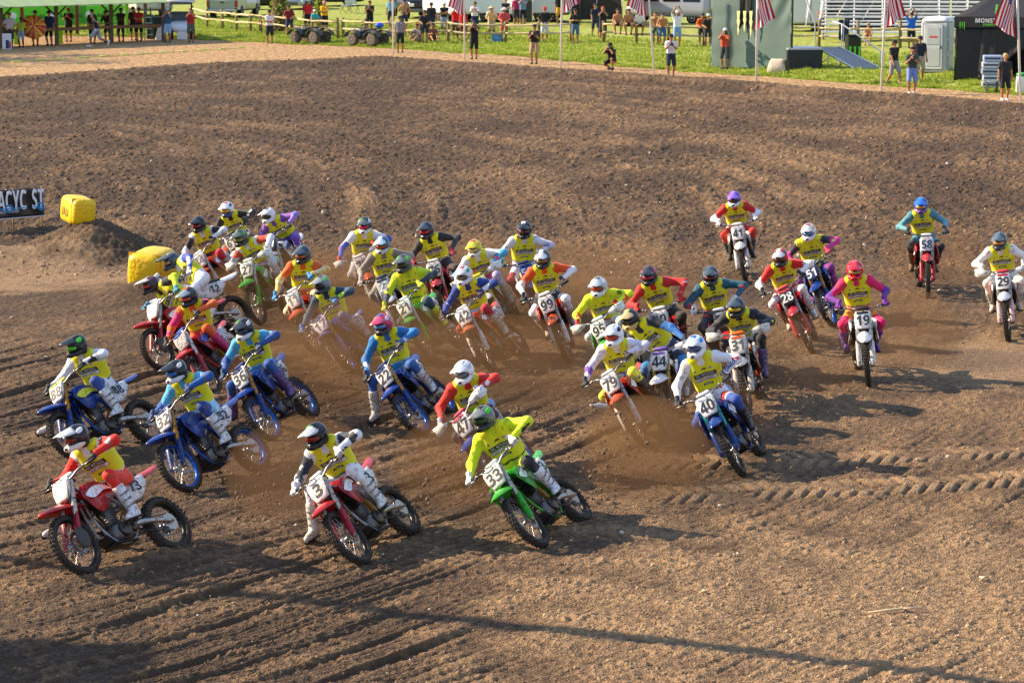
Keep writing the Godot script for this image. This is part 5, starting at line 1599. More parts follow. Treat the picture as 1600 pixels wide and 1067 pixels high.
		"c": {"j": "7a48a8", "s1": "7a48a8", "s2": "9a78c8", "p1": "6a4aa8", "p2": "7a4ac0", "acc": "3a70c8", "boot": "9a928a", "boot2": "77777a", "glove": "24262c", "h": "e4e4e6", "h2": "3a3a3e", "h3": "d0d0d4", "visor": "e2e2e6", "chin": "d8d8da", "lens": "3a3430", "gog": "1c1c20", "claw": false}},
	{"n": "61", "side": "61", "x": -4.63, "z": -49.32, "a": 4.5, "lean": 27.8, "steer": -8.9, "pitch": -0.1, "pose": {"hip": Vector3(0.009, 0.972, 0.296), "head": Vector3(-0.097, 1.526, -0.099)}, "cell": 0.019, "flags": "", "bike": "pale bike with number 61 at the back of the left group", "rider": "black jersey with white helmet on the bike numbered 61",
		"b": {"main": "d0a090", "fender": "e6e8ea", "plate": "d8d0c8", "digits": "3a3a3c", "frame": "3c4048", "guard": "e0e2e4", "fork": "a8a8ac", "rim": "1c1c1e", "graphic": "2a3658", "seat": "24262c"},
		"c": {"j": "24262a", "s1": "2a2c30", "s2": "2c2e34", "p1": "3a3c42", "p2": "8a8078", "acc": "d8d8dc", "boot": "b8b0a4", "boot2": "77777a", "glove": "2a2c30", "h": "e2e2e6", "h2": "c8485a", "h3": "3a4a8a", "visor": "e0e0e4", "chin": "2a3a6a", "lens": "c89a30", "gog": "1c1c20", "claw": false}},
	{"n": "84", "side": "84", "x": -4.81, "z": -47.27, "a": 11.5, "lean": 37.7, "steer": 1.2, "pitch": 0.1, "pose": {"hip": Vector3(0.026, 0.971, 0.275), "head": Vector3(-0.217, 1.532, -0.042)}, "cell": 0.019, "flags": "", "bike": "orange bike with number 84 left of the green bike 27", "rider": "white and black jersey with red knees on the bike numbered 84",
		"b": {"main": "c7440c", "fender": "c94d0f", "plate": "d8d4d0", "digits": "4a4a4e", "frame": "e2500f", "guard": "b8b0a8", "fork": "a8a8aa", "rim": "1d1d1f", "graphic": "f0ece8", "seat": "1c1c1e"},
		"c": {"j": "d8d8e0", "s1": "1c1e22", "s2": "d8dae4", "p1": "22242a", "p2": "d0202c", "acc": "c81c2c", "boot": "a49c90", "boot2": "77777a", "glove": "1c1c20", "h": "20262c", "h2": "303840", "h3": "1a1e22", "visor": "262c32", "chin": "1c1e22", "lens": "8a2c2c", "gog": "1c1c20", "claw": false}},
	{"n": "", "side": "12", "x": -4.95, "z": -42.62, "a": 44.3, "lean": 20.3, "steer": 20.4, "pitch": -1.5, "pose": {"hip": Vector3(-0.087, 0.943, 0.196), "head": Vector3(0.381, 1.425, 0.083)}, "cell": 0.019, "flags": "", "bike": "white bike with side number 12, side-on beside the yellow block", "rider": "blue sleeves and grey helmet on the white bike with side number 12",
		"b": {"main": "e2e4e6", "fender": "e6e8ea", "plate": "e4e6e8", "digits": "22242a", "frame": "3c4048", "guard": "e0e2e4", "fork": "a8a8ac", "rim": "1c1c1e", "graphic": "2a3658", "seat": "24262c"},
		"c": {"j": "d4d8e2", "s1": "2048b0", "s2": "2048b0", "p1": "dcdee6", "p2": "d8dae2", "acc": "e0e0e6", "boot": "b8bcc0", "boot2": "77777a", "glove": "d8dae0", "h": "3a4a5a", "h2": "d4d8dc", "h3": "2c3844", "visor": "4a5a68", "chin": "2e3236", "lens": "b08a60", "gog": "1c1c20", "claw": false}},
	{"n": "", "side": "", "x": -4.74, "z": -40.26, "a": 37.8, "lean": 29.7, "steer": 6.5, "pitch": 1.8, "pose": {"hip": Vector3(-0.030, 0.980, 0.229), "head": Vector3(0.333, 1.503, -0.046)}, "cell": 0.019, "flags": "cover", "bike": "red bike with a blank white plate at the left, beside the yellow block", "rider": "black and lime jersey on the red bike with the blank plate",
		"b": {"main": "ac1118", "fender": "b21218", "plate": "e8e6e4", "digits": "15171a", "frame": "c02020", "guard": "a51429", "fork": "b8b4ac", "rim": "1c1c1e", "graphic": "f0eef0", "seat": "1a1a1c"},
		"c": {"j": "1e2026", "s1": "1c1e24", "s2": "c8e418", "p1": "1e2024", "p2": "b8d820", "acc": "b8d820", "boot": "4a4440", "boot2": "77777a", "glove": "2c8ab0", "h": "3a2c38", "h2": "b8b4b8", "h3": "6a2a44", "visor": "c8c4c4", "chin": "22202a", "lens": "b03a2c", "gog": "1c1c20", "claw": false}},
	{"n": "60", "side": "", "x": -3.99, "z": -38.66, "a": 18.2, "lean": 42.5, "steer": -2.0, "pitch": -0.8, "pose": {"hip": Vector3(0.047, 0.967, 0.303), "head": Vector3(-0.301, 1.450, -0.036)}, "cell": 0.019, "flags": "", "bike": "red bike with silver forks in front of the red bike with the blank plate", "rider": "orange and pink gear with black helmet in the left group",
		"b": {"main": "a51420", "fender": "af1b29", "plate": "c8c4c4", "digits": "a0a0a4", "frame": "b01c28", "guard": "a82231", "fork": "d0d2d4", "rim": "1e1e20", "graphic": "2a50b0", "seat": "1c1a1c"},
		"c": {"j": "e8601a", "s1": "d81c70", "s2": "e8681c", "p1": "ec5a12", "p2": "e85412", "acc": "e0207a", "boot": "d83078", "boot2": "77777a", "glove": "20242a", "h": "22282e", "h2": "c04a28", "h3": "39444c", "visor": "8a98a2", "chin": "1e2226", "lens": "c0504a", "gog": "1c1c20", "claw": false, "text": "FXR", "on": "up", "ink": "1a1a1c"}},
	{"n": "36", "side": "36", "x": -2.87, "z": -35.18, "a": 16.5, "lean": 35.8, "steer": -5.4, "pitch": -1.2, "pose": {"hip": Vector3(0.030, 0.968, 0.302), "head": Vector3(-0.218, 1.494, -0.064), "rf": Vector3(0.683, 0.590, 0.125)}, "cell": 0.015, "flags": "", "bike": "blue bike with number 36 behind the blue bike 32", "rider": "sky-blue gear with black helmet and purple boots on the blue bike numbered 36",
		"b": {"main": "0a3687", "fender": "0b3a90", "plate": "e6e8ec", "digits": "14161c", "frame": "1448a4", "guard": "0c3781", "fork": "b08038", "rim": "1558b8", "graphic": "0a2f70", "seat": "16306a"},
		"c": {"j": "48a8d8", "s1": "4aaada", "s2": "1c4a90", "p1": "3c9ad0", "p2": "24549c", "acc": "d4e4f0", "boot": "6a4a90", "boot2": "77777a", "glove": "20406a", "h": "22262a", "h2": "383e44", "h3": "d8d8dc", "visor": "3a4046", "chin": "d0d2d4", "lens": "30405a", "gog": "1c1c20", "claw": true}},
	{"n": "32", "side": "32", "x": -3.45, "z": -31.96, "a": 27.7, "lean": 35.0, "steer": -1.9, "pitch": 1.3, "pose": {"hip": Vector3(0.033, 0.955, 0.340), "head": Vector3(-0.156, 1.478, -0.055)}, "cell": 0.015, "flags": "", "bike": "blue bike with blue wheels and side number 32 in the left foreground", "rider": "light blue gear with black helmet on the blue bike numbered 32",
		"b": {"main": "0a3687", "fender": "0b3a90", "plate": "e6e8ec", "digits": "14161c", "frame": "1448a4", "guard": "0c3781", "fork": "b08038", "rim": "1558b8", "graphic": "0a2f70", "seat": "16306a"},
		"c": {"j": "50b0e0", "s1": "58b4e2", "s2": "1c55a0", "p1": "8cc8e8", "p2": "1c3f88", "acc": "d8e8f4", "boot": "dcdcdc", "boot2": "77777a", "glove": "1c4078", "h": "22262a", "h2": "383e44", "h3": "d8d8dc", "visor": "2c3238", "chin": "cfd2d4", "lens": "2a6ab0", "gog": "1c1c20", "claw": true}},
	{"n": "88", "side": "88", "x": -5.01, "z": -33.65, "a": 31.2, "lean": 36.7, "steer": 2.9, "pitch": 2.1, "pose": {"hip": Vector3(0.048, 0.951, 0.344), "head": Vector3(-0.215, 1.463, -0.022), "rf": Vector3(0.977, 0.835, 0.154)}, "cell": 0.015, "flags": "", "bike": "blue bike with number 88 at the far left behind bike 73", "rider": "white gear with black and green helmet on the blue bike numbered 88",
		"b": {"main": "0a3687", "fender": "0b3a90", "plate": "e6e8ec", "digits": "14161c", "frame": "1448a4", "guard": "0c3781", "fork": "b08038", "rim": "1d1d20", "graphic": "d8d828", "seat": "16306a"},
		"c": {"j": "dcdee8", "s1": "e0e2ec", "s2": "dfe1ea", "p1": "dcdfea", "p2": "2a4a90", "acc": "20242c", "boot": "dcdcde", "boot2": "77777a", "glove": "22262c", "h": "1c2224", "h2": "3a4a3a", "h3": "4ac030", "visor": "2a3234", "chin": "202424", "lens": "60c030", "gog": "1c1c20", "claw": false}},
	{"n": "47", "side": "47", "x": 0.13, "z": -32.09, "a": 10.8, "lean": 39.6, "steer": -9.3, "pitch": 0.9, "pose": {"hip": Vector3(0.032, 0.971, 0.302), "head": Vector3(-0.271, 1.462, -0.073)}, "cell": 0.015, "flags": "guards", "bike": "blue bike with number 47 and white hand guards behind the green bike 33", "rider": "red jersey and white helmet on the blue bike numbered 47",
		"b": {"main": "0a3687", "fender": "0b3a90", "plate": "e6e8ec", "digits": "14161c", "frame": "1448a4", "guard": "0c3781", "fork": "b08038", "rim": "1558b8", "graphic": "c03a58", "seat": "16306a"},
		"c": {"j": "d0241a", "s1": "d42418", "s2": "d42418", "p1": "24262c", "p2": "2c2c32", "acc": "e4e4e8", "boot": "a8a4a0", "boot2": "77777a", "glove": "d4d4d8", "h": "e4e6ea", "h2": "d0d2d6", "h3": "b8bcc0", "visor": "e2e4e8", "chin": "e4e6ea", "lens": "6a6a70", "gog": "1c1c20", "claw": false}},
]

func build_pack() -> void:
	bike_meshes()
	glove_meshes()
	helmet_meshes()
	for r in PACK:
		var xf := pack_xf(r)
		var guards: bool = r.flags.contains("guards")
		var b: Dictionary = r.b
		make_bike(r.n, r.side, b, xf, r.steer, r.bike, guards, r.flags.contains("cover"))
		make_rider(xf, r.steer, r.pose, r.c, "rider in " + r.rider, r.cell)

func pack_xf(r: Dictionary) -> Transform3D:
	var bas := Basis(Vector3.UP, PI - deg_to_rad(r.a)) * Basis(Vector3(0, 0, 1), -deg_to_rad(r.lean)) * Basis(Vector3(1, 0, 0), deg_to_rad(r.pitch))
	return Transform3D(bas, Vector3(r.x, land(r.x, r.z) - 0.02, r.z))

# ---------------------------------------------------------------- spectators (forward -z, feet at the origin)
func person_set(pose: String) -> Dictionary:
	var key := "pose_" + pose
	if meshes.has(key): return meshes[key]
	var hip := Vector3(0, 0.93, 0)
	var neck := Vector3(0, 1.47, 0.0)
	var ank := [Vector3(-0.10, 0.08, 0.02), Vector3(0.10, 0.08, -0.02)]
	var hand := [Vector3(-0.27, 0.80, -0.05), Vector3(0.27, 0.80, -0.05)]
	var kpole := Vector3(0, 0, -1)
	var epole := Vector3(0, -0.3, 1)
	var headf := Vector3(0, 0, -1)
	match pose:
		"hips": hand = [Vector3(-0.17, 0.99, -0.08), Vector3(0.17, 0.99, -0.08)]; epole = Vector3(0, 0, 0.2)
		"cross": hand = [Vector3(0.12, 1.18, -0.17), Vector3(-0.12, 1.22, -0.18)]; epole = Vector3(0, -1, 0.1)
		"photo": hand = [Vector3(-0.07, 1.53, -0.24), Vector3(0.07, 1.53, -0.24)]; epole = Vector3(0, -1, 0.1)
		"film": hand = [Vector3(-0.05, 1.30, -0.30), Vector3(0.08, 1.34, -0.26)]; epole = Vector3(0, -1, 0.2)
		"overhead": hand = [Vector3(-0.12, 1.88, -0.12), Vector3(0.12, 1.85, -0.12)]; epole = Vector3(0, 0.2, -0.3)
		"lean": hip = Vector3(0, 0.93, 0.12); neck = Vector3(0, 1.38, -0.16); hand = [Vector3(-0.18, 1.0, -0.42), Vector3(0.16, 1.0, -0.42)]; epole = Vector3(0, -0.3, 0.6)
		"sit":
			hip = Vector3(0, 0.98, 0.0); neck = Vector3(0, 1.47, -0.14)
			ank = [Vector3(-0.12, 0.56, -0.32), Vector3(0.12, 0.55, -0.30)]; hand = [Vector3(-0.16, 1.06, -0.36), Vector3(0.14, 1.05, -0.38)]
		"ground":
			hip = Vector3(0, 0.12, 0.2); neck = Vector3(0, 0.66, 0.1)
			ank = [Vector3(-0.14, 0.08, -0.55), Vector3(0.14, 0.08, -0.5)]; hand = [Vector3(-0.2, 0.42, -0.3), Vector3(0.2, 0.42, -0.3)]; kpole = Vector3(0, 1, -0.2)
		"seat":
			hip = Vector3(0, 0.50, 0.1); neck = Vector3(0, 1.02, 0.04)
			ank = [Vector3(-0.13, 0.08, -0.38), Vector3(0.13, 0.08, -0.36)]; hand = [Vector3(-0.14, 0.62, -0.3), Vector3(0.14, 0.62, -0.3)]; kpole = Vector3(0, 1, -0.4)
		"crouch":
			hip = Vector3(0, 0.40, 0.12); neck = Vector3(0, 0.88, -0.06)
			ank = [Vector3(-0.14, 0.08, -0.12), Vector3(0.12, 0.08, 0.10)]; hand = [Vector3(-0.08, 0.93, -0.28), Vector3(0.07, 0.93, -0.28)]; epole = Vector3(0, -1, 0); kpole = Vector3(0, 0.4, -1)
		"walk":
			ank = [Vector3(-0.09, 0.08, -0.28), Vector3(0.09, 0.13, 0.30)]; hand = [Vector3(-0.26, 0.84, 0.16), Vector3(0.26, 0.86, -0.24)]
		"run":
			hip = Vector3(0, 0.88, 0.0); neck = Vector3(0, 1.40, -0.16)
			ank = [Vector3(-0.09, 0.12, -0.36), Vector3(0.09, 0.30, 0.52)]; hand = [Vector3(-0.2, 1.05, 0.18), Vector3(0.2, 1.12, -0.34)]
		"hold": hand = [Vector3(-0.12, 1.16, -0.26), Vector3(0.12, 1.16, -0.26)]; epole = Vector3(0, -1, 0.3)
	var sp := (neck - hip).normalized()
	var fw := (Vector3(0, 0, -1) - sp * sp.dot(Vector3(0, 0, -1))).normalized()
	var X := Vector3(1, 0, 0)
	var body := []
	var shirt := []
	var shorts := []
	var head := neck + sp * 0.12 + Vector3(0, 0.05, -0.015)
	for s: float in [-1.0, 1.0]:
		var i := 0 if s < 0 else 1
		var mid := hip.lerp(neck, 0.45)
		body.append([hip + X * 0.07 * s, mid + X * 0.06 * s, 0.10, 0.09, 1])
		body.append([mid + X * 0.06 * s, hip.lerp(neck, 0.8) + X * 0.085 * s, 0.09, 0.098, 1])
		shirt.append([hip.lerp(neck, 0.04) + X * 0.075 * s, mid + X * 0.07 * s, 0.118, 0.112, 1])
		shirt.append([mid + X * 0.07 * s, hip.lerp(neck, 0.8) + X * 0.095 * s, 0.112, 0.112, 1])
		var sh := neck - sp * 0.07 + X * 0.175 * s
		body.append([neck - sp * 0.04 + X * 0.04 * s, sh, 0.06, 0.058, 1])
		shirt.append([neck - sp * 0.05 + X * 0.05 * s, sh, 0.068, 0.07, 1])
		var wr: Vector3 = hand[i]
		var el := ik(sh, wr, 0.29, 0.25, epole + X * s * 0.7)
		var l := minf((wr - sh).length(), 0.535)
		wr = sh + (wr - sh).normalized() * l
		body.append([sh, el, 0.052, 0.042, 2])
		body.append([el, wr, 0.042, 0.027, 2])
		shirt.append([sh, sh.lerp(el, 0.72), 0.068, 0.064, 1])
		# hand: palm, four fingers, thumb
		var hd := (wr - el).normalized()
		var side := hd.cross(fw).normalized() if absf(hd.dot(fw)) < 0.9 else X
		var curl := side.cross(hd)
		body.append([wr, wr + hd * 0.07, 0.028, 0.03, 2])
		for k in 4:
			var f0 := wr + hd * 0.075 + side * (k - 1.5) * 0.019
			body.append([f0, f0 + hd * 0.045, 0.011, 0.010, 2])
			body.append([f0 + hd * 0.045, f0 + hd * 0.065 + curl * 0.03, 0.010, 0.009, 2])
		body.append([wr + hd * 0.02 - side * 0.02, wr + hd * 0.05 - side * 0.055, 0.013, 0.010, 2])
		var hj := hip + X * 0.09 * s - sp * 0.04
		var an: Vector3 = ank[i]
		var kn := ik(hj, an, 0.44, 0.43, kpole + X * s * 0.2)
		body.append([hj, kn, 0.088, 0.058, 3])
		body.append([kn, kn.lerp(an, 0.35), 0.056, 0.06, 3])
		body.append([kn.lerp(an, 0.35), an, 0.06, 0.036, 3])
		shorts.append([hj + sp * 0.06, kn.lerp(hj, 0.08), 0.108, 0.088, 1])
		var toe := fw
		toe.y = 0
		toe = toe.normalized()
		if pose == "run" and i == 1: toe = Vector3(0, -0.9, -0.4)
		body.append([an, an + toe * 0.12 - Vector3(0, 0.035, 0), 0.036, 0.03, 3])
	shorts.append([hip + X * 0.07, hip - X * 0.07, 0.115, 0.115, 1])
	body.append([neck - sp * 0.05, neck + sp * 0.07, 0.058, 0.052, 1])
	body.append([head + Vector3(0, 0.03, 0.02), head + Vector3(0, 0.01, 0.0), 0.092, 0.088, 4])
	body.append([head + Vector3(0, -0.05, -0.03), head + Vector3(0, -0.085, -0.045), 0.055, 0.04, 4])
	body.append([head + Vector3(0, 0.0, -0.09), head + Vector3(0, -0.03, -0.108), 0.012, 0.016, 4])
	for s: float in [-1.0, 1.0]: body.append([head + Vector3(0.09 * s, 0.01, 0.01), head + Vector3(0.092 * s, -0.03, 0.01), 0.018, 0.014, 4])
	var out := {}
	out.body = nets_mesh(nets(body, 0.02, 0.03))
	out.shirt = nets_mesh(nets(shirt, 0.026, 0.04))
	out.shorts = nets_mesh(nets(shorts, 0.026, 0.03, [[-sp, (hip - sp * 0.75).dot(-sp)]]))
	out.hand = hand
	out.head = head
	out.shoes = []
	for i in 2:
		var st := begin()
		var an: Vector3 = ank[i]
		var toe := Vector3(0, 0, -1)
		var rr := []
		var ux := X
		var uy := Vector3.UP
		if pose == "run" and i == 1:
			toe = Vector3(0, -0.9, -0.4).normalized()
			uy = Vector3(0, 0.4, -0.9).normalized()
		for q in [[-0.07, 0.02, 0.02], [-0.06, 0.042, 0.05], [0.02, 0.045, 0.055], [0.10, 0.05, 0.04], [0.18, 0.045, 0.032], [0.21, 0.02, 0.015]]:
			rr.append(ring(an + toe * q[0] - uy * (0.08 - q[2]), ux, uy, q[1], q[2], 10, 0.8))
		rr.reverse()
		loft(st, rr)
		out.shoes.append(done(st))
	var st := begin()
	ellipsoid(st, head + Vector3(0, 0.045, 0.02), Vector3(0.103, 0.09, 0.108), 12, 8)
	ellipsoid(st, head + Vector3(0, -0.01, 0.07), Vector3(0.085, 0.08, 0.06), 10, 6)
	out.hair = done(st)
	st = begin()
	ellipsoid(st, head + Vector3(0, 0.055, 0.015), Vector3(0.106, 0.082, 0.112), 12, 8)
	var br := []
	for q in [[-0.07, 0.075], [-0.12, 0.085], [-0.17, 0.07], [-0.195, 0.03]]: br.append(ring(head + Vector3(0, 0.055 + q[0] * 0.12, q[0]), X, Vector3.UP, q[1], 0.008, 10))
	loft(st, br)
	out.cap = done(st)
	st = begin()
	ellipsoid(st, head + Vector3(0, 0.06, 0.015), Vector3(0.105, 0.095, 0.11), 12, 8)
	lathe(st, [Vector2(0.02, -0.004), Vector2(0.22, -0.012), Vector2(0.225, 0.0), Vector2(0.1, 0.02)], 18, Transform3D(Basis.IDENTITY, head + Vector3(0, 0.05, 0.015)))
	out.sunhat = done(st)
	st = begin()
	cbox(st, Transform3D(Basis.IDENTITY, head + Vector3(0, 0.005, -0.094)), Vector3(0.14, 0.035, 0.02), 0.008)
	out.glasses = done(st)
	meshes[key] = out
	return out

# look: shirt colour ("" = bare chest), shorts, head ("hair:hex", "cap:hex", "sunhat:hex"), shoes, flags
func make_person(pos: Vector3, yaw: float, pose: String, shirt: String, shorts: String, head: String, label: String, skin := "a87555", shoes := "2a2a2c", height := 1.0) -> Node3D:
	var S := person_set(pose)
	var o := thing("person", label, "person", "people watching and filming beside the track", Transform3D(Basis(Vector3.UP, deg_to_rad(yaw)).scaled(Vector3.ONE * height), pos))
	put(o, "body", S.body, mat(skin, 0.6))
	if shirt != "": put(o, "shirt", S.shirt, mat(shirt, 0.85))
	put(o, "shorts", S.shorts, mat(shorts, 0.85))
	for i in 2: put(o, "shoe", S.shoes[i], mat(shoes, 0.7))
	var h := head.split(":")
	if h[0] != "hair": put(o, "hair", S.hair, mat("2a2018", 0.8), Transform3D(Basis.IDENTITY, Vector3(0, -0.018, 0)))
	put(o, "hat" if h[0] != "hair" else "hair", S[h[0]], mat(h[1], 0.8))
	if label.hash() % 2 == 0: put(o, "sunglasses", S.glasses, mat("161618", 0.2))
	return o

func camera_at(pos: Vector3, yaw: float, label: String, big := false) -> void:
	var o := thing("photo_camera", label, "camera", "cameras held by the photographers", Transform3D(Basis(Vector3.UP, deg_to_rad(yaw)), pos))
	var st := begin()
	cbox(st, at(0, 0, 0), Vector3(0.15, 0.11, 0.08), 0.015)
	cbox(st, at(0, 0.065, 0), Vector3(0.06, 0.04, 0.06), 0.01)
	put(o, "body", done(st), mat("17171a", 0.5))
	st = begin()
	var l := 0.24 if big else 0.12
	tube(st, [Vector3(0, 0, -0.03), Vector3(0, 0, -0.05), Vector3(0, 0, -l), Vector3(0, 0, -l - 0.03)], [0.04, 0.045, 0.045, 0.052], 12)
	put(o, "lens", done(st), mat("1d1d20", 0.4))

# ---------------------------------------------------------------- everything beside the track
func on_land(p: Vector3) -> Vector3:
	var e := edge(EDGE_PATH, p.x)
	p.y = grass_y(p.x, p.z) if p.z < e + 1.2 else 0.03
	if p.z > edge(EDGE_TILL, p.x): p.y = land(p.x, p.z)
	return p

func bar(st: SurfaceTool, a: Vector3, b: Vector3, r: float, n := 6) -> void:
	tube(st, [a, b], r, n)

func one(parent: Node, called: String, m: Material, xf: Transform3D, size: Vector3, bevel := 0.01) -> MeshInstance3D:
	var key := "cb %.3f %.3f %.3f %.3f" % [size.x, size.y, size.z, bevel]
	if not meshes.has(key):
		var st := begin(false)
		cbox(st, Transform3D.IDENTITY, size, bevel)
		meshes[key] = done(st)
	return put(parent, called, meshes[key], m, xf)

func rod(parent: Node, called: String, m: Material, pts: Array, r, n := 8) -> MeshInstance3D:
	var st := begin()
	tube(st, pts, r, n)
	return put(parent, called, done(st), m)

func log_rail(parent: Node, a: Vector3, b: Vector3, seed_: int) -> void:
	var pts := []
	var rad := []
	for i in 6:
		var t := i / 5.0
		pts.append(a.lerp(b, t) + Vector3(0, 0.02 * sin(seed_ * 3.1 + t * 5.0), 0.015 * sin(seed_ * 1.7 + t * 7.0)))
		rad.append(0.052 + 0.008 * sin(seed_ * 2.3 + t * 4.0))
	rod(parent, "rail", mat(["ece0c4", "dccdac", "f0e6cc"][seed_ % 3], 0.85, 0.0, "bark"), pts, rad, 8)

func build_fence(label: String, pts: Array, sd: int, post_h := 1.12) -> void:
	var o := thing("rail_fence", label, "fence", "log rail fences behind the track")
	for i in pts.size():
		var p := on_land(pts[i])
		rod(o, "post", mat("8f8468" if (i + sd) % 2 == 0 else "9d9278", 0.9, 0.0, "bark"), [p - Vector3(0, 0.2, 0), p + Vector3(0.01, 0.6, 0), p + Vector3(0.02 * sin(i * 2.0), post_h, 0)], [0.085, 0.08, 0.075], 9)
		if i > 0:
			var q := on_land(pts[i - 1])
			for h: float in [0.52, 0.93]:
				log_rail(o, q + Vector3(0, h + 0.03 * sin(i * 1.3 + h), 0.09), p + Vector3(0, h + 0.03 * sin(i * 2.1 + h), 0.09), i * 2 + sd)

func flag_texture() -> ImageTexture:
	if meshes.has("flag_tex"): return meshes["flag_tex"]
	var im := Image.create(260, 130, false, Image.FORMAT_RGB8)
	for i in 13: im.fill_rect(Rect2i(0, i * 10, 260, 10), Color("b8142c") if i % 2 == 0 else Color("ecebea"))
	im.fill_rect(Rect2i(0, 0, 104, 70), Color("23306e"))
	for r in 9:
		for k in (6 if r % 2 == 0 else 5):
			var c := Vector2i(9 + k * 17 + (0 if r % 2 == 0 else 8), 7 + r * 7)
			im.fill_rect(Rect2i(c.x - 1, c.y - 2, 3, 5), Color("f0f0f0"))
			im.fill_rect(Rect2i(c.x - 2, c.y - 1, 5, 2), Color("f0f0f0"))
	im.generate_mipmaps()
	meshes["flag_tex"] = ImageTexture.create_from_image(im)
	return meshes["flag_tex"]

# pole with a limp national flag; top: height of the flag's upper edge, sw: lean of the pole
func build_flag(p: Vector3, pole_h: float, flag_bottom: float, sw: float, dir: float, label: String, flagged := true) -> void:
	p = on_land(p)
	var o := thing("flag_pole", label, "flag", "flag poles along the far edge of the track", Transform3D(Basis.IDENTITY, p))
	rod(o, "pole", mat("e6e4e0", 0.5), [Vector3(0, -0.2, 0), Vector3(sw * 0.5, pole_h * 0.5, 0), Vector3(sw, pole_h, 0)], [0.045, 0.042, 0.04], 10)
	if not flagged: return
	var m := StandardMaterial3D.new()
	m.albedo_texture = flag_texture()
	m.roughness = 0.8
	m.backlight_enabled = true
	m.backlight = Color(0.35, 0.3, 0.3)
	# hoist side on the pole, cloth falling in folds
	var st := SurfaceTool.new()
	st.begin(Mesh.PRIMITIVE_TRIANGLES)
	st.set_smooth_group(0)
	var nu := 26
	var nv := 12
	var P := []
	for i in nu + 1:
		var u := i / float(nu)
		var row := []
		for j in nv + 1:
			var v := j / float(nv)
			# hoist on the pole, the fly hanging down beside it in soft folds
			var x := dir * (-0.2 * u + u * (0.12 + 0.80 * (1.0 - v)) + 0.06 * sin(v * 8.0 + u * 3.0) * u)
			var y := flag_bottom + 2.35 - v * 1.3 * (1.0 - 0.62 * u) - u * 1.85
			var z := 0.11 * sin(v * 10.0 + u * 2.0) * (0.2 + 0.8 * u) + 0.05 * sin(u * 6.0)
			row.append([Vector3(x + sw * 0.8, y, z), Vector2(u, v)])
		P.append(row)
	for i in nu:
		for j in nv:
			for q in [[i, j], [i, j + 1], [i + 1, j + 1], [i, j], [i + 1, j + 1], [i + 1, j]]:
				st.set_uv(P[q[0]][q[1]][1])
				st.add_vertex(P[q[0]][q[1]][0])
	st.generate_normals()
	put(o, "flag", st.commit(), m)

func claw(parent: Node, xf: Transform3D, h: float, colour := "5fd02a") -> void:
	# three ragged claw strokes
	var st := begin(false)
	for k in 3:
		var x := (k - 1) * h * 0.27
		var poly := PackedVector2Array()
		var L := [h * 0.95, h * 0.8, h * 1.0][k] as float
		for q in [[-0.05, 0.5], [0.07, 0.5], [0.045, 0.2], [0.07, 0.12], [0.03, -0.15], [0.04, -0.25], [0.0, -0.5], [-0.03, -0.2], [-0.01, -0.1], [-0.05, 0.1], [-0.03, 0.2]]:
			poly.append(Vector2(x + q[0] * h * 1.2, h * 0.5 + (q[1] - 0.5) * L))
		prism(st, poly, 0.006)
	put(parent, "claw_mark", done(st), mat(colour, 0.5), xf)

func wheel_pair_mesh(r: float, w: float) -> void:
	var key := "carwheel %.2f %.2f" % [r, w]
	if meshes.has(key): return
	var turn := Transform3D(Basis(Vector3(0, 0, 1), PI / 2), Vector3.ZERO)
	var st := begin()
	lathe(st, [Vector2(r * 0.62, -w * 0.5), Vector2(r * 0.93, -w * 0.5), Vector2(r, -w * 0.32), Vector2(r, w * 0.32), Vector2(r * 0.93, w * 0.5), Vector2(r * 0.62, w * 0.5)], 24, turn)
	meshes[key] = done(st)
	st = begin(false)
	for k in 5:
		var a := TAU * k / 5
		cbox(st, Transform3D(Basis(Vector3(1, 0, 0), a), Basis(Vector3(1, 0, 0), a) * Vector3(0, r * 0.33, 0)), Vector3(w * 0.9, r * 0.5, r * 0.16), 0.01)
	lathe(st, [Vector2(r * 0.16, -w * 0.52), Vector2(r * 0.16, w * 0.52)], 12, turn)
	lathe(st, [Vector2(r * 0.55, -w * 0.515), Vector2(r * 0.62, -w * 0.515), Vector2(r * 0.62, w * 0.515), Vector2(r * 0.55, w * 0.515)], 20, turn, false)
	meshes[key + "rim"] = done(st)

func car_wheel(o: Node3D, x: float, z: float, r := 0.37, w := 0.24, tyre := "1c1b1a") -> void:
	wheel_pair_mesh(r, w)
	var key := "carwheel %.2f %.2f" % [r, w]
	var t := put(o, "wheel", meshes[key], mat(tyre, 0.9), at(x, r, z))
	put(t, "rim", meshes[key + "rim"], mat("9a9a9c", 0.4, 0.7))

# body sections: [z, half width, y bottom, y belt, y roof, half roof width] front (-z) to rear
func car_body(o: Node3D, called: String, secs: Array, m: Material) -> void:
	var st := begin()
	var rings := []
	for q in secs:
		var w: float = q[1]
		var rw: float = q[5]
		var rg := PackedVector3Array()
		for p in [[w * 0.92, q[2]], [w, q[2] + 0.12], [w * 1.0, lerpf(q[2], q[3], 0.6)], [w * 0.97, q[3]], [rw, q[4] - 0.06], [rw * 0.86, q[4]], [0.0, q[4] + 0.015]]: rg.append(Vector3(p[0], p[1], q[0]))
		var mir := PackedVector3Array()
		for i in range(rg.size() - 2, -1, -1): mir.append(rg[i] * Vector3(-1, 1, 1))
		rg.append_array(mir)
		rings.append(rg)
	rings.reverse()
	loft(st, rings)
	put(o, called, done(st), m)

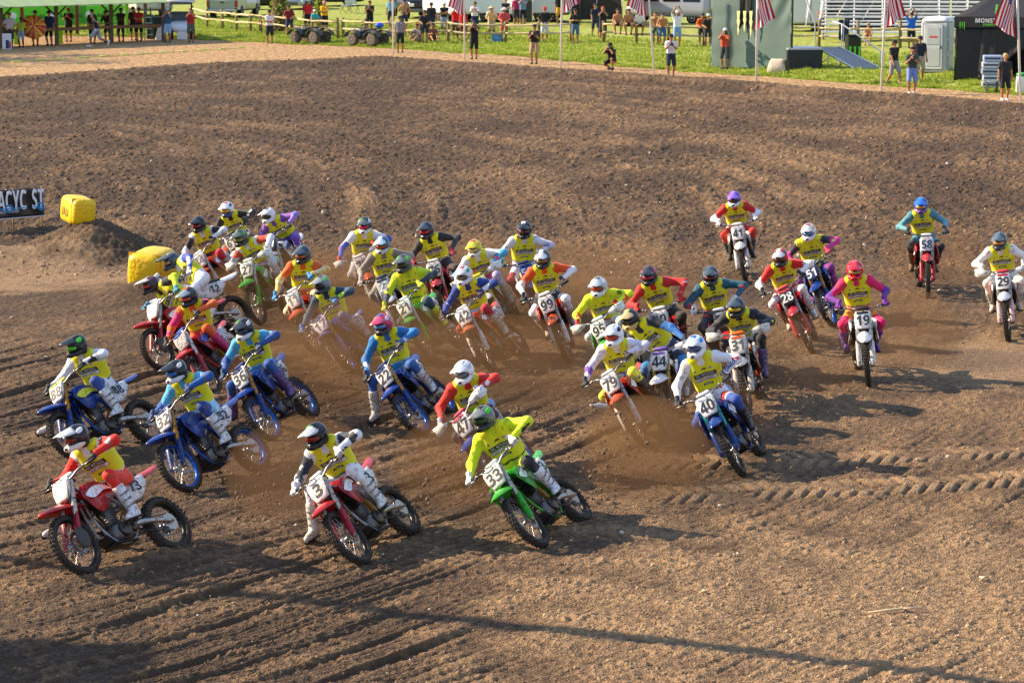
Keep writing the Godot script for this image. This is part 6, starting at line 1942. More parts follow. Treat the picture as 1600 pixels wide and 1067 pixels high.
func pickup(pos: Vector3, yaw: float, colour: String, label: String) -> void:
	var o := thing("pickup_truck", label, "truck", "vehicles parked behind the fence", Transform3D(Basis(Vector3.UP, deg_to_rad(yaw)), on_land(pos)))
	var paint := mat(colour, 0.3, 0.3, "coat")
	car_body(o, "cab", [[-2.75, 0.85, 0.55, 0.95, 1.02, 0.78], [-2.6, 0.96, 0.45, 1.02, 1.12, 0.88], [-1.4, 1.0, 0.42, 1.10, 1.22, 0.92], [-0.75, 1.0, 0.42, 1.14, 1.85, 0.72], [0.55, 1.0, 0.42, 1.14, 1.90, 0.74], [0.75, 1.0, 0.42, 1.14, 1.80, 0.74]], paint)
	for s: float in [-1.0, 1.0]: one(o, "bed_side", paint, at(0.95 * s, 0.84, 1.75), Vector3(0.10, 0.66, 2.0), 0.04)
	one(o, "bed_floor", mat("2a2a2c", 0.8), at(0, 0.62, 1.75), Vector3(1.8, 0.08, 2.0))
	var tg := one(o, "tailgate", paint, at(0, 0.86, 2.74), Vector3(1.62, 0.58, 0.07), 0.03)
	one(tg, "handle", mat("1e1e20", 0.5), at(0, 0.14, 0.04), Vector3(0.26, 0.08, 0.02))
	one(o, "rear_bumper", mat("a8aaac", 0.3, 0.7), at(0, 0.50, 2.82), Vector3(1.9, 0.18, 0.14), 0.04)
	one(o, "number_plate", mat("dfe2e4", 0.5), at(0, 0.5, 2.898), Vector3(0.32, 0.14, 0.01))
	one(o, "front_bumper", mat("6a6c6e", 0.4, 0.4), at(0, 0.52, -2.80), Vector3(1.9, 0.22, 0.14), 0.05)
	one(o, "grille", mat("1a1a1c", 0.5), at(0, 0.84, -2.77), Vector3(1.2, 0.30, 0.06))
	for s: float in [-1.0, 1.0]:
		one(o, "tail_light", mat("a01418", 0.25), at(0.93 * s, 0.92, 2.755), Vector3(0.15, 0.40, 0.05))
		one(o, "headlight", mat("e4e6e8", 0.15), at(0.78 * s, 0.86, -2.76), Vector3(0.28, 0.2, 0.08))
		one(o, "side_window", mat("15181c", 0.08), at(0.855 * s, 1.48, -0.1, 0, 0, 0.36 * s), Vector3(0.03, 0.42, 1.2))
		for z: float in [-1.8, 1.75]: car_wheel(o, 0.88 * s, z, 0.40, 0.27)
	one(o, "rear_window", mat("15181c", 0.08), at(0, 1.5, 0.775, 0, -0.05), Vector3(1.3, 0.4, 0.03))
	one(o, "windscreen", mat("15181c", 0.08), at(0, 1.5, -1.1, 0, -0.75), Vector3(1.45, 0.03, 0.7))

func car(pos: Vector3, yaw: float, colour: String, label: String, van := false) -> void:
	var o := thing("van" if van else "parked_car", label, "van" if van else "car", "vehicles parked behind the fence", Transform3D(Basis(Vector3.UP, deg_to_rad(yaw)), on_land(pos)))
	var paint := mat(colour, 0.3, 0.3, "coat")
	if van: car_body(o, "body", [[-2.7, 0.8, 0.5, 0.85, 0.95, 0.7], [-2.5, 0.98, 0.42, 0.95, 1.1, 0.85], [-1.9, 1.0, 0.4, 1.1, 1.35, 0.85], [-1.2, 1.0, 0.4, 1.15, 2.1, 0.82], [2.4, 1.0, 0.4, 1.15, 2.15, 0.86], [2.7, 0.97, 0.45, 1.1, 2.05, 0.82]], paint)
	else: car_body(o, "body", [[-2.2, 0.72, 0.4, 0.62, 0.72, 0.6], [-2.05, 0.88, 0.32, 0.7, 0.84, 0.75], [-1.0, 0.92, 0.3, 0.86, 1.0, 0.75], [-0.3, 0.92, 0.3, 0.92, 1.48, 0.6], [1.0, 0.92, 0.3, 0.92, 1.52, 0.62], [1.9, 0.9, 0.32, 0.92, 1.15, 0.6], [2.2, 0.82, 0.4, 0.86, 1.0, 0.6]], paint)
	var y := 1.55 if van else 1.16
	var L := 2.2 if van else 1.05
	for s: float in [-1.0, 1.0]:
		var zs: Array = [-1.0, 0.4, 1.7] if van else [0.05, 0.95]
		for z: float in zs: one(o, "side_window", mat("14171b", 0.08), at((0.93 if van else 0.80) * s, y, z, 0, 0, 0.16 * s if van else 0.5 * s), Vector3(0.03, 0.5 if van else 0.38, 1.1 if van else 0.8))
		one(o, "headlight", mat("e4e6e8", 0.12), at(0.68 * s, 0.74 if van else 0.62, -2.52 if van else -2.1, 0.3 * s), Vector3(0.34, 0.15, 0.12))
		one(o, "tail_light", mat("9c1418", 0.25), at(0.86 * s, 0.95 if van else 0.8, 2.66 if van else 2.16), Vector3(0.14, 0.35 if van else 0.16, 0.06))
		for z: float in [-L * 0.8 - 0.5, L * 0.6 + 0.4]: car_wheel(o, 0.84 * s, z, 0.35, 0.22)
	one(o, "windscreen", mat("14171b", 0.08), at(0, 1.65 if van else 1.22, -1.62 if van else -0.68, 0, -0.85 if van else -0.62), Vector3(1.5 if van else 1.3, 0.03, 0.95 if van else 0.85))
	one(o, "grille", mat("1a1a1c", 0.4), at(0, 0.62 if van else 0.5, -2.66 if van else -2.14), Vector3(1.0, 0.22, 0.12))

func trailer(pos: Vector3, yaw: float, L: float, colour: String, label: String) -> void:
	var o := thing("enclosed_trailer", label, "trailer", "", Transform3D(Basis(Vector3.UP, deg_to_rad(yaw)), on_land(pos)))
	one(o, "box", mat(colour, 0.35, 0.0, "coat"), at(0, 1.65, 0), Vector3(2.3, 2.3, L), 0.06)
	var d := one(o, "rear_door", mat(colour, 0.4), at(0, 1.6, L / 2 + 0.015), Vector3(2.1, 2.0, 0.04), 0.01)
	for s: float in [-1.0, 1.0]:
		one(d, "hinge", mat("9a9c9e", 0.4, 0.6), at(0.9 * s, -0.6, 0.03), Vector3(0.22, 0.06, 0.02))
		car_wheel(o, 1.0 * s, -0.2, 0.34, 0.22)
		car_wheel(o, 1.0 * s, 0.6, 0.34, 0.22)
		one(o, "corner_trim", mat("c8cacc", 0.3, 0.7), at(1.14 * s, 1.65, L / 2 + 0.012), Vector3(0.06, 2.28, 0.06))
	one(d, "latch_bar", mat("8c8e90", 0.4, 0.6), at(0.25, 0, 0.04), Vector3(0.05, 1.9, 0.03))
	one(o, "skirt", mat("3a3c3e", 0.5), at(0, 0.46, 0), Vector3(2.2, 0.1, L - 0.1))

func quad_bike(pos: Vector3, yaw: float, colour: String, label: String, blue := false) -> void:
	var o := thing("quad_bike", label, "quad bike", "quad bikes parked by the fence", Transform3D(Basis(Vector3.UP, deg_to_rad(yaw)), on_land(pos)))
	var pl := mat(colour, 0.6, 0.0, "mud")
	for s: float in [-1.0, 1.0]:
		for z: float in [-0.62, 0.62]:
			car_wheel(o, 0.43 * s, z, 0.32, 0.26, "5a5048")
			var st := begin()
			var top := []
			var bot := []
			for i in 9:
				var a := PI * (0.05 + 0.9 * i / 8.0)
				var c := Vector3(0.28 * s, 0.40, z)
				top.append(c + Vector3(0, sin(a) * 0.40, -cos(a) * 0.46))
				bot.append(c + Vector3(0.34 * s, sin(a) * 0.38 - 0.03, -cos(a) * 0.48))
			if s > 0: ribbon(st, top, bot, 0.02, 0.0)
			else: ribbon(st, bot, top, 0.02, 0.0)
			put(o, "fender", done(st), pl)
	var st := begin()
	cbox(st, at(0, 0.45, 0), Vector3(0.42, 0.34, 1.2), 0.08)
	cbox(st, at(0, 0.72, -0.35), Vector3(0.40, 0.28, 0.5), 0.1)
	put(o, "body", done(st), pl)
	st = begin()
	var rr := []
	for q in [[-0.2, 0.78, 0.10, 0.05], [0.0, 0.80, 0.14, 0.07], [0.3, 0.80, 0.17, 0.07], [0.55, 0.84, 0.16, 0.06], [0.66, 0.84, 0.1, 0.03]]: rr.append(ring(Vector3(0, q[1], q[0]), Vector3(1, 0, 0), Vector3.UP, q[2], q[3], 12, 0.7))
	loft(st, rr)
	put(o, "seat", done(st), mat("1e1e20", 0.8))
	st = begin()
	bar(st, Vector3(0, 0.75, -0.25), Vector3(0, 1.02, -0.15), 0.03)
	bar(st, Vector3(-0.38, 1.06, -0.08), Vector3(0.38, 1.06, -0.08), 0.016)
	put(o, "handlebar", done(st), mat("222224", 0.6))
	for z: float in [-0.72, 0.72]:
		st = begin()
		for k in 5: bar(st, Vector3(-0.35 + k * 0.175, 0.88, z - 0.22), Vector3(-0.35 + k * 0.175, 0.88, z + 0.22), 0.012)
		for k in 2: bar(st, Vector3(-0.4, 0.88, z - 0.22 + k * 0.44), Vector3(0.4, 0.88, z - 0.22 + k * 0.44), 0.014)
		for k in 2: bar(st, Vector3(-0.2 + k * 0.4, 0.6, z * 0.9), Vector3(-0.2 + k * 0.4, 0.88, z), 0.014)
		put(o, "rack", done(st), mat("2a2a2c", 0.5))
	for s: float in [-1.0, 1.0]: one(o, "headlight", mat("d8dade", 0.15), at(0.16 * s, 0.66, -0.61), Vector3(0.14, 0.1, 0.05), 0.02)
	if blue:
		st = begin()
		ellipsoid(st, Vector3.ZERO, Vector3(0.26, 0.14, 0.2), 14, 8)
		solo("bundle", done(st), mat("1f5fd0", 0.6), "bright blue bundle strapped on the rear rack of a quad bike", "bag", "", o.transform * at(0.02, 1.03, 0.72))

func bicycle(pos: Vector3, yaw: float, colour: String, label: String) -> void:
	var o := thing("bicycle", label, "bicycle", "bicycles standing by the fence", Transform3D(Basis(Vector3.UP, deg_to_rad(yaw)), on_land(pos)))
	for z: float in [-0.52, 0.52]:
		var st := begin()
		var c := []
		for i in 25: c.append(Vector3(0, 0.35 + cos(TAU * i / 24.0) * 0.33, z + sin(TAU * i / 24.0) * 0.33))
		tube(st, c, 0.022, 7, 1.0, false)
		for i in 12: bar(st, Vector3(0, 0.35, z), Vector3(0, 0.35 + cos(TAU * i / 12.0) * 0.31, z + sin(TAU * i / 12.0) * 0.31), 0.003, 3)
		put(o, "wheel", done(st), mat("1b1b1c", 0.8))
	var st := begin()
	for q in [[Vector3(0, 0.35, 0.52), Vector3(0, 0.34, 0.08)], [Vector3(0, 0.34, 0.08), Vector3(0, 0.82, 0.22)], [Vector3(0, 0.35, 0.52), Vector3(0, 0.74, 0.2)], [Vector3(0, 0.76, 0.2), Vector3(0, 0.80, -0.36)], [Vector3(0, 0.34, 0.08), Vector3(0, 0.68, -0.38)], [Vector3(0, 0.95, -0.33), Vector3(0, 0.35, -0.52)]]: bar(st, q[0], q[1], 0.022)
	put(o, "frame", done(st), mat(colour, 0.4))
	rod(o, "handlebar", mat("1c1c1e", 0.6), [Vector3(-0.33, 1.0, -0.28), Vector3(0, 0.97, -0.34), Vector3(0.33, 1.0, -0.28)], 0.014, 6)
	one(o, "saddle", mat("1c1c1e", 0.8), at(0, 0.90, 0.24), Vector3(0.13, 0.06, 0.27), 0.025)

func canopy_tent(o: Node3D, w: float, d: float, eave: float, peak: float, m: Material, valance: float) -> void:
	# four-sided roof with sagging panels and a valance of its own
	var C := [Vector3(-w / 2, eave, d / 2), Vector3(w / 2, eave, d / 2), Vector3(w / 2, eave, -d / 2), Vector3(-w / 2, eave, -d / 2)]
	for k in 4:
		var a: Vector3 = C[k]
		var b: Vector3 = C[(k + 1) % 4]
		var st := begin()
		var rings := []
		for i in 9:
			var t := i / 8.0
			var rg := PackedVector3Array()
			for j in 9:
				var p: Vector3 = a.lerp(b, j / 8.0).lerp(Vector3(0, peak, 0), t * 0.97)
				p.y -= 0.10 * sin(t * PI) * sin(j / 8.0 * PI)
				rg.append(p)
			var lo := rg.duplicate()
			lo.reverse()
			for q in lo: rg.append(q - Vector3(0, 0.012, 0))
			rings.append(rg)
		loft(st, rings)
		put(o, "roof_panel", done(st), m)
		var n := (b - a).cross(Vector3.UP).normalized()
		var vm := one(o, "valance", m, Transform3D(Basis((b - a).normalized(), Vector3.UP, -n), (a + b) / 2 - Vector3(0, valance / 2, 0) + n * 0.01), Vector3(a.distance_to(b), valance, 0.012), 0.003)
		vm.name = "valance"
		rod(o, "leg", mat("2a2a2c", 0.5, 0.4), [Vector3(a.x * 0.98, 0, a.z * 0.98), Vector3(a.x * 0.98, eave, a.z * 0.98)], 0.025, 6)

func drape(w: float, h: float, folds: float, amp: float, top_cut: Callable) -> ArrayMesh:
	# hanging cloth in the xy plane, y from the hem to 0; top_cut gives how much of the height is left at u
	var st := begin()
	var rings := []
	for i in 41:
		var u := i / 40.0
		var rg := PackedVector3Array()
		var keep: float = top_cut.call(u)
		for j in 13:
			var v := j / 12.0
			rg.append(Vector3((u - 0.5) * w + 0.04 * sin(v * 3.0 + u * 9.0), -h * keep * v, amp * sin(u * folds + v * 1.5) * (0.3 + v) + 0.5 * amp * sin(u * folds * 2.3 + 2.0 * v)))
		var back := rg.duplicate()
		back.reverse()
		for q in back: rg.append(q - Vector3(0, 0, 0.008))
		rings.append(rg)
	loft(st, rings)
	return done(st)

func far_tree(pos: Vector3, h: float, seed_: int, label: String) -> void:
	var o := thing("tree", label, "tree", "tall trees left of the view", Transform3D(Basis.IDENTITY, pos))
	var g := RandomNumberGenerator.new()
	g.seed = seed_
	var st := begin()
	tube(st, [Vector3(0, -0.2, 0), Vector3(0.1, h * 0.3, 0), Vector3(-0.1, h * 0.75, 0.1)], [0.4, 0.3, 0.12], 10)
	for k in 7:
		var a := TAU * k / 7
		var y := h * (0.3 + 0.07 * k)
		tube(st, [Vector3(0, y, 0), Vector3(cos(a) * h * 0.12, y + h * 0.08, sin(a) * h * 0.12), Vector3(cos(a) * h * 0.24, y + h * 0.12, sin(a) * h * 0.24)], [0.16, 0.1, 0.04], 6)
	put(o, "trunk", done(st), mat("6a5a48", 0.95, 0.0, "bark"))
	st = begin(false)
	for c in 46:
		var cc := Vector3(g.randfn() * h * 0.13, h * 0.62 + g.randfn() * h * 0.15, g.randfn() * h * 0.13)
		for i in 60:
			var p := cc + Vector3(g.randfn(), g.randfn() * 0.7, g.randfn()) * h * 0.05
			var b := Basis.from_euler(Vector3(g.randf() * TAU, g.randf() * TAU, 0))
			var s := g.randf_range(0.14, 0.3)
			quad(st, p - b.x * s * 0.5, p + b.y * s, p + b.x * s * 0.5, p - b.y * s * 0.6)
	put(o, "crown", done(st), mat("5a7428", 0.7, 0.0, "leaf"))

func build_background() -> void:
	var white := mat("e6e6e4", 0.5)
	var alu := mat("d8d9da", 0.4, 0.2)
	var blackm := mat("1a1b1d", 0.8)
	# ---- rail fence
	build_fence("log rail fence on the left, beside the silver pickup", [Vector3(-18.85, 0, -159.29), Vector3(-17.60, 0, -155.86), Vector3(-16.45, 0, -153.38), Vector3(-15.41, 0, -150.98), Vector3(-14.40, 0, -148.65), Vector3(-13.24, 0, -147.14), Vector3(-12.11, 0, -145.66), Vector3(-10.64, 0, -143.49), Vector3(-9.19, 0, -142.08)], 0)
	build_fence("log rail fence in the middle, with spectators leaning on it", [Vector3(-9.19, 0, -142.08)+Vector3(0.3,0,0), Vector3(-7.67, 0, -140.70), Vector3(-6.24, 0, -140.01), Vector3(-4.73, 0, -138.67), Vector3(-3.29, 0, -138.67), Vector3(-1.90, 0, -138.01), Vector3(-0.33, 0, -138.01), Vector3(1.37, 0, -137.35), Vector3(2.99, 0, -137.35)], 1)
	build_fence("log rail fence left of the tall green screen", [Vector3(4.63, 0, -136.70), Vector3(6.23, 0, -135.42), Vector3(7.86, 0, -135.42), Vector3(9.63, 0, -135.42), Vector3(11.18, 0, -134.79)], 2)
	build_fence("log rail fence in front of the bleachers", [Vector3(13.51, 0, -134.16), Vector3(15.26, 0, -134.16), Vector3(17.12, 0, -133.54), Vector3(19.12, 0, -132.93), Vector3(20.70, 0, -132.32)], 1, 1.35)
	# ---- flags
	build_flag(Vector3(-5.68, 0, -128.78), 7.0, 2.9, 0.0, 1.0, "leftmost white flag pole, its flag above the picture", false)
	build_flag(Vector3(-2.17, 0, -123.80), 7.0, 1.95, -0.05, -1.0, "flag pole and flag by the white trailer, third photographer beside it")
	build_flag(Vector3(2.12, 0, -117.73), 7.0, 2.3, 0.12, 1.0, "flag pole and flag just right of the cameraman in tan shorts")
	build_flag(Vector3(5.99, 0, -113.11), 7.0, 2.35, -0.6, -1.0, "leaning flag pole and flag left of the photographer in white")
	build_flag(Vector3(9.76, 0, -107.61), 7.0, 2.05, 0.0, 1.0, "flag pole and flag in front of the tall green screen")
	build_flag(Vector3(14.02, 0, -102.25), 7.0, 2.35, 0.2, 1.0, "flag pole and flag in front of the bleachers")
	build_flag(Vector3(18.19, 0, -96.09), 7.0, 2.3, -0.45, -1.0, "flag pole and flag in front of the black tent")
	# ---- pavilion
	var pv := thing("pavilion", "open timber pavilion with green roof at far left", "pavilion")
	var grey := mat("7c7468", 0.9, 0.0, "bark")
	var brown := mat("7a5638", 0.9, 0.0, "bark")
	for q in [[Vector3(-25.49, 0, -134.79), grey], [Vector3(-23.17, 0, -137.35), grey], [Vector3(-20.77, 0, -140.01), grey], [Vector3(-18.25, 0, -141.38), grey], [Vector3(-26.69, 0, -147.14), brown], [Vector3(-24.06, 0, -149.42), brown], [Vector3(-20.81, 0, -153.38), brown]]:
		var b: Vector3 = q[0]
		one(pv, "post", q[1], Transform3D(Basis.IDENTITY, b + Vector3(0, 1.0, 0)), Vector3(0.19, 2.2, 0.19), 0.02)
	one(pv, "painted_post", mat("7ab82a", 0.7), Transform3D(Basis.IDENTITY, Vector3(-21.19, 0, -148.65) + Vector3(0, 1.2, 0)), Vector3(0.2, 2.4, 0.2), 0.02)
	var fr := [Vector3(-27.10, 0, -132.93), Vector3(-25.49, 0, -134.79), Vector3(-23.17, 0, -137.35), Vector3(-20.77, 0, -140.01), Vector3(-18.36, 0, -141.38)]
	for i in 4:
		var a: Vector3 = fr[i] + Vector3(0, 0.86, 0.12)
		var b: Vector3 = fr[i + 1] + Vector3(0, 0.86, 0.12)
		one(pv, "rail", mat("94795a", 0.9, 0.0, "bark"), Transform3D(Basis.looking_at(b - a), (a + b) / 2), Vector3(0.06, 0.17, a.distance_to(b) - 0.02), 0.01)
	# roof: sheet of ribbed panels sloping down to the front posts
	var ra: Vector3 = Vector3(-29.26, 0, -129.94)
	var rb: Vector3 = Vector3(-18.15, 0, -141.38)
	var back := Vector3(-0.55, 0, -0.83).normalized() * 7.0
	for i in 16:
		var p0: Vector3 = ra.lerp(rb, i / 16.0)
		var p1: Vector3 = ra.lerp(rb, (i + 1) / 16.0)
		var st := begin(false)
		var e := (p1 - p0) * 0.004
		var lo := Vector3(0, 2.10, 0) - back * 0.08
		var hi := Vector3(0, 3.5, 0) + back
		ribbon(st, [p0 + lo + e, p0 + hi + e], [p1 + lo - e, p1 + hi - e], 0.04, 0.015)
		put(pv, "roof_panel", done(st), mat("8ca276", 0.7))
	for i in 3:
		var p: Vector3 = fr[i + 1]
		for s: float in [-1.0, 1.0]:
			rod(pv, "brace", brown, [p + Vector3(0.1 * s, 1.6, 0), p + Vector3(0.6 * s, 2.1, 0)], 0.05, 6)
	# banner on the back of the pavilion
	var bn := thing("banner", "long lime green banner with white top hung inside the pavilion", "banner")
	var b0: Vector3 = Vector3(-30.99, 0, -155.86)
	var b1: Vector3 = Vector3(-22.90, 0, -160.17)
	var bx := Transform3D(Basis((b1 - b0).normalized(), Vector3.UP, (b1 - b0).normalized().cross(Vector3.UP)), (b0 + b1) / 2 + Vector3(0, 0.72, 0))
	one(bn, "cloth", mat("62cc24", 0.6), bx, Vector3(b0.distance_to(b1), 1.15, 0.03), 0.004)
	one(bn, "white_strip", mat("e2e8e0", 0.6), bx * at(0, 0.66, 0), Vector3(b0.distance_to(b1), 0.16, 0.034), 0.004)
	for k in 4:
		put(bn, "lettering", text_mesh("Kawasaki", 0.22, 0.01), mat("16381a", 0.6), bx * at(-3.4 + k * 2.3, 0.0, 0.022))
		var st := begin(false)
		var gear := PackedVector2Array()
		for i in 24: gear.append(Vector2(cos(TAU * i / 24), sin(TAU * i / 24)) * (0.24 if i % 2 == 0 else 0.19))
		prism(st, gear, 0.008)
		put(bn, "emblem", done(st), mat("dfe6dc", 0.6), bx * at(-2.3 + k * 2.3, 0.05, 0.022))
	one(bn, "darker_panel", mat("3d9a18", 0.6), bx * at(1.6, 0, 0.002), Vector3(1.1, 1.14, 0.032), 0.004)
	# grey trailer wall and ladder at the pavilion's right end
	trailer(Vector3(-23.22, 0, -171.56), 20, 5.0, "b4b2ae", "grey trailer standing behind the right end of the pavilion")
	var ld := thing("step_ladder", "green step ladder leaning at the right end of the pavilion", "ladder", "", Transform3D(Basis(Vector3.UP, 0.3), Vector3(-19.34, 0, -143.49)))
	for s: float in [-1.0, 1.0]: rod(ld, "side_rail", mat("1f7a64", 0.5), [Vector3(0.24 * s, 0, 0.35), Vector3(0.15 * s, 1.75, 0)], 0.03, 6)
	for s: float in [-1.0, 1.0]: rod(ld, "rear_leg", mat("1f7a64", 0.5), [Vector3(0.24 * s, 0, -0.4), Vector3(0.14 * s, 1.72, -0.03)], 0.022, 6)
	for i in 5: one(ld, "step", mat("c8cac8", 0.4, 0.6), at(0, 0.32 + i * 0.3, 0.29 - i * 0.06), Vector3(0.42 - i * 0.03, 0.03, 0.09), 0.008)
	var bd := thing("dark_cabinet", "dark green cabinet behind the step ladder", "cabinet", "", Transform3D(Basis.IDENTITY, Vector3(-19.13, 0, -144.21)))
	one(bd, "body", mat("16201c", 0.6), at(0, 0.6, -0.4), Vector3(0.8, 1.2, 0.6), 0.02)
	one(bd, "door", mat("1c2a24", 0.6), at(0, 0.6, -0.09), Vector3(0.72, 1.1, 0.02), 0.008)
	var cs := thing("white_case", "white slatted case leaning beside the cabinet", "case", "", Transform3D(Basis.from_euler(Vector3(0, 0.3, -0.25)), Vector3(-18.80, 0, -143.49)))
	one(cs, "body", white, at(0, 0.4, 0), Vector3(0.36, 0.8, 0.2), 0.03)
	for i in 5: one(cs, "slat", mat("c8c4bc", 0.6), at(0, 0.14 + i * 0.13, 0.105), Vector3(0.32, 0.05, 0.015), 0.004)
	var sg := thing("yard_sign", "white sign board with a dark bottle picture at the far left", "sign", "", Transform3D(Basis.IDENTITY, Vector3(-25.00, 0, -133.54)))
	one(sg, "board", mat("d4d8de", 0.6), at(0, 0.42, 0), Vector3(0.46, 0.78, 0.03), 0.005)
	one(sg, "print", mat("24305a", 0.6), at(0.02, 0.28, 0.017), Vector3(0.16, 0.42, 0.006), 0.003)
	one(sg, "print", mat("a8283a", 0.6), at(0.15, 0.24, 0.017), Vector3(0.08, 0.34, 0.006), 0.003)
	one(sg, "stake", mat("9a8058", 0.8), at(0, 0.05, -0.03), Vector3(0.05, 0.5, 0.03), 0.005)
	for q in [[Vector3(-25.46, 0, -138.67), "lime panel standing behind the rail by the kid in the yellow vest"], [Vector3(-23.34, 0, -139.34), "lime panel standing at the foot of the second post"]]:
		var pn := thing("lime_panel", q[1], "panel", "lime panels in the pavilion", Transform3D(Basis.IDENTITY, q[0]))
		one(pn, "board", mat("8adc14", 0.6), at(0, 0.42, 0), Vector3(0.28, 0.84, 0.04), 0.01)
		one(pn, "foot", mat("2a2a2a", 0.6), at(0, 0.02, 0), Vector3(0.34, 0.04, 0.2), 0.01)
	# umbrella held open towards the track
	var um := thing("umbrella", "red and yellow patterned umbrella held sideways under the pavilion", "umbrella", "", Transform3D(Basis.from_euler(Vector3(1.15, 0.35, 0.1)), Vector3(-24.13, 0, -136.70) + Vector3(0, 0.98, 0.55)))
	for k in 8:
		var st := begin()
		var rings := []
		for i in 6:
			var t := i / 5.0
			var a0 := TAU * k / 8
			var a1 := TAU * (k + 1) / 8
			var r := 0.66 * sin(t * 1.25) / sin(1.25)
			var y := 0.36 * cos(t * 1.35)
			var p := Vector3(cos(a0) * r, y, sin(a0) * r)
			var q2 := Vector3(cos(a1) * r, y, sin(a1) * r)
			var md := (p + q2) / 2 + Vector3(0, -0.03 * t, 0)
			rings.append(PackedVector3Array([p, md, q2, q2 - Vector3(0, 0.008, 0), md - Vector3(0, 0.008, 0), p - Vector3(0, 0.008, 0)]))
		rings.reverse()
		loft(st, rings)
		var pnl := put(um, "panel", done(st), mat("b8302c" if k % 2 == 0 else "d8a838", 0.7))
		# printed tongues of the other colour
		var pr := begin(false)
		for i in 5:
			var t := 0.3 + i * 0.14
			var a := TAU * (k + 0.5) / 8
			var r := 0.66 * sin(t * 1.25) / sin(1.25)
			ellipsoid(pr, Vector3(cos(a) * r, 0.36 * cos(t * 1.35) - 0.012, sin(a) * r), Vector3(0.05 + 0.05 * t, 0.012, 0.022), 8, 4, Basis(Vector3.UP, -a + PI / 2))
		put(pnl, "print", done(pr), mat("d8b048" if k % 2 == 0 else "b83a2c", 0.7))
	rod(um, "shaft", mat("2a2a2a", 0.5), [Vector3(0, 0.36, 0), Vector3(0, -0.55, 0)], 0.012, 6)
	# course tape along the ground
	var tp := thing("course_tape", "line of lime markers laid on the dirt at far left", "tape")
	var t0: Vector3 = Vector3(-23.19, 0, -120.69)
	var t1: Vector3 = Vector3(-13.48, 0, -134.16)
	for i in 13:
		var p := t0.lerp(t1, i / 12.0)
		one(tp, "marker", mat("c8e06a", 0.7), Transform3D(Basis(Vector3.UP, 0.5 + 0.2 * sin(i * 3.0)), on_land(p) + Vector3(0, 0.06, 0)), Vector3(0.36 + 0.12 * sin(i * 2.0), 0.06, 0.10), 0.015)
	for i in 12:
		var a := on_land(t0.lerp(t1, i / 12.0)) + Vector3(0, 0.05, 0)
		var b := on_land(t0.lerp(t1, (i + 1) / 12.0)) + Vector3(0, 0.05, 0)
		rod(tp, "cord", mat("b8c83a", 0.7), [a, (a + b) / 2 - Vector3(0, 0.02, 0), b], 0.014, 5)
	# utility cart, front to the camera
	var ut := thing("utility_cart", "white utility cart with roof parked at the pavilion's right end", "cart", "", Transform3D(Basis(Vector3.UP, PI + 0.15), on_land(Vector3(-17.75, 0, -144.93))))
	var stt := begin()
	var hr := []
	for q in [[-1.35, 0.42, 0.52, 0.10], [-1.22, 0.50, 0.58, 0.17], [-0.8, 0.58, 0.64, 0.24], [-0.4, 0.62, 0.70, 0.30], [0.3, 0.62, 0.6, 0.28], [1.2, 0.62, 0.6, 0.28]]: hr.append(ring(Vector3(0, q[2], q[0]), Vector3(1, 0, 0), Vector3.UP, q[1], q[3], 14, 0.55))
	hr.reverse()
	loft(stt, hr)
	put(ut, "body", done(stt), mat("d4d6da", 0.35, 0.0, "coat"))
	for s: float in [-1.0, 1.0]:
		for z: float in [-0.95, 0.9]: car_wheel(ut, 0.58 * s, z, 0.31, 0.24)
		rod(ut, "roof_post", blackm, [Vector3(0.6 * s, 0.95, -0.55), Vector3(0.56 * s, 1.85, -0.25)], 0.025, 6)
		rod(ut, "roof_post", blackm, [Vector3(0.6 * s, 0.8, 0.7), Vector3(0.56 * s, 1.85, 0.6)], 0.025, 6)
		one(ut, "headlight", mat("e8eaee", 0.15), at(0.36 * s, 0.66, -1.28), Vector3(0.2, 0.09, 0.06), 0.02)
	one(ut, "windscreen", mat("4a545a", 0.1), at(0, 1.2, -0.47, 0, -0.3), Vector3(1.1, 0.6, 0.02), 0.005)
	one(ut, "roof", mat("2a2b2c", 0.5), at(0, 1.88, 0.2), Vector3(1.25, 0.06, 1.3), 0.02)
	for k in 3: rod(ut, "roof_tube", mat("d0d2d4", 0.3, 0.6), [Vector3(-0.75, 2.0 + 0.1 * (k % 2), -0.3 + k * 0.3), Vector3(0.75, 2.0 + 0.1 * (k % 2), -0.3 + k * 0.3)], 0.07, 10)
	one(ut, "seat", blackm, at(0, 0.95, 0.45), Vector3(1.1, 0.5, 0.18), 0.06)
	one(ut, "bumper_plate", white, at(0, 0.24, -1.42), Vector3(0.55, 0.42, 0.04), 0.12)
	# ---- vehicles behind the fence
	pickup(Vector3(-17.62, 0, -171.56), -10, "9aa09c", "silver pickup truck parked tail towards the track")
	car(Vector3(-17.36, 0, -185.85), 100, "1c1e22", "black car at the top left beside the vine-covered tree")
	car(Vector3(-14.76, 0, -184.67), 175, "a4a8ae", "silver car parked nose to the track behind the tree")
	car(Vector3(-12.63, 0, -190.74), 95, "2c3034", "dark car parked side-on behind the folding chair")
	pickup(Vector3(-6.14, 0, -169.55), 195, "14161a", "black pickup truck parked nose to the track")
	trailer(Vector3(-3.45, 0, -165.67), 35, 4.0, "e8eaea", "white trailer just right of the black pickup")
	trailer(Vector3(-0.97, 0, -164.73), 60, 6.0, "dfe6ec", "large pale white trailer behind the straw-hat spectator")
	trailer(Vector3(1.94, 0, -163.80), 85, 3.2, "d4dde4", "white box trailer left of the chain-link panel")
	car(Vector3(9.58, 0, -161.96), 62, "a8acb2", "silver van parked behind the fence left of the green screen", true)
	trailer(Vector3(16.03, 0, -151.77), 8, 4.0, "d8dadc", "pale trailer right of the green screen")
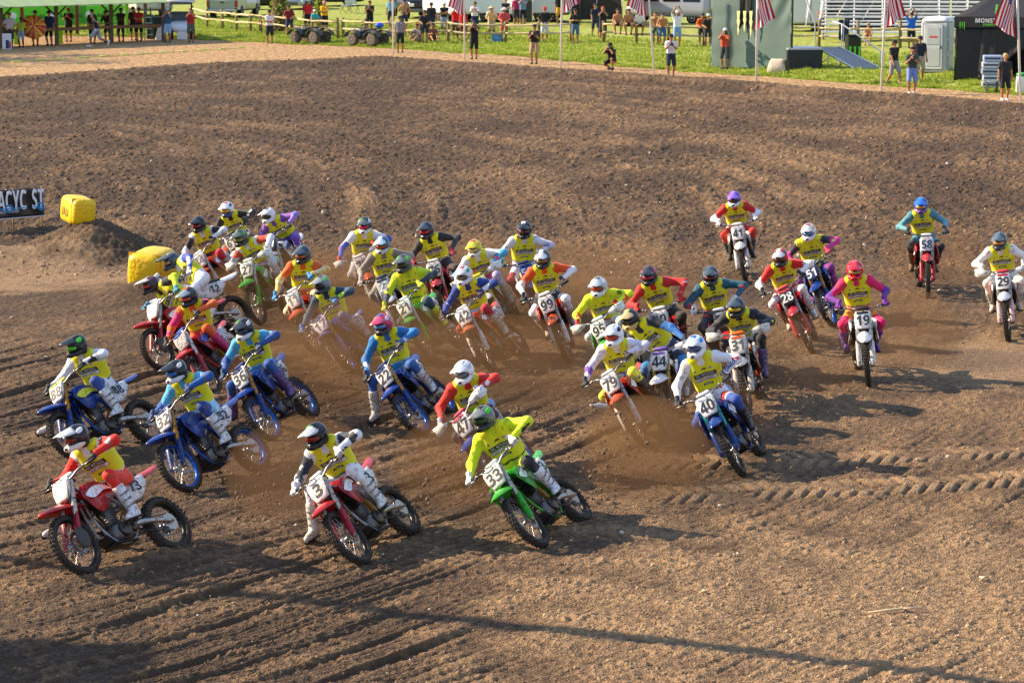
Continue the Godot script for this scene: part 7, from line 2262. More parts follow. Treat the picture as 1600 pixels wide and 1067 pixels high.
	quad_bike(Vector3(-10.40, 0, -139.34), 55, "4a544c", "green-grey quad bike parked left of the other quad bike")
	quad_bike(Vector3(-7.29, 0, -136.70), 55, "4a5056", "grey quad bike with blue bundle on its rack", true)
	bicycle(Vector3(-3.04, 0, -139.34), 78, "2a2c30", "black bicycle lying against the fence under the red shirts")
	bicycle(Vector3(-1.57, 0, -138.01), 100, "c8e020", "lime yellow bicycle behind the photographer in black")
	bicycle(Vector3(-13.76, 0, -147.89), 10, "8a2a2a", "small dark bicycle beside the man in the white shirt")
	# tree with a vine
	var tr := thing("tree", "thick tree trunk wrapped in yellow-green vine", "tree", "trees with vines behind the fence", Transform3D(Basis.IDENTITY, on_land(Vector3(-12.84, 0, -149.42))))
	build_tree(tr, 0.42, 4.2, 61)
	var tr2 := thing("tree", "slim vine-covered tree behind the man in the yellow shirt", "tree", "trees with vines behind the fence", Transform3D(Basis.IDENTITY, on_land(Vector3(-11.13, 0, -156.70))))
	build_tree(tr2, 0.22, 4.0, 62)
	# folding furniture
	for q in [[Vector3(-10.87, 0, -176.79), 40.0, "white folding chair on the grass, left of the two"], [Vector3(-10.39, 0, -177.87), -20.0, "pale folding chair on the grass, right of the two"]]:
		var fc := thing("folding_chair", q[2], "chair", "folding chairs on the grass", Transform3D(Basis(Vector3.UP, deg_to_rad(q[1])), on_land(q[0])))
		one(fc, "seat", mat("b8c4cc", 0.7), at(0, 0.45, 0), Vector3(0.5, 0.03, 0.48), 0.01)
		one(fc, "backrest", mat("c4ced6", 0.7), at(0, 0.85, 0.3, 0, 0.25), Vector3(0.5, 0.7, 0.03), 0.01)
		for s: float in [-1.0, 1.0]:
			rod(fc, "leg", blackm, [Vector3(0.25 * s, 0, -0.3), Vector3(0.25 * s, 0.65, 0.3)], 0.016, 6)
			rod(fc, "leg", blackm, [Vector3(0.25 * s, 0, 0.35), Vector3(0.25 * s, 0.48, -0.25)], 0.016, 6)
	var bs := thing("sign_board", "small blue sign board leaning on the fence", "sign", "", Transform3D(Basis.from_euler(Vector3(-0.15, PI * 0.0, 0)), on_land(Vector3(-0.78, 0, -138.01))))
	one(bs, "board", mat("3a86c4", 0.6), at(0, 0.34, 0), Vector3(0.50, 0.48, 0.03), 0.01)
	for i in 3: one(bs, "print", mat("8abce0", 0.6), at(0, 0.45 - i * 0.09, 0.017), Vector3(0.36 - i * 0.06, 0.03, 0.004), 0.001)
	one(bs, "stand", blackm, at(0.28, 0.12, -0.1), Vector3(0.12, 0.24, 0.2), 0.03)
	# chain-link panels
	for q in [[Vector3(0.11, 0, -160.17), Vector3(1.21, 0, -160.17), "dark chain-link panel behind the couple filming"], [Vector3(3.61, 0, -163.80), Vector3(6.63, 0, -162.88), "chain-link panel under the red canopy"]]:
		var cl := thing("chain_link_fence", q[2], "fence", "chain-link panels")
		var a: Vector3 = on_land(q[0])
		var b: Vector3 = on_land(q[1])
		var st := begin(false)
		var L := a.distance_to(b)
		var dv := (b - a) / L
		var n := int(L / 0.14)
		for i in range(-12, n):
			for s: float in [-1.0, 1.0]:
				var u0 := i * 0.14 if s > 0 else (i + 12) * 0.14
				var u1 := u0 + 1.7 * s
				var y0 := 0.05
				var y1 := 1.75
				if u1 > L:
					y1 -= u1 - L
					u1 = L
				if u1 < 0:
					y1 += u1
					u1 = 0.0
				if u0 < 0:
					y0 -= u0
					u0 = 0.0
				if u0 > L:
					y0 += u0 - L
					u0 = L
				if y1 > y0 + 0.05: bar(st, a + dv * u0 + Vector3(0, y0, 0), a + dv * u1 + Vector3(0, y1, 0), 0.008, 3)
		put(cl, "mesh", done(st), mat("8a8e90", 0.4, 0.7))
		for i in 3: rod(cl, "post", alu, [a.lerp(b, i / 2.0), a.lerp(b, i / 2.0) + Vector3(0, 1.85, 0)], 0.03, 8)
		rod(cl, "top_rail", alu, [a + Vector3(0, 1.78, 0), b + Vector3(0, 1.78, 0)], 0.022, 8)
		one(cl, "shade_cloth", mat("24282a", 0.9), Transform3D(Basis(dv, Vector3.UP, dv.cross(Vector3.UP)), (a + b) / 2 + Vector3(0, 0.92, -0.12)), Vector3(L, 1.6, 0.02), 0.004)
	var rc := thing("canopy_tent", "red pop-up canopy above the chain-link panel", "tent", "", Transform3D(Basis(Vector3.UP, 0.3), on_land(Vector3(5.54, 0, -160.17))))
	canopy_tent(rc, 4.4, 3.4, 2.05, 2.9, mat("b82a34", 0.7), 0.28)
	var ps := thing("sign_board", "lime green sign with black capital letters beside the red canopy", "sign", "", Transform3D(Basis.IDENTITY, on_land(Vector3(7.29, 0, -163.80))))
	one(ps, "board", mat("9adc1a", 0.6), at(0.1, 1.5, 0), Vector3(1.2, 0.62, 0.04), 0.01)
	put(ps, "lettering", text_mesh("PILO", 0.36, 0.01), mat("16180f", 0.6), at(0.1, 1.5, 0.026))
	one(ps, "post", alu, at(0.1, 0.6, -0.04), Vector3(0.05, 1.3, 0.04), 0.01)
	# ---- tall green screen
	var g0: Vector3 = on_land(Vector3(8.62, 0, -116.78))
	var g1: Vector3 = on_land(Vector3(11.84, 0, -114.46))
	var gx := (g1 - g0).normalized()
	var gt := Transform3D(Basis(gx, Vector3.UP, gx.cross(Vector3.UP)), (g0 + g1) / 2)
	var gs := thing("windscreen_panel", "tall dark green mesh screen standing by the track", "screen", "", gt)
	var gw := g0.distance_to(g1)
	var sst := begin()
	var sr := []
	for i in 61:
		var u := i / 60.0
		var rg := PackedVector3Array()
		for j in 49:
			var v := j / 48.0
			var wr := 0.03 * sin(u * 11.0 + v * 6.0) * sin(v * 9.0) + 0.035 * sin((u * 2.2 - v * 1.3) * 14.0) * smoothstep(0.55, 1.0, u) * smoothstep(0.35, 0.55, v) + 0.02 * sin(v * 34.0) * (1.0 - u) * 0.5
			rg.append(Vector3((u - 0.5) * gw, v * 4.4, wr))
		var bk := rg.duplicate()
		bk.reverse()
		for q in bk: rg.append(q - Vector3(0, 0, 0.02))
		sr.append(rg)
	sr.reverse()
	loft(sst, sr)
	var gm := StandardMaterial3D.new()
	gm.albedo_texture = noise_tex(256, 0.06, ramp([[0.0, "4c625c"], [0.5, "647a74"], [1.0, "7d928a"]]), 81, 5)
	gm.uv1_triplanar = true
	gm.uv1_scale = Vector3(0.8, 2.5, 0.8)
	gm.roughness = 0.8
	put(gs, "cloth", done(sst), gm)
	for s: float in [-1.0, 1.0]: rod(gs, "post", mat("24302c", 0.6), [Vector3(gw * 0.5 * s, -0.2, -0.06), Vector3(gw * 0.5 * s, 4.45, -0.06)], 0.05, 8)
	var cf := thing("banner", "black cloth banner with pale claw marks on the green screen", "banner", "", gt * at(-0.22, 2.35, 0.12))
	put(cf, "cloth", drape(0.62, 1.5, 9.0, 0.03, func(u: float) -> float: return 0.95 + 0.08 * sin(u * 12.0)), mat("1b1f1c", 0.8), at(0, 0.9, 0))
	claw(cf, at(0, -0.45, 0.07), 1.15, "d4dc9c")
	var sb := thing("sandbag", "pale canvas bag slumped at the foot of the green screen", "bag", "", Transform3D(Basis(Vector3.UP, -0.3), on_land(Vector3(11.14, 0, -113.11))))
	stt = begin()
	hr = []
	for q in [[0.0, 0.36, 0.20], [0.06, 0.44, 0.27], [0.3, 0.40, 0.24], [0.52, 0.32, 0.16], [0.60, 0.26, 0.05]]: hr.append(ring(Vector3(0, q[0], 0), Vector3(1, 0, 0), Vector3(0, 0, -1), q[1], q[2], 14, 0.6))
	loft(stt, hr)
	put(sb, "body", done(stt), mat("cfc4b0", 0.85, 0.0, "mud"))
	one(sb, "strap", mat("3a342c", 0.8), at(0.40, 0.3, 0, 0, 0, 0.2), Vector3(0.1, 0.52, 0.4), 0.04)
	# ---- stage with ramp
	var sx := Transform3D(Basis(Vector3.UP, 0.12), on_land(Vector3(12.44, 0, -114.46)))
	var sg2 := thing("stage", "low stage with black skirt and grey loading ramp", "stage", "", sx)
	one(sg2, "deck", mat("b4b8bc", 0.4, 0.3), at(0, 0.86, -0.9), Vector3(1.5, 0.08, 1.9), 0.01)
	put(sg2, "skirt", drape(1.5, 0.8, 14.0, 0.02, func(_u: float) -> float: return 1.0), mat("2a2e34", 0.8), at(0, 0.82, 0.07))
	one(sg2, "side_skirt", mat("262a30", 0.8), at(-0.75, 0.42, -0.9), Vector3(0.03, 0.8, 1.8), 0.01)
	var rp := thing("ramp", "grey metal ramp sloping down from the stage", "ramp", "", sx)
	stt = begin(false)
	ribbon(stt, [Vector3(0.74, 0.86, -1.0), Vector3(1.35, 0.45, -0.15), Vector3(1.95, 0.04, 0.7)], [Vector3(1.72, 0.86, -1.1), Vector3(2.42, 0.45, -0.25), Vector3(3.12, 0.04, 0.6)], 0.05)
	put(rp, "surface", done(stt), mat("8f9192", 0.6, 0.2))
	for q in [[Vector3(0.74, 0.9, -1.0), Vector3(1.95, 0.08, 0.7)], [Vector3(1.72, 0.9, -1.1), Vector3(3.12, 0.08, 0.6)]]:
		var p0: Vector3 = q[0]
		var p1: Vector3 = q[1]
		rod(rp, "edge_rail", alu, [p0, p1], 0.035, 6)
		for k in 3:
			var m := p0.lerp(p1, 0.05 + k * 0.25)
			rod(rp, "strut", alu, [Vector3(m.x, 0.02, m.z), m], 0.022, 6)
		rod(rp, "brace", alu, [Vector3(p0.x, 0.05, p0.z), p0.lerp(p1, 0.4)], 0.02, 6)
		rod(rp, "base_bar", alu, [Vector3(p0.x, 0.04, p0.z), Vector3(p1.x, 0.04, p1.z)], 0.022, 6)
	rod(rp, "handrail", alu, [Vector3(1.5, 1.95, -1.35), Vector3(1.85, 1.85, -1.1), Vector3(3.4, 0.62, 0.45)], 0.03, 8)
	rod(rp, "post", alu, [Vector3(1.85, 0.80, -1.1), Vector3(1.85, 1.85, -1.1)], 0.025, 6)
	rod(rp, "post", alu, [Vector3(3.2, 0.05, 0.3), Vector3(3.2, 0.78, 0.3)], 0.025, 6)
	rod(rp, "stay_pole", alu, [Vector3(0.1, 3.4, -1.2), Vector3(0.75, 1.9, -1.5), Vector3(0.85, 0.9, -1.6)], 0.03, 8)
	var cl2 := thing("draped_stand", "stand under a dark cloth beside the ramp", "stand", "", Transform3D(Basis.IDENTITY, on_land(Vector3(15.02, 0, -122.23))))
	put(cl2, "cloth", drape(0.5, 1.0, 8.0, 0.05, func(u: float) -> float: return 0.8 + 0.2 * sin(u * 3.0)), mat("2c3440", 0.8), at(0, 1.7, 0))
	rod(cl2, "pole", alu, [Vector3(0, 0, -0.05), Vector3(0, 1.72, -0.05)], 0.03, 6)
	var dc := thing("drinks_cooler", "black drinks cooler with green claw marks beside the ramp", "cooler", "", Transform3D(Basis(Vector3.UP, 0.15), on_land(Vector3(15.32, 0, -121.20))))
	one(dc, "body", mat("14201a", 0.4), at(0, 0.52, 0), Vector3(0.62, 1.04, 0.6), 0.05)
	one(dc, "lid", mat("0f1512", 0.4), at(0, 1.06, 0), Vector3(0.64, 0.06, 0.62), 0.02)
	claw(dc, at(0, 0.18, 0.305), 0.78)
	# ---- bleachers
	var bl := thing("bleachers", "aluminium bleachers behind the rail fence at the right", "bleachers", "", Transform3D(Basis(Vector3.UP, -0.12), on_land(Vector3(19.27, 0, -137.35))))
	for k in 10:
		var y := 0.45 + k * 0.36
		var z := -0.2 - k * 0.62
		one(bl, "seat_plank", mat("e4e4e2", 0.4, 0.1), at(1.2, y, z), Vector3(9.6, 0.10, 0.27), 0.012)
		one(bl, "foot_plank", mat("d4d4d2", 0.4, 0.1), at(1.2, y - 0.20, z + 0.34), Vector3(9.6, 0.07, 0.26), 0.012)
	for i in 7:
		var x := -3.3 + i * 1.45
		rod(bl, "stringer", alu, [Vector3(x, 0.25, 0.1), Vector3(x, 3.0, -4.6)], 0.04, 6)
		for k in 4: rod(bl, "upright", alu, [Vector3(x, 0, -0.5 - k * 1.3), Vector3(x, 0.5 + k * 0.76, -0.5 - k * 1.3)], 0.03, 6)
		rod(bl, "cross_brace", alu, [Vector3(x, 0.1, -4.4), Vector3(x, 2.0, -1.8)], 0.022, 6)
		if i < 6: rod(bl, "cross_brace", alu, [Vector3(x, 0.1, -4.4), Vector3(x + 1.45, 2.6, -4.4)], 0.022, 6)
	for h: float in [0.55, 0.95]:
		rod(bl, "stair_rail", alu, [Vector3(-3.6, 0.3 + h, 0.4), Vector3(-3.2, 3.0 + h, -4.2)], 0.03, 6)
		rod(bl, "stair_rail", alu, [Vector3(-4.3, 0.2 + h, 0.4), Vector3(-3.9, 2.9 + h, -4.2)], 0.03, 6)
	for i in 3: rod(bl, "stair_post", alu, [Vector3(-3.6 + i * 0.15, 0.3 + i * 0.9, 0.4 - i * 1.6), Vector3(-3.6 + i * 0.15, 1.3 + i * 0.9, 0.4 - i * 1.6)], 0.03, 6)
	var bt := thing("dark_trailer", "black trailer side with white print behind the bleacher stairs", "trailer", "", Transform3D(Basis(Vector3.UP, -0.1), on_land(Vector3(19.02, 0, -157.56))))
	one(bt, "box", mat("1a1c1f", 0.4), at(0.4, 1.9, -1.3), Vector3(5.0, 3.0, 2.3), 0.05)
	one(bt, "print_band", mat("d8d4d2", 0.5), at(0.8, 3.0, -0.14), Vector3(3.4, 0.35, 0.02), 0.004)
	for s: float in [-1.0, 1.0]: car_wheel(bt, 1.6 * s, -0.35, 0.38, 0.24)
	one(bt, "yellow_sign", mat("e0c018", 0.6), at(-1.5, 0.75, 0.3), Vector3(0.9, 0.3, 0.04), 0.01)
	var gc := thing("canopy_tent", "grey canopy behind the bleachers at the top right", "tent", "", Transform3D(Basis(Vector3.UP, -0.1), on_land(Vector3(23.49, 0, -155.03))))
	canopy_tent(gc, 9.0, 5.0, 2.3, 3.9, mat("8c8e90", 0.8), 0.5)
	for k in 3: put(gc, "side_curtain", drape(2.9, 1.8, 12.0, 0.05, func(_u: float) -> float: return 1.0), mat(["4a4c50", "6e7074", "56585c"][k], 0.8), at(-3.0 + k * 3.0, 1.82, 2.4))
	# ---- portable toilet
	var pt := thing("portable_toilet", "light grey portable toilet left of the black tent", "toilet", "", Transform3D(Basis(Vector3.UP, -0.42), on_land(Vector3(17.66, 0, -111.36)) + Vector3(0, 0, -0.6)))
	var pg := mat("b4bcc0", 0.45)
	one(pt, "cabin", pg, at(0, 1.08, 0), Vector3(1.12, 2.0, 1.12), 0.05)
	one(pt, "base", mat("7a8286", 0.6), at(0, 0.05, 0), Vector3(1.18, 0.1, 1.18), 0.02)
	stt = begin()
	hr = []
	for q in [[2.08, 0.58], [2.16, 0.57], [2.26, 0.42], [2.30, 0.2], [2.31, 0.05]]: hr.append(ring(Vector3(0, q[0], 0), Vector3(1, 0, 0), Vector3(0, 0, -1), q[1], q[1], 20, 0.35))
	loft(stt, hr)
	put(pt, "roof", done(stt), mat("d8dcde", 0.4))
	var dr := one(pt, "door", mat("c2cace", 0.45), at(-0.02, 1.05, 0.575), Vector3(0.78, 1.84, 0.04), 0.02)
	one(dr, "door_panel", pg, at(0, 0.45, 0.022), Vector3(0.56, 0.7, 0.02), 0.04)
	one(dr, "door_panel", pg, at(0, -0.42, 0.022), Vector3(0.56, 0.75, 0.02), 0.04)
	one(dr, "red_notice", mat("d03a30", 0.6), at(0, 0.42, 0.036), Vector3(0.34, 0.07, 0.006), 0.002)
	one(dr, "handle", mat("2a2c2e", 0.5), at(0.31, 0.0, 0.03), Vector3(0.06, 0.14, 0.03), 0.01)
	for s: float in [-1.0, 1.0]:
		for k in 3: one(pt, "wall_rib", pg, at(0.575 * s, 0.45 + k * 0.62, 0), Vector3(0.03, 0.5, 0.8), 0.03)
	# ---- black tent
	var tn := thing("canopy_tent", "black pop-up tent with green claw marks at the right edge", "tent", "", Transform3D(Basis(Vector3.UP, -0.28), on_land(Vector3(17.44, 0, -106.42)) + Vector3(2.66, 0, -1.47)))
	var tm := mat("26272b", 0.65)
	canopy_tent(tn, 4.3, 4.3, 2.52, 3.9, tm, 0.42)
	put(tn, "lettering", text_mesh("MONSTER", 0.17, 0.01), mat("e8e8ea", 0.6), at(-0.80, 2.37, 2.17))
	put(tn, "lettering", text_mesh("ENERGY", 0.09, 0.01), mat("6fd02a", 0.6), at(-0.80, 2.21, 2.17))
	for x: float in [-1.85, 1.85]: claw(tn, at(x, 2.15, 2.17), 0.32)
	for x: float in [-0.2]: claw(tn, Transform3D(Basis(Vector3(1, 0, 0), -0.99), Vector3(x - 0.2, 2.78, 1.82)), 0.7, "4c9c28")
	put(tn, "side_curtain", drape(3.0, 2.1, 16.0, 0.05, func(u: float) -> float: return 1.0 - 0.62 * smoothstep(0.30, 0.95, u)), mat("232428", 0.7), at(-0.6, 2.1, 2.05))
	put(tn, "side_curtain", drape(4.2, 2.1, 16.0, 0.05, func(_u: float) -> float: return 1.0), mat("1c1d20", 0.7), Transform3D(Basis(Vector3.UP, -PI / 2), Vector3(-2.08, 2.1, 0)))
	put(tn, "rear_curtain", drape(4.2, 2.1, 12.0, 0.04, func(_u: float) -> float: return 1.0), mat("1c1d20", 0.7), at(0, 2.1, -2.05))
	var cx := Transform3D(Basis(Vector3.UP, -0.10), on_land(Vector3(18.56, 0, -103.36)))
	for k in 5:
		var ck := thing("drinks_case", ["lowest", "second", "third", "fourth", "topmost"][k] + " pale wrapped drinks case of the stack in the tent", "case", "drinks cases stacked in the tent", cx * at(-0.15 + 0.03 * sin(k * 2.0), 0.02 + k * 0.25, -0.2))
		one(ck, "box", mat(["a8b4c4", "b8c4d4", "98a8bc", "c4ccd8", "a4b8d8"][k], 0.3, 0.0, "coat"), at(0, 0.12, 0), Vector3(0.72, 0.235, 0.5), 0.03)
		one(ck, "band", mat("2a3a5a", 0.4), at(0, 0.12, 0.252), Vector3(0.6, 0.07, 0.006), 0.002)
	var sl := thing("step_stool", "small grey folding step beside the woman with the lanyard", "stool", "", Transform3D(Basis(Vector3.UP, 0.1), on_land(Vector3(18.16, 0, -101.89))))
	one(sl, "top", mat("9a9c9e", 0.5), at(0, 0.42, 0), Vector3(0.34, 0.03, 0.26), 0.01)
	one(sl, "step", mat("8a8c8e", 0.5), at(0, 0.22, 0.12), Vector3(0.34, 0.03, 0.14), 0.01)
	for s: float in [-1.0, 1.0]: one(sl, "side_frame", mat("2c2e30", 0.5), at(0.19 * s, 0.21, 0.02), Vector3(0.03, 0.42, 0.34), 0.01)
	var jg := thing("water_jug", "white drum with green lid at the right edge", "drum", "", Transform3D(Basis.IDENTITY, on_land(Vector3(19.23, 0, -101.53))))
	stt = begin()
	lathe(stt, [Vector2(0.20, 0), Vector2(0.22, 0.04), Vector2(0.22, 0.55), Vector2(0.2, 0.6)], 20)
	put(jg, "drum", done(stt), white)
	stt = begin()
	lathe(stt, [Vector2(0.21, 0.6), Vector2(0.215, 0.70), Vector2(0.12, 0.74)], 20)
	put(jg, "lid", done(stt), mat("3a9a4a", 0.5))
	# ---- banner and crash blocks at the left of the track
	var s0: Vector3 = Vector3(-11.88, 0, -56.68)
	var s1: Vector3 = Vector3(-10.18, 0, -58.08)
	s0.y = land(s0.x, s0.z)
	s1.y = land(s1.x, s1.z)
	var sd := (s1 - s0)
	sd.y = 0
	var sL := sd.length()
	sd /= sL
	var stx := Transform3D(Basis(sd, Vector3.UP, sd.cross(Vector3.UP)), (s0 + s1) / 2)
	var st2 := thing("banner", "black vinyl banner with white lettering on wooden stakes", "banner", "", stx)
	var rings := []
	for i in 49:
		var u := i / 48.0
		var rg := PackedVector3Array()
		for j in 13:
			var v := j / 12.0
			rg.append(Vector3((u - 0.5) * sL, 0.24 + 0.62 * v + 0.012 * sin(u * 25.0) * (1.0 - v), 0.02 * sin(u * 31.0 + v * 2.0) * (1.0 - v) + 0.025 * sin((u * 3.0 + v * 0.35) * 9.0)))
		var bk := rg.duplicate()
		bk.reverse()
		for q in bk: rg.append(q - Vector3(0, 0, 0.008))
		rings.append(rg)
	rings.reverse()
	stt = begin()
	loft(stt, rings)
	put(st2, "vinyl", done(stt), mat("26282c", 0.28))
	one(st2, "white_hem", mat("d8d8d6", 0.5), at(0, 0.245, 0.03), Vector3(sL, 0.02, 0.012), 0.004)
	for u: float in [-0.49, -0.12, 0.17, 0.49]:
		rod(st2, "stake", mat("c4a878", 0.8, 0.0, "bark"), [Vector3(u * sL - 0.02, -0.2, -0.03), Vector3(u * sL, 0.88, -0.03)], 0.02, 6)
	for q in [[sL * 0.5 - 0.95, "STACYC"], [sL * 0.5 - 0.17, "ST"]]:
		var x: float = q[0]
		put(st2, "lettering", text_mesh(q[1], 0.33, 0.01), mat("ecECee", 0.5), Transform3D(Basis.IDENTITY.scaled(Vector3(0.62, 1.25, 1)), Vector3(x, 0.62, 0.06)))
		one(st2, "blue_line", mat("2a9ad4", 0.5), at(x, 0.455, 0.062), Vector3(0.95 if q[1] == "STACYC" else 0.3, 0.028, 0.008), 0.002)
		var pr := begin()
		var cc := []
		for i in 21: cc.append(Vector3(0.075 * cos(TAU * i / 20), 0.075 * sin(TAU * i / 20), 0))
		tube(pr, cc, 0.018, 6, 1.0, false)
		put(st2, "wheel_emblem", done(pr), mat("2a8ac8", 0.5), at(x + 0.06, 0.46, 0.07))
		if q[1] == "STACYC": put(st2, "lettering", text_mesh("STABILITY CYCLE", 0.055, 0.006), mat("c8ccd0", 0.5), at(x, 0.39, 0.062))
	for q in [[Vector3(-8.75, 0, -53.7), 0.50, 0.55, "yellow crash block with faded black print on the dirt mound", 0.82], [Vector3(-6.54, 0, -48.24), -0.25, 0.62, "yellow crash block behind the rider with the grey helmet", 1.0]]:
		var p: Vector3 = q[0]
		p.y = land(p.x, p.z) - 0.04
		var cb := thing("crash_block", q[3], "block", "yellow crash blocks beside the track", Transform3D(Basis.from_euler(Vector3(0.06, q[1], -0.08)).scaled(Vector3.ONE * q[4]), p))
		stt = begin()
		hr = []
		for k in [[-0.52, 0.70], [-0.50, 0.88], [-0.42, 1.0], [-0.2, 1.03], [0.2, 1.03], [0.42, 1.0], [0.50, 0.88], [0.52, 0.70]]: hr.append(ring(Vector3(0.01 * sin(k[0] * 30.0), 0.33 + 0.01 * sin(k[0] * 17.0), k[0]), Vector3(1, 0, 0), Vector3.UP, 0.30 * k[1], 0.33 * k[1], 18, 0.45))
		hr.reverse()
		loft(stt, hr)
		put(cb, "cover", done(stt), mat("eabf06", 0.38, 0.0, "cloth"))
		one(cb, "seam", mat("d8ac06", 0.5), at(0, 0.33, 0.36), Vector3(0.618, 0.675, 0.02), 0.1)
		if q[4] < 0.9:
			for k in 4: one(cb, "print", mat("3a3620", 0.6), at(-0.312, 0.28 + 0.02 * sin(k * 2.0), -0.22 + k * 0.12), Vector3(0.006, 0.2 - 0.03 * (k % 2), 0.045), 0.002)
		else:
			one(cb, "print", mat("3a3020", 0.6), at(-0.312, 0.33, 0.1), Vector3(0.006, 0.24, 0.1), 0.002)
	# litter
	var bo := thing("plastic_bottle", "crushed clear plastic bottle lying left of bike 79", "bottle", "", Transform3D(Basis.from_euler(Vector3(0, 0.3, 1.45)), Vector3(1.37, 0, -36.49) + Vector3(0, 0.05, 0)))
	stt = begin()
	lathe(stt, [Vector2(0.028, 0), Vector2(0.034, 0.01), Vector2(0.026, 0.08), Vector2(0.033, 0.14), Vector2(0.012, 0.2), Vector2(0.012, 0.22)], 10, Transform3D(Basis.IDENTITY.scaled(Vector3(1.3, 1.3, 0.8)), Vector3.ZERO))
	put(bo, "body", done(stt), mat("d8d8d4", 0.2))
	stt = begin()
	lathe(stt, [Vector2(0.018, 0.285), Vector2(0.018, 0.31)], 10)
	put(bo, "cap", done(stt), white)
	for q in [[Vector3(3.79, 0, -25.66), 0.3, 0.62, "pale dry stick lying on the dirt at lower right"], [Vector3(4.85, 0, -26.99), 1.2, 0.16, "short pale wood chip standing in the dirt at lower right"], [Vector3(1.93, 0, -26.34), 0.8, 0.12, "white paper scrap on the dirt at lower centre right"]]:
		var p: Vector3 = q[0]
		p.y = soil(p.x, p.z)[0] + 0.015
		var kk := thing("dry_stick", q[3], "stick", "", Transform3D(Basis(Vector3.UP, q[1]), p))
		var L: float = q[2]
		rod(kk, "stem", mat("cdb792", 0.8), [Vector3(-L / 2, 0.005, 0), Vector3(-L * 0.1, 0.02, 0.03), Vector3(L * 0.15, 0.01, -0.02), Vector3(L / 2, 0.015, 0.02)], [0.008, 0.014, 0.013, 0.006], 6)
		rod(kk, "twig", mat("cdb792", 0.8), [Vector3(L * 0.1, 0.015, 0), Vector3(L * 0.25, 0.03, 0.06)], 0.006, 5)
	# camera tower and overhead beam beside the photographer's stand; their shadows fall across the foreground
	var tw := thing("scaffold_tower", "timber camera tower left of the view, seen by its shadow", "tower", "", at(-15.4, 0, -25.7))
	for sx2: float in [-0.9, 0.9]:
		for sz: float in [-0.9, 0.9]: rod(tw, "leg", brown, [Vector3(sx2, 0, sz), Vector3(sx2, 6.4, sz)], 0.09, 8)
	for k in 6: one(tw, "wall_board", grey, at(-0.95, 3.1 + k * 0.42, 0), Vector3(0.04, 0.24, 1.95), 0.01)
	one(tw, "floor", grey, at(0, 3.0, 0), Vector3(2.0, 0.1, 2.0), 0.01)
	one(tw, "roof", grey, at(0, 6.45, 0), Vector3(2.3, 0.08, 2.3), 0.01)
	var bm := thing("overhead_beam", "long overhead pole left of the view, seen by its shadow", "beam")
	rod(bm, "pole", brown, [Vector3(-17.4, 7.0, -30.3), Vector3(-11.3, 6.85, -27.5), Vector3(-6.4, 7.0, -25.2)], [0.10, 0.14, 0.10], 8)
	rod(bm, "post", brown, [Vector3(-17.4, 0, -30.3), Vector3(-17.4, 7.05, -30.3)], 0.1, 8)
	rod(bm, "post", brown, [Vector3(-6.4, 0, -23.0), Vector3(-6.4, 7.05, -25.2)], 0.1, 8)
	far_tree(Vector3(-44.0, 0, -133.0), 15.0, 71, "tall tree left of the view behind the pavilion")
	far_tree(Vector3(-38.5, 0, -127.5), 12.0, 72, "tall tree left of the view nearest the track")
	far_tree(Vector3(-49.0, 0, -128.0), 16.0, 73, "tallest tree left of the view, farthest from the pavilion")
	build_people()

func build_tree(o: Node3D, r: float, h: float, seed_: int) -> void:
	var g := RandomNumberGenerator.new()
	g.seed = seed_
	var bark := mat("6a5a48", 0.95, 0.0, "bark")
	var st := begin()
	tube(st, [Vector3(0, -0.2, 0), Vector3(0.02, 0.3, 0), Vector3(-0.03, h * 0.5, 0), Vector3(0.05, h, 0)], [r * 1.4, r * 1.05, r * 0.9, r * 0.7], 14)
	for k in 4:
		var a := TAU * k / 4 + 0.4
		tube(st, [Vector3(0, h * 0.85, 0), Vector3(cos(a) * 0.9, h + 0.9, sin(a) * 0.9), Vector3(cos(a) * 2.0, h + 1.8, sin(a) * 2.0)], [r * 0.55, r * 0.35, r * 0.12], 8)
	put(o, "trunk", done(st), bark)
	for part in [["vine", 900, "93a81e"], ["vine", 600, "6f8c1c"], ["crown", 2600, "5c7a22"]]:
		st = begin(false)
		for i in part[1]:
			var p: Vector3
			if part[0] == "vine":
				var y := g.randf() * h
				var a := g.randf() * TAU
				var rr := r * (1.05 + 0.55 * pow(g.randf(), 2.0)) * (0.8 + 0.5 * (0.5 + 0.5 * sin(y * 3.0 + a * 2.0)))
				p = Vector3(cos(a) * rr, y, sin(a) * rr)
			else:
				var c := Vector3(g.randfn() * 1.5, h + 1.6 + g.randfn() * 0.6, g.randfn() * 1.5)
				p = c
			var s := g.randf_range(0.05, 0.11)
			var b := Basis.from_euler(Vector3(g.randf() * TAU, g.randf() * TAU, 0))
			var q := [p - b.x * s * 0.5, p + b.y * s, p + b.x * s * 0.5, p - b.y * s * 0.6]
			quad(st, q[0], q[1], q[2], q[3])
		put(o, part[0], done(st), mat(part[2], 0.7, 0.0, "leaf"))

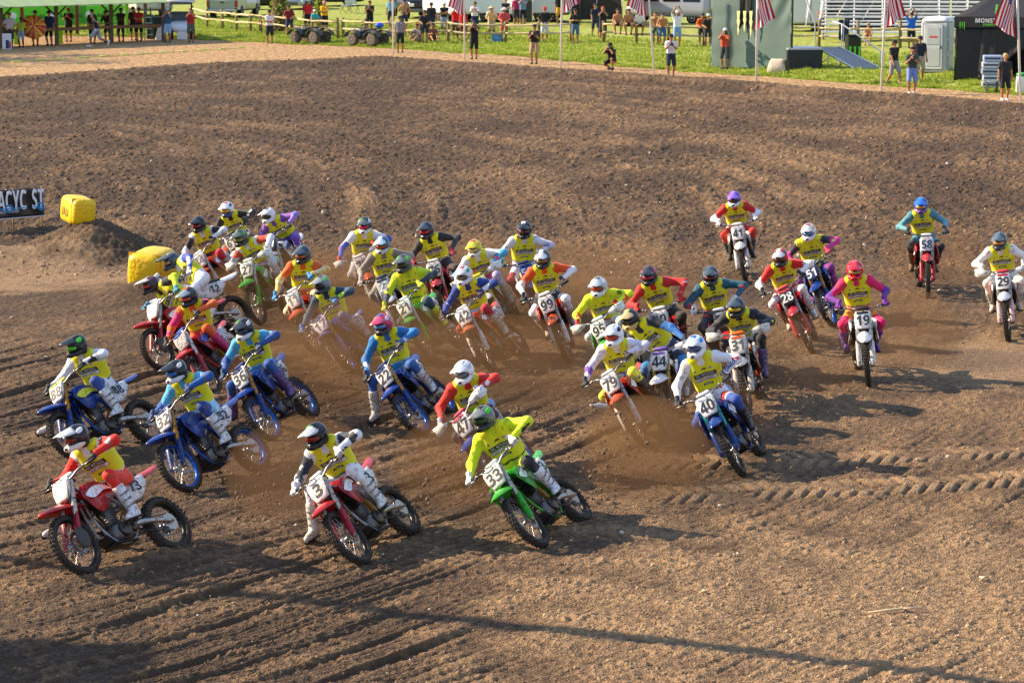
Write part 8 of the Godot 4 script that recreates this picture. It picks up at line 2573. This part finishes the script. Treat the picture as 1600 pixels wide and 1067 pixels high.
func build_people() -> void:
	for q in PEOPLE:
		var p := on_land(q[0])
		var pose: String = q[2]
		make_person(p, q[1], pose, q[3], q[4], q[5], q[6], q[7] if q.size() > 7 else "a87555", q[8] if q.size() > 8 else "2a2a2c", q[9] if q.size() > 9 else 1.0)
	for c in [[Vector3(-1.75, 0, -124.87), 1.56, 200.0, "camera held up by the photographer in black by the trailer", true], [Vector3(1.00, 0, -120.69), 1.34, 170.0, "video camera held by the cameraman in tan shorts", true], [Vector3(4.28, 0, -116.31), 0.96, 150.0, "camera held by the crouching photographer", true], [Vector3(6.56, 0, -111.36), 1.36, 180.0, "camera held by the photographer in the white shirt", false], [Vector3(9.15, 0, -115.84), 1.56, 170.0, "camera held by the man in the brick red shirt", true], [Vector3(14.97, 0, -100.82), 1.36, 180.0, "camera held by the man in blue shorts", false]]:
		var p := on_land(c[0])
		camera_at(p + Vector3(0, c[1], 0) + Vector3(0, 0, 0.34), c[2], c[3], c[4])

# where each spectator stands, facing, pose, shirt, shorts, head, words
const PEOPLE := [
	[Vector3(-25.73, 0, -136.06), 185, "stand", "1c1c22", "24242a", "hair:2a2018", "man in dark shirt at the left edge of the pavilion"],
	[Vector3(-25.08, 0, -134.79), 190, "hips", "b0aab2", "2a2a30", "hair:4a3420", "man in grey shirt, hands on hips, behind the pavilion rail", "a87656"],
	[Vector3(-24.62, 0, -135.42), 175, "stand", "a8b83a", "8a98a4", "hair:1a1612", "youngster in yellow-green vest and pale trousers beside the umbrella", "5a3c2a", "2a2a2a", 0.85],
	[Vector3(-24.25, 0, -137.35), 180, "hold", "1a1c24", "20222a", "sunhat:20242a", "person in dark hat holding the patterned umbrella"],
	[Vector3(-23.53, 0, -137.35), 170, "stand", "1e2a58", "17181c", "sunhat:1a1c20", "man in navy shirt and dark hat right of the umbrella"],
	[Vector3(-23.21, 0, -141.38), 180, "film", "1b1b1e", "1a1a1d", "cap:b84a3a", "man in black printed shirt standing alone between the pavilion posts"],
	[Vector3(-21.66, 0, -139.34), 200, "stand", "18191c", "201c1c", "cap:141416", "man in black cap just behind the running man"],
	[Vector3(-20.80, 0, -135.42), 90, "run", "1c2226", "8a9cb4", "hair:1a1612", "man in black shirt and grey-blue shorts running along the pavilion", "8a6248", "d8d8dc"],
	[Vector3(-21.07, 0, -140.70), 160, "lean", "18191c", "1c1c20", "hair:1a1410", "person in black leaning beside the third pavilion post"],
	[Vector3(-20.47, 0, -141.38), 180, "cross", "22241c", "1c1c20", "hair:1a1410", "person in black shirt with folded hands by the painted post", "5a3c2a"],
	[Vector3(-20.02, 0, -142.78), 190, "stand", "2a2422", "1c1c20", "cap:1a1a1c", "man in black half hidden behind the red shirt"],
	[Vector3(-19.62, 0, -142.08), 180, "cross", "b01c2c", "1c1c22", "hair:2a2018", "man in red shirt with a white badge in the pavilion"],
	[Vector3(-17.93, 0, -140.70), 175, "photo", "2c5876", "86a8cc", "cap:b0b4b8", "man in blue shirt and pale denim shorts left of the cart"],
	[Vector3(-16.73, 0, -140.70), 185, "photo", "a01c28", "56564e", "hair:5a4030", "man in red shirt and grey shorts right of the cart"],
	[Vector3(-12.51, 0, -139.34), 185, "cross", "d4d4d8", "1c1d22", "cap:24262c", "man in white shirt and black shorts standing on the dirt edge"],
	[Vector3(-11.95, 0, -144.93), 180, "lean", "7a2430", "2a3454", "cap:1c1c20", "man in maroon shirt leaning on the fence by the tree"],
	[Vector3(-11.29, 0, -149.42), 180, "stand", "c8202c", "18191c", "sunhat:d8d0c4", "person in red sleeveless top behind the left quad bike"],
	[Vector3(-10.52, 0, -144.21), 180, "sit", "2fa8b8", "7aa8b8", "cap:e6e6ea", "child in turquoise shirt and white cap on the fence", "b5805f", "2a2a2c", 0.8],
	[Vector3(-10.21, 0, -147.14), 180, "cross", "e8b010", "18191c", "cap:e08aa0", "man in yellow shirt and pink cap, arms crossed"],
	[Vector3(-7.86, 0, -149.42), 175, "film", "18191c", "1a1a1e", "hair:3a2818", "woman in black with a pink bag behind the right quad bike"],
	[Vector3(-6.94, 0, -155.03), 180, "stand", "8ab8d4", "22242a", "cap:c82a2c", "woman in pale blue top and red cap by the leftmost flag pole"],
	[Vector3(-6.04, 0, -151.77), 180, "hips", "", "2a3048", "cap:26304a", "shirtless man with hands on hips in front of the black pickup", "b07a58"],
	[Vector3(-5.41, 0, -130.52), 180, "stand", "7a7c82", "1a1b1f", "cap:242a3a", "man in grey polo shirt and black shorts on the track edge"],
	[Vector3(-4.43, 0, -137.35), 180, "lean", "26283a", "2a2c34", "cap:4a4038", "man in dark shirt leaning over a fence post"],
	[Vector3(-4.35, 0, -145.66), 180, "stand", "1c1d24", "26282e", "cap:3a2e28", "tall man in black shirt with lettering behind the fence"],
	[Vector3(-3.69, 0, -147.14), 180, "cross", "1f2124", "8a94a4", "cap:d4d8dc", "man in black shirt and white cap, arms crossed"],
	[Vector3(-2.95, 0, -141.38), 180, "photo", "d8202c", "5a1c20", "cap:3a3c34", "man in bright red shirt filming over the fence"],
	[Vector3(-2.53, 0, -140.70), 180, "stand", "d02a2a", "7a2020", "hair:2a2018", "youngster in red shirt beside the man filming", "b5805f", "2a2a2c", 0.85],
	[Vector3(-2.05, 0, -149.42), 180, "film", "e4e4ea", "28304a", "hair:6a4a30", "woman in white top and navy shorts in front of the white trailer"],
	[Vector3(-1.07, 0, -141.38), 180, "lean", "d8c49a", "b8a888", "sunhat:d8c08a", "person in wide straw hat leaning on the fence"],
	[Vector3(-0.40, 0, -140.70), 180, "lean", "d05060", "b83848", "sunhat:e4dcd4", "person in pink-red shirt and white hat leaning on the fence"],
	[Vector3(-0.36, 0, -153.38), 180, "cross", "26303f", "2a2e38", "hair:3a2a1c", "man in navy shirt in front of the large white trailer"],
	[Vector3(-1.75, 0, -124.87), 175, "photo", "17181a", "151518", "cap:26324a", "photographer in black shirt and shorts with a pack by the second flag"],
	[Vector3(-4.88, 0, -137.35), 150, "ground", "5a5c64", "8a8c94", "hair:3a2a1c", "person in grey sitting on the grass by the fence"],
	[Vector3(-4.05, 0, -138.01), 200, "ground", "8a5a4a", "2a2c34", "hair:2a1c14", "person sitting on the grass below the man in the lettered shirt"],
	[Vector3(0.26, 0, -157.56), 180, "stand", "a8285e", "2a2c30", "hair:4a3424", "person in magenta shirt by the chain-link panel"],
	[Vector3(0.63, 0, -156.70), 180, "photo", "6a8aa8", "18191c", "hair:6a4a34", "woman in blue-grey top and black skirt taking a photo"],
	[Vector3(1.67, 0, -138.01), 180, "hips", "1c1d22", "c8ccd8", "cap:d02a34", "man in black shirt, pale shorts and red cap behind the fence"],
	[Vector3(2.81, 0, -160.17), 180, "stand", "1a1b1e", "d8a814", "cap:20242a", "man in black shirt and yellow trousers by the white trailer"],
	[Vector3(1.00, 0, -120.69), 170, "film", "1b1c1e", "a88a68", "cap:1c1d20", "cameraman in black shirt and tan shorts on the track edge"],
	[Vector3(3.21, 0, -136.70), 175, "hold", "1d1e22", "4a6484", "cap:17181a", "woman in black top and denim shorts at the fence gap"],
	[Vector3(4.42, 0, -143.49), 195, "walk", "232838", "2a3448", "cap:26262c", "man in navy shirt walking behind the fence gap"],
	[Vector3(4.67, 0, -138.67), 180, "photo", "1e2022", "2a2c30", "hair:b0562a", "red-haired woman in black top at the fence post"],
	[Vector3(5.30, 0, -135.42), 180, "sit", "", "2c2e34", "cap:1e2228", "shirtless man in dark cap on the rail, left of three sitters", "b27c5a"],
	[Vector3(5.84, 0, -135.42), 180, "sit", "", "26282e", "cap:2a3858", "shirtless man in navy cap on the rail, middle of three sitters", "b57e5c"],
	[Vector3(6.39, 0, -135.42), 180, "sit", "e4e2de", "2a2c30", "cap:17181a", "man in white shirt on the rail, right of three sitters"],
	[Vector3(7.22, 0, -135.42), 170, "lean", "", "5a6a5a", "hair:5a3c24", "shirtless youngster leaning on the fence, left of two", "b57e5c"],
	[Vector3(7.51, 0, -134.79), 180, "lean", "", "3a6090", "cap:2a3040", "shirtless youngster in dark cap leaning on the fence, right of two", "b27c5a"],
	[Vector3(8.17, 0, -133.54), 180, "overhead", "e2e4ea", "7a9cc0", "cap:d8d8dc", "person in white tank top holding a phone overhead"],
	[Vector3(9.53, 0, -135.42), 180, "lean", "d85a1c", "2a2c34", "cap:1e2430", "man in orange and black shirt by the green screen"],
	[Vector3(9.78, 0, -134.79), 180, "lean", "24262a", "2a2c34", "cap:c8ccd0", "man in black shirt and white cap by the green screen"],
	[Vector3(4.28, 0, -116.31), 150, "crouch", "18191b", "1a1b1d", "cap:141416", "photographer in black crouching at the track edge"],
	[Vector3(6.56, 0, -111.36), 185, "film", "dcdce0", "262a3e", "cap:1a1c22", "photographer in white shirt with black bib and navy shorts"],
	[Vector3(9.15, 0, -115.84), 165, "photo", "b84a2c", "3a3c42", "cap:c8ccd4", "photographer in brick red long shirt in front of the green screen"],
	[Vector3(16.21, 0, -141.38), 180, "cross", "", "22262c", "cap:4a3c30", "shirtless man with crossed arms beside the black trailer", "a8653c"],
	[Vector3(17.79, 0, -134.79), 165, "seat", "", "7a4a3c", "hair:b08050", "shirtless child sitting at the front of the bleachers", "bd8868", "8a5a44", 0.85],
	[Vector3(19.66, 0, -132.93), 180, "overhead", "1c62c8", "1c1d22", "cap:26282c", "man in bright blue shirt taking a photo by the bleachers"],
	[Vector3(15.03, 0, -106.03), 215, "walk", "1e1f22", "8a8a90", "cap:1a1a1c", "heavy man in black shirt and grey shorts walking"],
	[Vector3(16.16, 0, -106.81), 180, "stand", "1f2636", "a8987c", "cap:1a1c20", "man in navy shirt and khaki shorts by the portable toilet"],
	[Vector3(14.97, 0, -100.82), 180, "film", "3a4a44", "7488c4", "hair:1c1612", "man in dark bib and blue shorts filming on the track edge", "a87656", "e8e8ea"],
	[Vector3(17.83, 0, -97.40), 185, "stand", "24282a", "1c1d22", "hair:c8a468", "blonde woman in black bib and shorts with a lime lanyard", "b07a54", "e4e4e6", 0.96],
]
